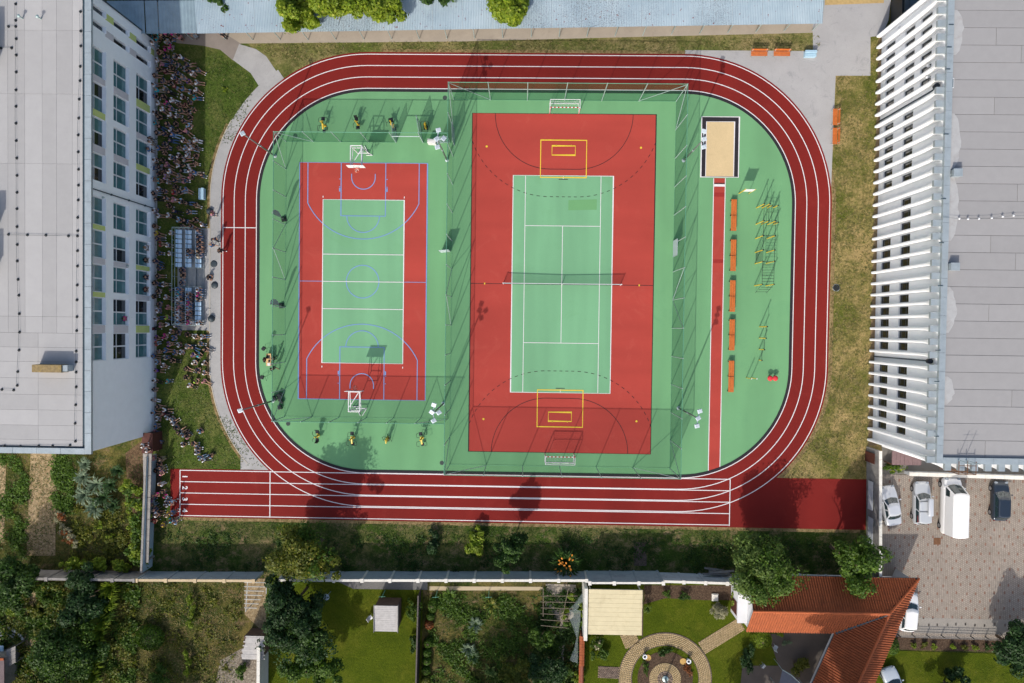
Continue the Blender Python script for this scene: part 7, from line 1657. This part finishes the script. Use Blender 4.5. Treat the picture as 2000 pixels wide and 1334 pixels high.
fill([(316, 300), (352, 300), (350, 340), (372, 345), (370, 372), (318, 396)], 11.6, radians(-12), SIT, 200)
fill([(318, 390), (340, 384), (384, 392), (386, 444), (350, 444), (345, 428), (318, 430)], 14.0, radians(-8), SIT, 200)
fill([(318, 555), (345, 560), (345, 640), (318, 640)], 12.5, radians(-5), SIT, 200)
fill([(316, 640), (350, 648), (354, 698), (330, 708), (316, 716)], 13.0, radians(-10), SIT, 200)
fill([(366, 652), (402, 650), (408, 742), (374, 755), (362, 744), (370, 700)], 13, radians(-15), SIT, 300)
for x, y, a in ((329, 815, 35), (338, 819, 35), (341, 826, 35), (345, 835, 30), (354, 842, 30), (360, 848, 30), (367, 853, 35), (392, 842, 40), (359, 867, 10), (379, 865, -5), (386, 873, -10), (388, 881, 0), (393, 893, 20), (402, 897, 10), (412, 891, 40), (366, 848, 30), (326, 800, -5), (324, 808, -5)): person(x, y, radians(a), wpick(SIT), wpick([('white', 4), ('black', 3), ('pale blue', 2), ('maroon', 1), ('pink', 1)]) if x < 385 else wpick([('white', 2), ('pale blue', 2)]))
person(289, 867, radians(0), 'stand', 'white', z=2.2, place='on the brown shed roof'); person(292, 877, radians(10), 'kneel', 'white', z=2.2, place='on the brown shed roof')
fill([(306, 884), (328, 888), (330, 912), (314, 924), (306, 924)], 11, radians(20), [('stand', 2), ('cross', 2), ('knees', 2)], 60)
for x, y, t in ((326, 919, 'pink'), (325, 941, 'white'), (317, 960, G_), (328, 956, 'black'), (326, 966, G_), (327, 980, 'white'), (345, 976, 'pale blue'), (305, 971, 'purple'), (311, 962, 'grey'), (327, 986, 'white'), (313, 990, 'navy'), (316, 999, 'white'), (322, 998, 'black'), (334, 1002, 'cream'), (341, 997, 'yellow'), (348, 996, 'blue'), (348, 1010, 'black'), (352, 1014, 'pale blue'), (304, 1001, 'lime'), (312, 1012, 'red'), (329, 1019, 'yellow'), (336, 1014, 'turquoise'), (308, 982, 'dark green'), (306, 1010, 'black')):
    person(x, y, radians(R.uniform(-40, 60)), R.choice(['stand', 'clap', 'stand', 'knees']), t)
for (f, i, s, t) in (('C', 5, -1, 'white'), ('C', 5, 1, 'black'), ('C', 6, -1, 'navy'), ('C', 6, 1, 'maroon'), ('B', 7, 1, G_)):   # leaning in open windows
    y0, y1 = WP[f][i]; q = PX(MID[f]+4, (y0+y1)/2+s*12, XW-.2); person(MID[f], (y0+y1)/2+s*12, radians(-5), 'stand', t, z=FL[f][0]-.75, loc=Vector((XW-.14, q.y, FL[f][0]-.75)), place={'C': 'at '+('sixth', 'seventh')[i-5 if i < 7 else 0]+' big ground floor window', 'B': 'at open eighth first floor window'}[f])
# timekeepers' table
p = P(529.5, 702); tb_ = thing('folding_table', 'small tan timekeepers table between track and basketball fence', 'table', (p.x, p.y, .03))
M_TAN = mat('tan_board', c(232, 190, 130), .06, 4, .6); MB().box(-.26, -.68, .7, .26, .68, .74).build('tabletop', M_TAN, tb_, True, bevel=.01)
for x in (-.2, .2):
    for y in (-.6, .6): MB().tube((x, y, 0), (x, y, .7), .02).build('leg', M_BLK, tb_, True)
def onto(name, label, cat, dx, dy, w, d, h, m, z=.77):
    o = thing(name, label, cat, (p.x+dx, p.y+dy, z)); MB().box(-w/2, -d/2, .0, w/2, d/2, h).build('base', m, o, True, bevel=.01); return o
o = onto('laptop', 'black laptop open on the tan table', 'laptop', .02, .3, .26, .36, .02, M_BLK); MB().obox((-.16, 0, .13), (.02, .36, .25), 0, (radians(-14), 'Y')).build('screen', M_BLK, o, True)
onto('mixer_box', 'small dark box on the tan table', 'box', .08, -.15, .18, .22, .08, M_BLK); onto('paper_stack', 'white paper sheets at the lower table end', 'papers', .05, -.5, .32, .3, .03, M_GOALW)
def pad(label, px, py, rz):
    q = P(px, py, 1.1); g = thing('tripod_speaker', label, 'speaker', (q.x+.0, q.y, .03), rz, 'black speakers on tripods')
    MB().tube((0, 0, .3), (0, 0, 1.15), .02).build('pole', M_BLK, g, True)
    for k in range(3): a = 2*pi*k/3; MB().tube((0, 0, .55), (cos(a)*.5, sin(a)*.5, .01), .014).build('leg', M_BLK, g, True)
    MB().obox((0, 0, 1.3), (.42, .34, .34), .78).build('speaker_box', M_BLK, g, True, bevel=.05)
pad('upper black speaker on tripod beside timekeepers table', 516.5, 680.5, radians(10)); pad('lower black speaker on tripod beside timekeepers table', 513.5, 736.5, radians(30))
person(522, 702, radians(0), 'chair', 'black', bot='black', place='behind the timekeepers table', hair='dark'); person(541, 699, radians(175), 'clap', 'dark green', bot='black', place='in front of timekeepers table', hair='brown'); person(541, 719, radians(140), 'walk', 'black', bot='beige', place='below the timekeepers table', hair='dark')
p = P(543, 777); g = thing('equipment_bags', 'heap of black equipment bags at lower left lamp mast', 'bags', (p.x, p.y, .03))
for k in range(9): MB().obox((R.uniform(-.45, .55), R.uniform(-.35, .45), .14+.1*(k % 3)), (R.uniform(.35, .6), R.uniform(.25, .4), .26), R.uniform(0, 3)).build('bag', M_BLK, g, True, bevel=.05)
p = P(548, 795); g = thing('equipment_bag', 'single black bag below the heap at lamp mast', 'bag', (p.x, p.y, .03)); MB().obox((0, 0, .18), (.42, .5, .34), .2).build('body', M_BLK, g, True, bevel=.06); MB().path([(-.15, 0, .34), (-.1, 0, .46), (.1, 0, .46), (.15, 0, .34)], .015).build('handle', M_BLK, g, True)
# labels that tell people apart
from collections import defaultdict
def plab(e, lvl):
    o, top, bot, kind, hair, ps, pl, px, py = e
    s = f'person in {top} top'
    if lvl >= 1: s += f' and {bot} {kind}'
    if lvl >= 2: s = s.replace('person in', f'{hair} haired person in')
    return s+f' {PN[ps] if lvl < 2 else PN[ps].split()[0]} {pl}'
todo = [(e, 0) for e in PEOPLE]; final = {}
for lvl in (0, 1, 2):
    by = defaultdict(list)
    for e in ([e for e in PEOPLE if e[0].name not in final]): by[plab(e, lvl)].append(e)
    for l, es in by.items():
        if len(es) == 1: final[es[0][0].name] = l
by = defaultdict(list)
for e in PEOPLE:
    if e[0].name not in final: by[plab(e, 1)].append(e)
for l, es in by.items():
    es.sort(key=lambda e: e[8]); nn = ('topmost', 'second', 'third', 'fourth', 'fifth', 'sixth', 'seventh')
    for k, e in enumerate(es): final[e[0].name] = nn[k]+' '+l.replace('person in', 'person in')
for e in PEOPLE:
    l = final[e[0].name].split()
    if len(l) > 16: l = [w for w in l if w not in ('and', 'the', 'big')][:16]
    tag(e[0], ' '.join(l), 'person', 'school crowd watching from the lawn')
# yard odds and ends
def chair(label, px, py, rz, m, name='garden_chair'):
    p = P(px, py); g = thing(name, label, 'chair', (p.x, p.y, .02), rz)
    MB().box(-.22, -.22, .4, .22, .22, .44).build('seat', m, g, True, bevel=.01); MB().obox((-.24, 0, .68), (.04, .44, .5), 0, (radians(-10), 'Y')).build('backrest', m, g, True, bevel=.01)
    for x in (-.18, .18):
        for y in (-.18, .18): MB().tube((x, y, 0), (x, y, .4), .02).build('leg', m, g, True)
chair('white garden chair pushed against the wooden shed', 725, 1203, radians(35), M_GOALW); chair('pale garden chair in the shaded house courtyard', 1512, 1261, radians(60), mat('faded_white', c(190, 196, 200), .06, 4)); chair('pale blue white chair at courtyard corner', 1488, 1297, radians(-40), mat('faded_white', c(190, 196, 200), .06, 4))
p = P(1396, 1166); g = thing('stone_block', 'square white stone slab in the gravel bed', 'slab', (p.x, p.y, .03)); MB().box(-.35, -.4, 0, .35, .4, .14).build('block', M_CAP, g, True, bevel=.02); MB().box(-.28, -.33, .14, .28, .33, .2).build('top_slab', M_CAP, g, True, bevel=.02)
sk_ = thing('canopy', 'dark awning with pale rim in the courtyard', 'awning', P(1545, 1325)); v = [P(1528, 1308, 2.4), P(1545, 1318, 2.3), P(1575, 1345, 2.1), P(1540, 1360, 2.2), P(1520, 1345, 2.4)]
MB().add([tuple(x) for x in v], [(0, 1, 2, 3, 4)]).build('awning_cloth', mat('slate_cloth', c(110, 114, 126), .1, 3), sk_); MB().path(v[:3], .05).build('rim', M_GALV, sk_)
for x in (v[0], v[2], v[4]): MB().tube((x.x, x.y, 0), x, .03).build('pole', M_GALV, sk_)
# stone circle and pots in the lower left corner
sc_ = thing('stone_edging', 'ring of pale edging stones at lower left corner', 'edging', P(30, 1230)); pts = [(0, 1213), (5, 1219), (10, 1225), (18, 1227), (26, 1230), (32, 1232), (38, 1236), (42, 1241), (45, 1246)]
for x, y in pts: q = P(x, y); MB().obox((q.x, q.y, .1), (.36, .3, .2), R.uniform(0, 3)).build('stone', M_CAP, sc_, bevel=.03)
for i, (x, y) in enumerate(((6, 1236), (14, 1235), (21, 1240), (29, 1239))):
    q = P(x, y); g = thing('clay_pot', ('first', 'second', 'third', 'fourth')[i]+' white pot from the left inside the stone ring', 'pot', (q.x, q.y, .02), 0, 'white pots in the corner')
    MB().lathe((0, 0, 0), [(.13, 0), (.2, .3), (.22, .32), (.18, .32), (.15, .24)], 14, cap=False).build('bowl', M_FRAME, g, True, smooth=True); MB().lathe((0, 0, .2), [(.15, 0), (.01, .02)], 10).build('earth', M_BLK, g, True)
sh = thing('grey_shed', 'pale grey slab roof shed at the lower left corner', 'shed', P(22, 1290)); v = [P(12, 1270, 1.8), P(30, 1262, 1.8), P(30, 1294, 1.7), P(14, 1304, 1.7)]
for k in range(4):
    a, b, d, e = v[0].lerp(v[3], k/4), v[1].lerp(v[2], k/4), v[1].lerp(v[2], (k+.96)/4), v[0].lerp(v[3], (k+.96)/4); MB().add([tuple(x) for x in (a, b, d, e)]+[(x.x, x.y, x.z-.1) for x in (a, b, d, e)], [(3, 2, 1, 0), (4, 5, 6, 7), (0, 1, 5, 4), (1, 2, 6, 5), (2, 3, 7, 6), (3, 0, 4, 7)]).build('roof_slab', M_OLDC, sh)
for x in v: MB().tube((x.x, x.y, 0), (x.x, x.y, 1.68), .05).build('post', M_OLDC, sh)
hs2 = thing('brown_hut', 'brown hut roof with red ridge at the left edge', 'hut', P(0, 1320)); a, b = P(-30, 1345, 2.4), P(8, 1285, 2.4)
MB().box(a.x, a.y, 2.25, b.x, b.y, 2.4).build('roof', mat('mauve_sheet', c(112, 96, 98), .12, 2), hs2); MB().box(a.x, b.y-.25, 2.4, b.x, b.y, 2.5).build('ridge', M_TILE, hs2); MB().box(a.x+.1, a.y+.1, 0, b.x-.1, b.y-.1, 2.24).build('wall', M_OLDC, hs2)
tbl = thing('blue_table', 'small pale blue table with clutter at left edge', 'table', P(8, 1262)); q = P(8, 1262)
MB().box(q.x-.5, q.y-.4, .7, q.x+.5, q.y+.4, .75).build('tabletop', mat('pale_blue_board', c(176, 208, 226), .06, 4, .5), tbl)
for x in (-.45, .45):
    for y in (-.35, .35): MB().tube((q.x+x, q.y+y, 0), (q.x+x, q.y+y, .7), .03).build('leg', M_BLK, tbl)
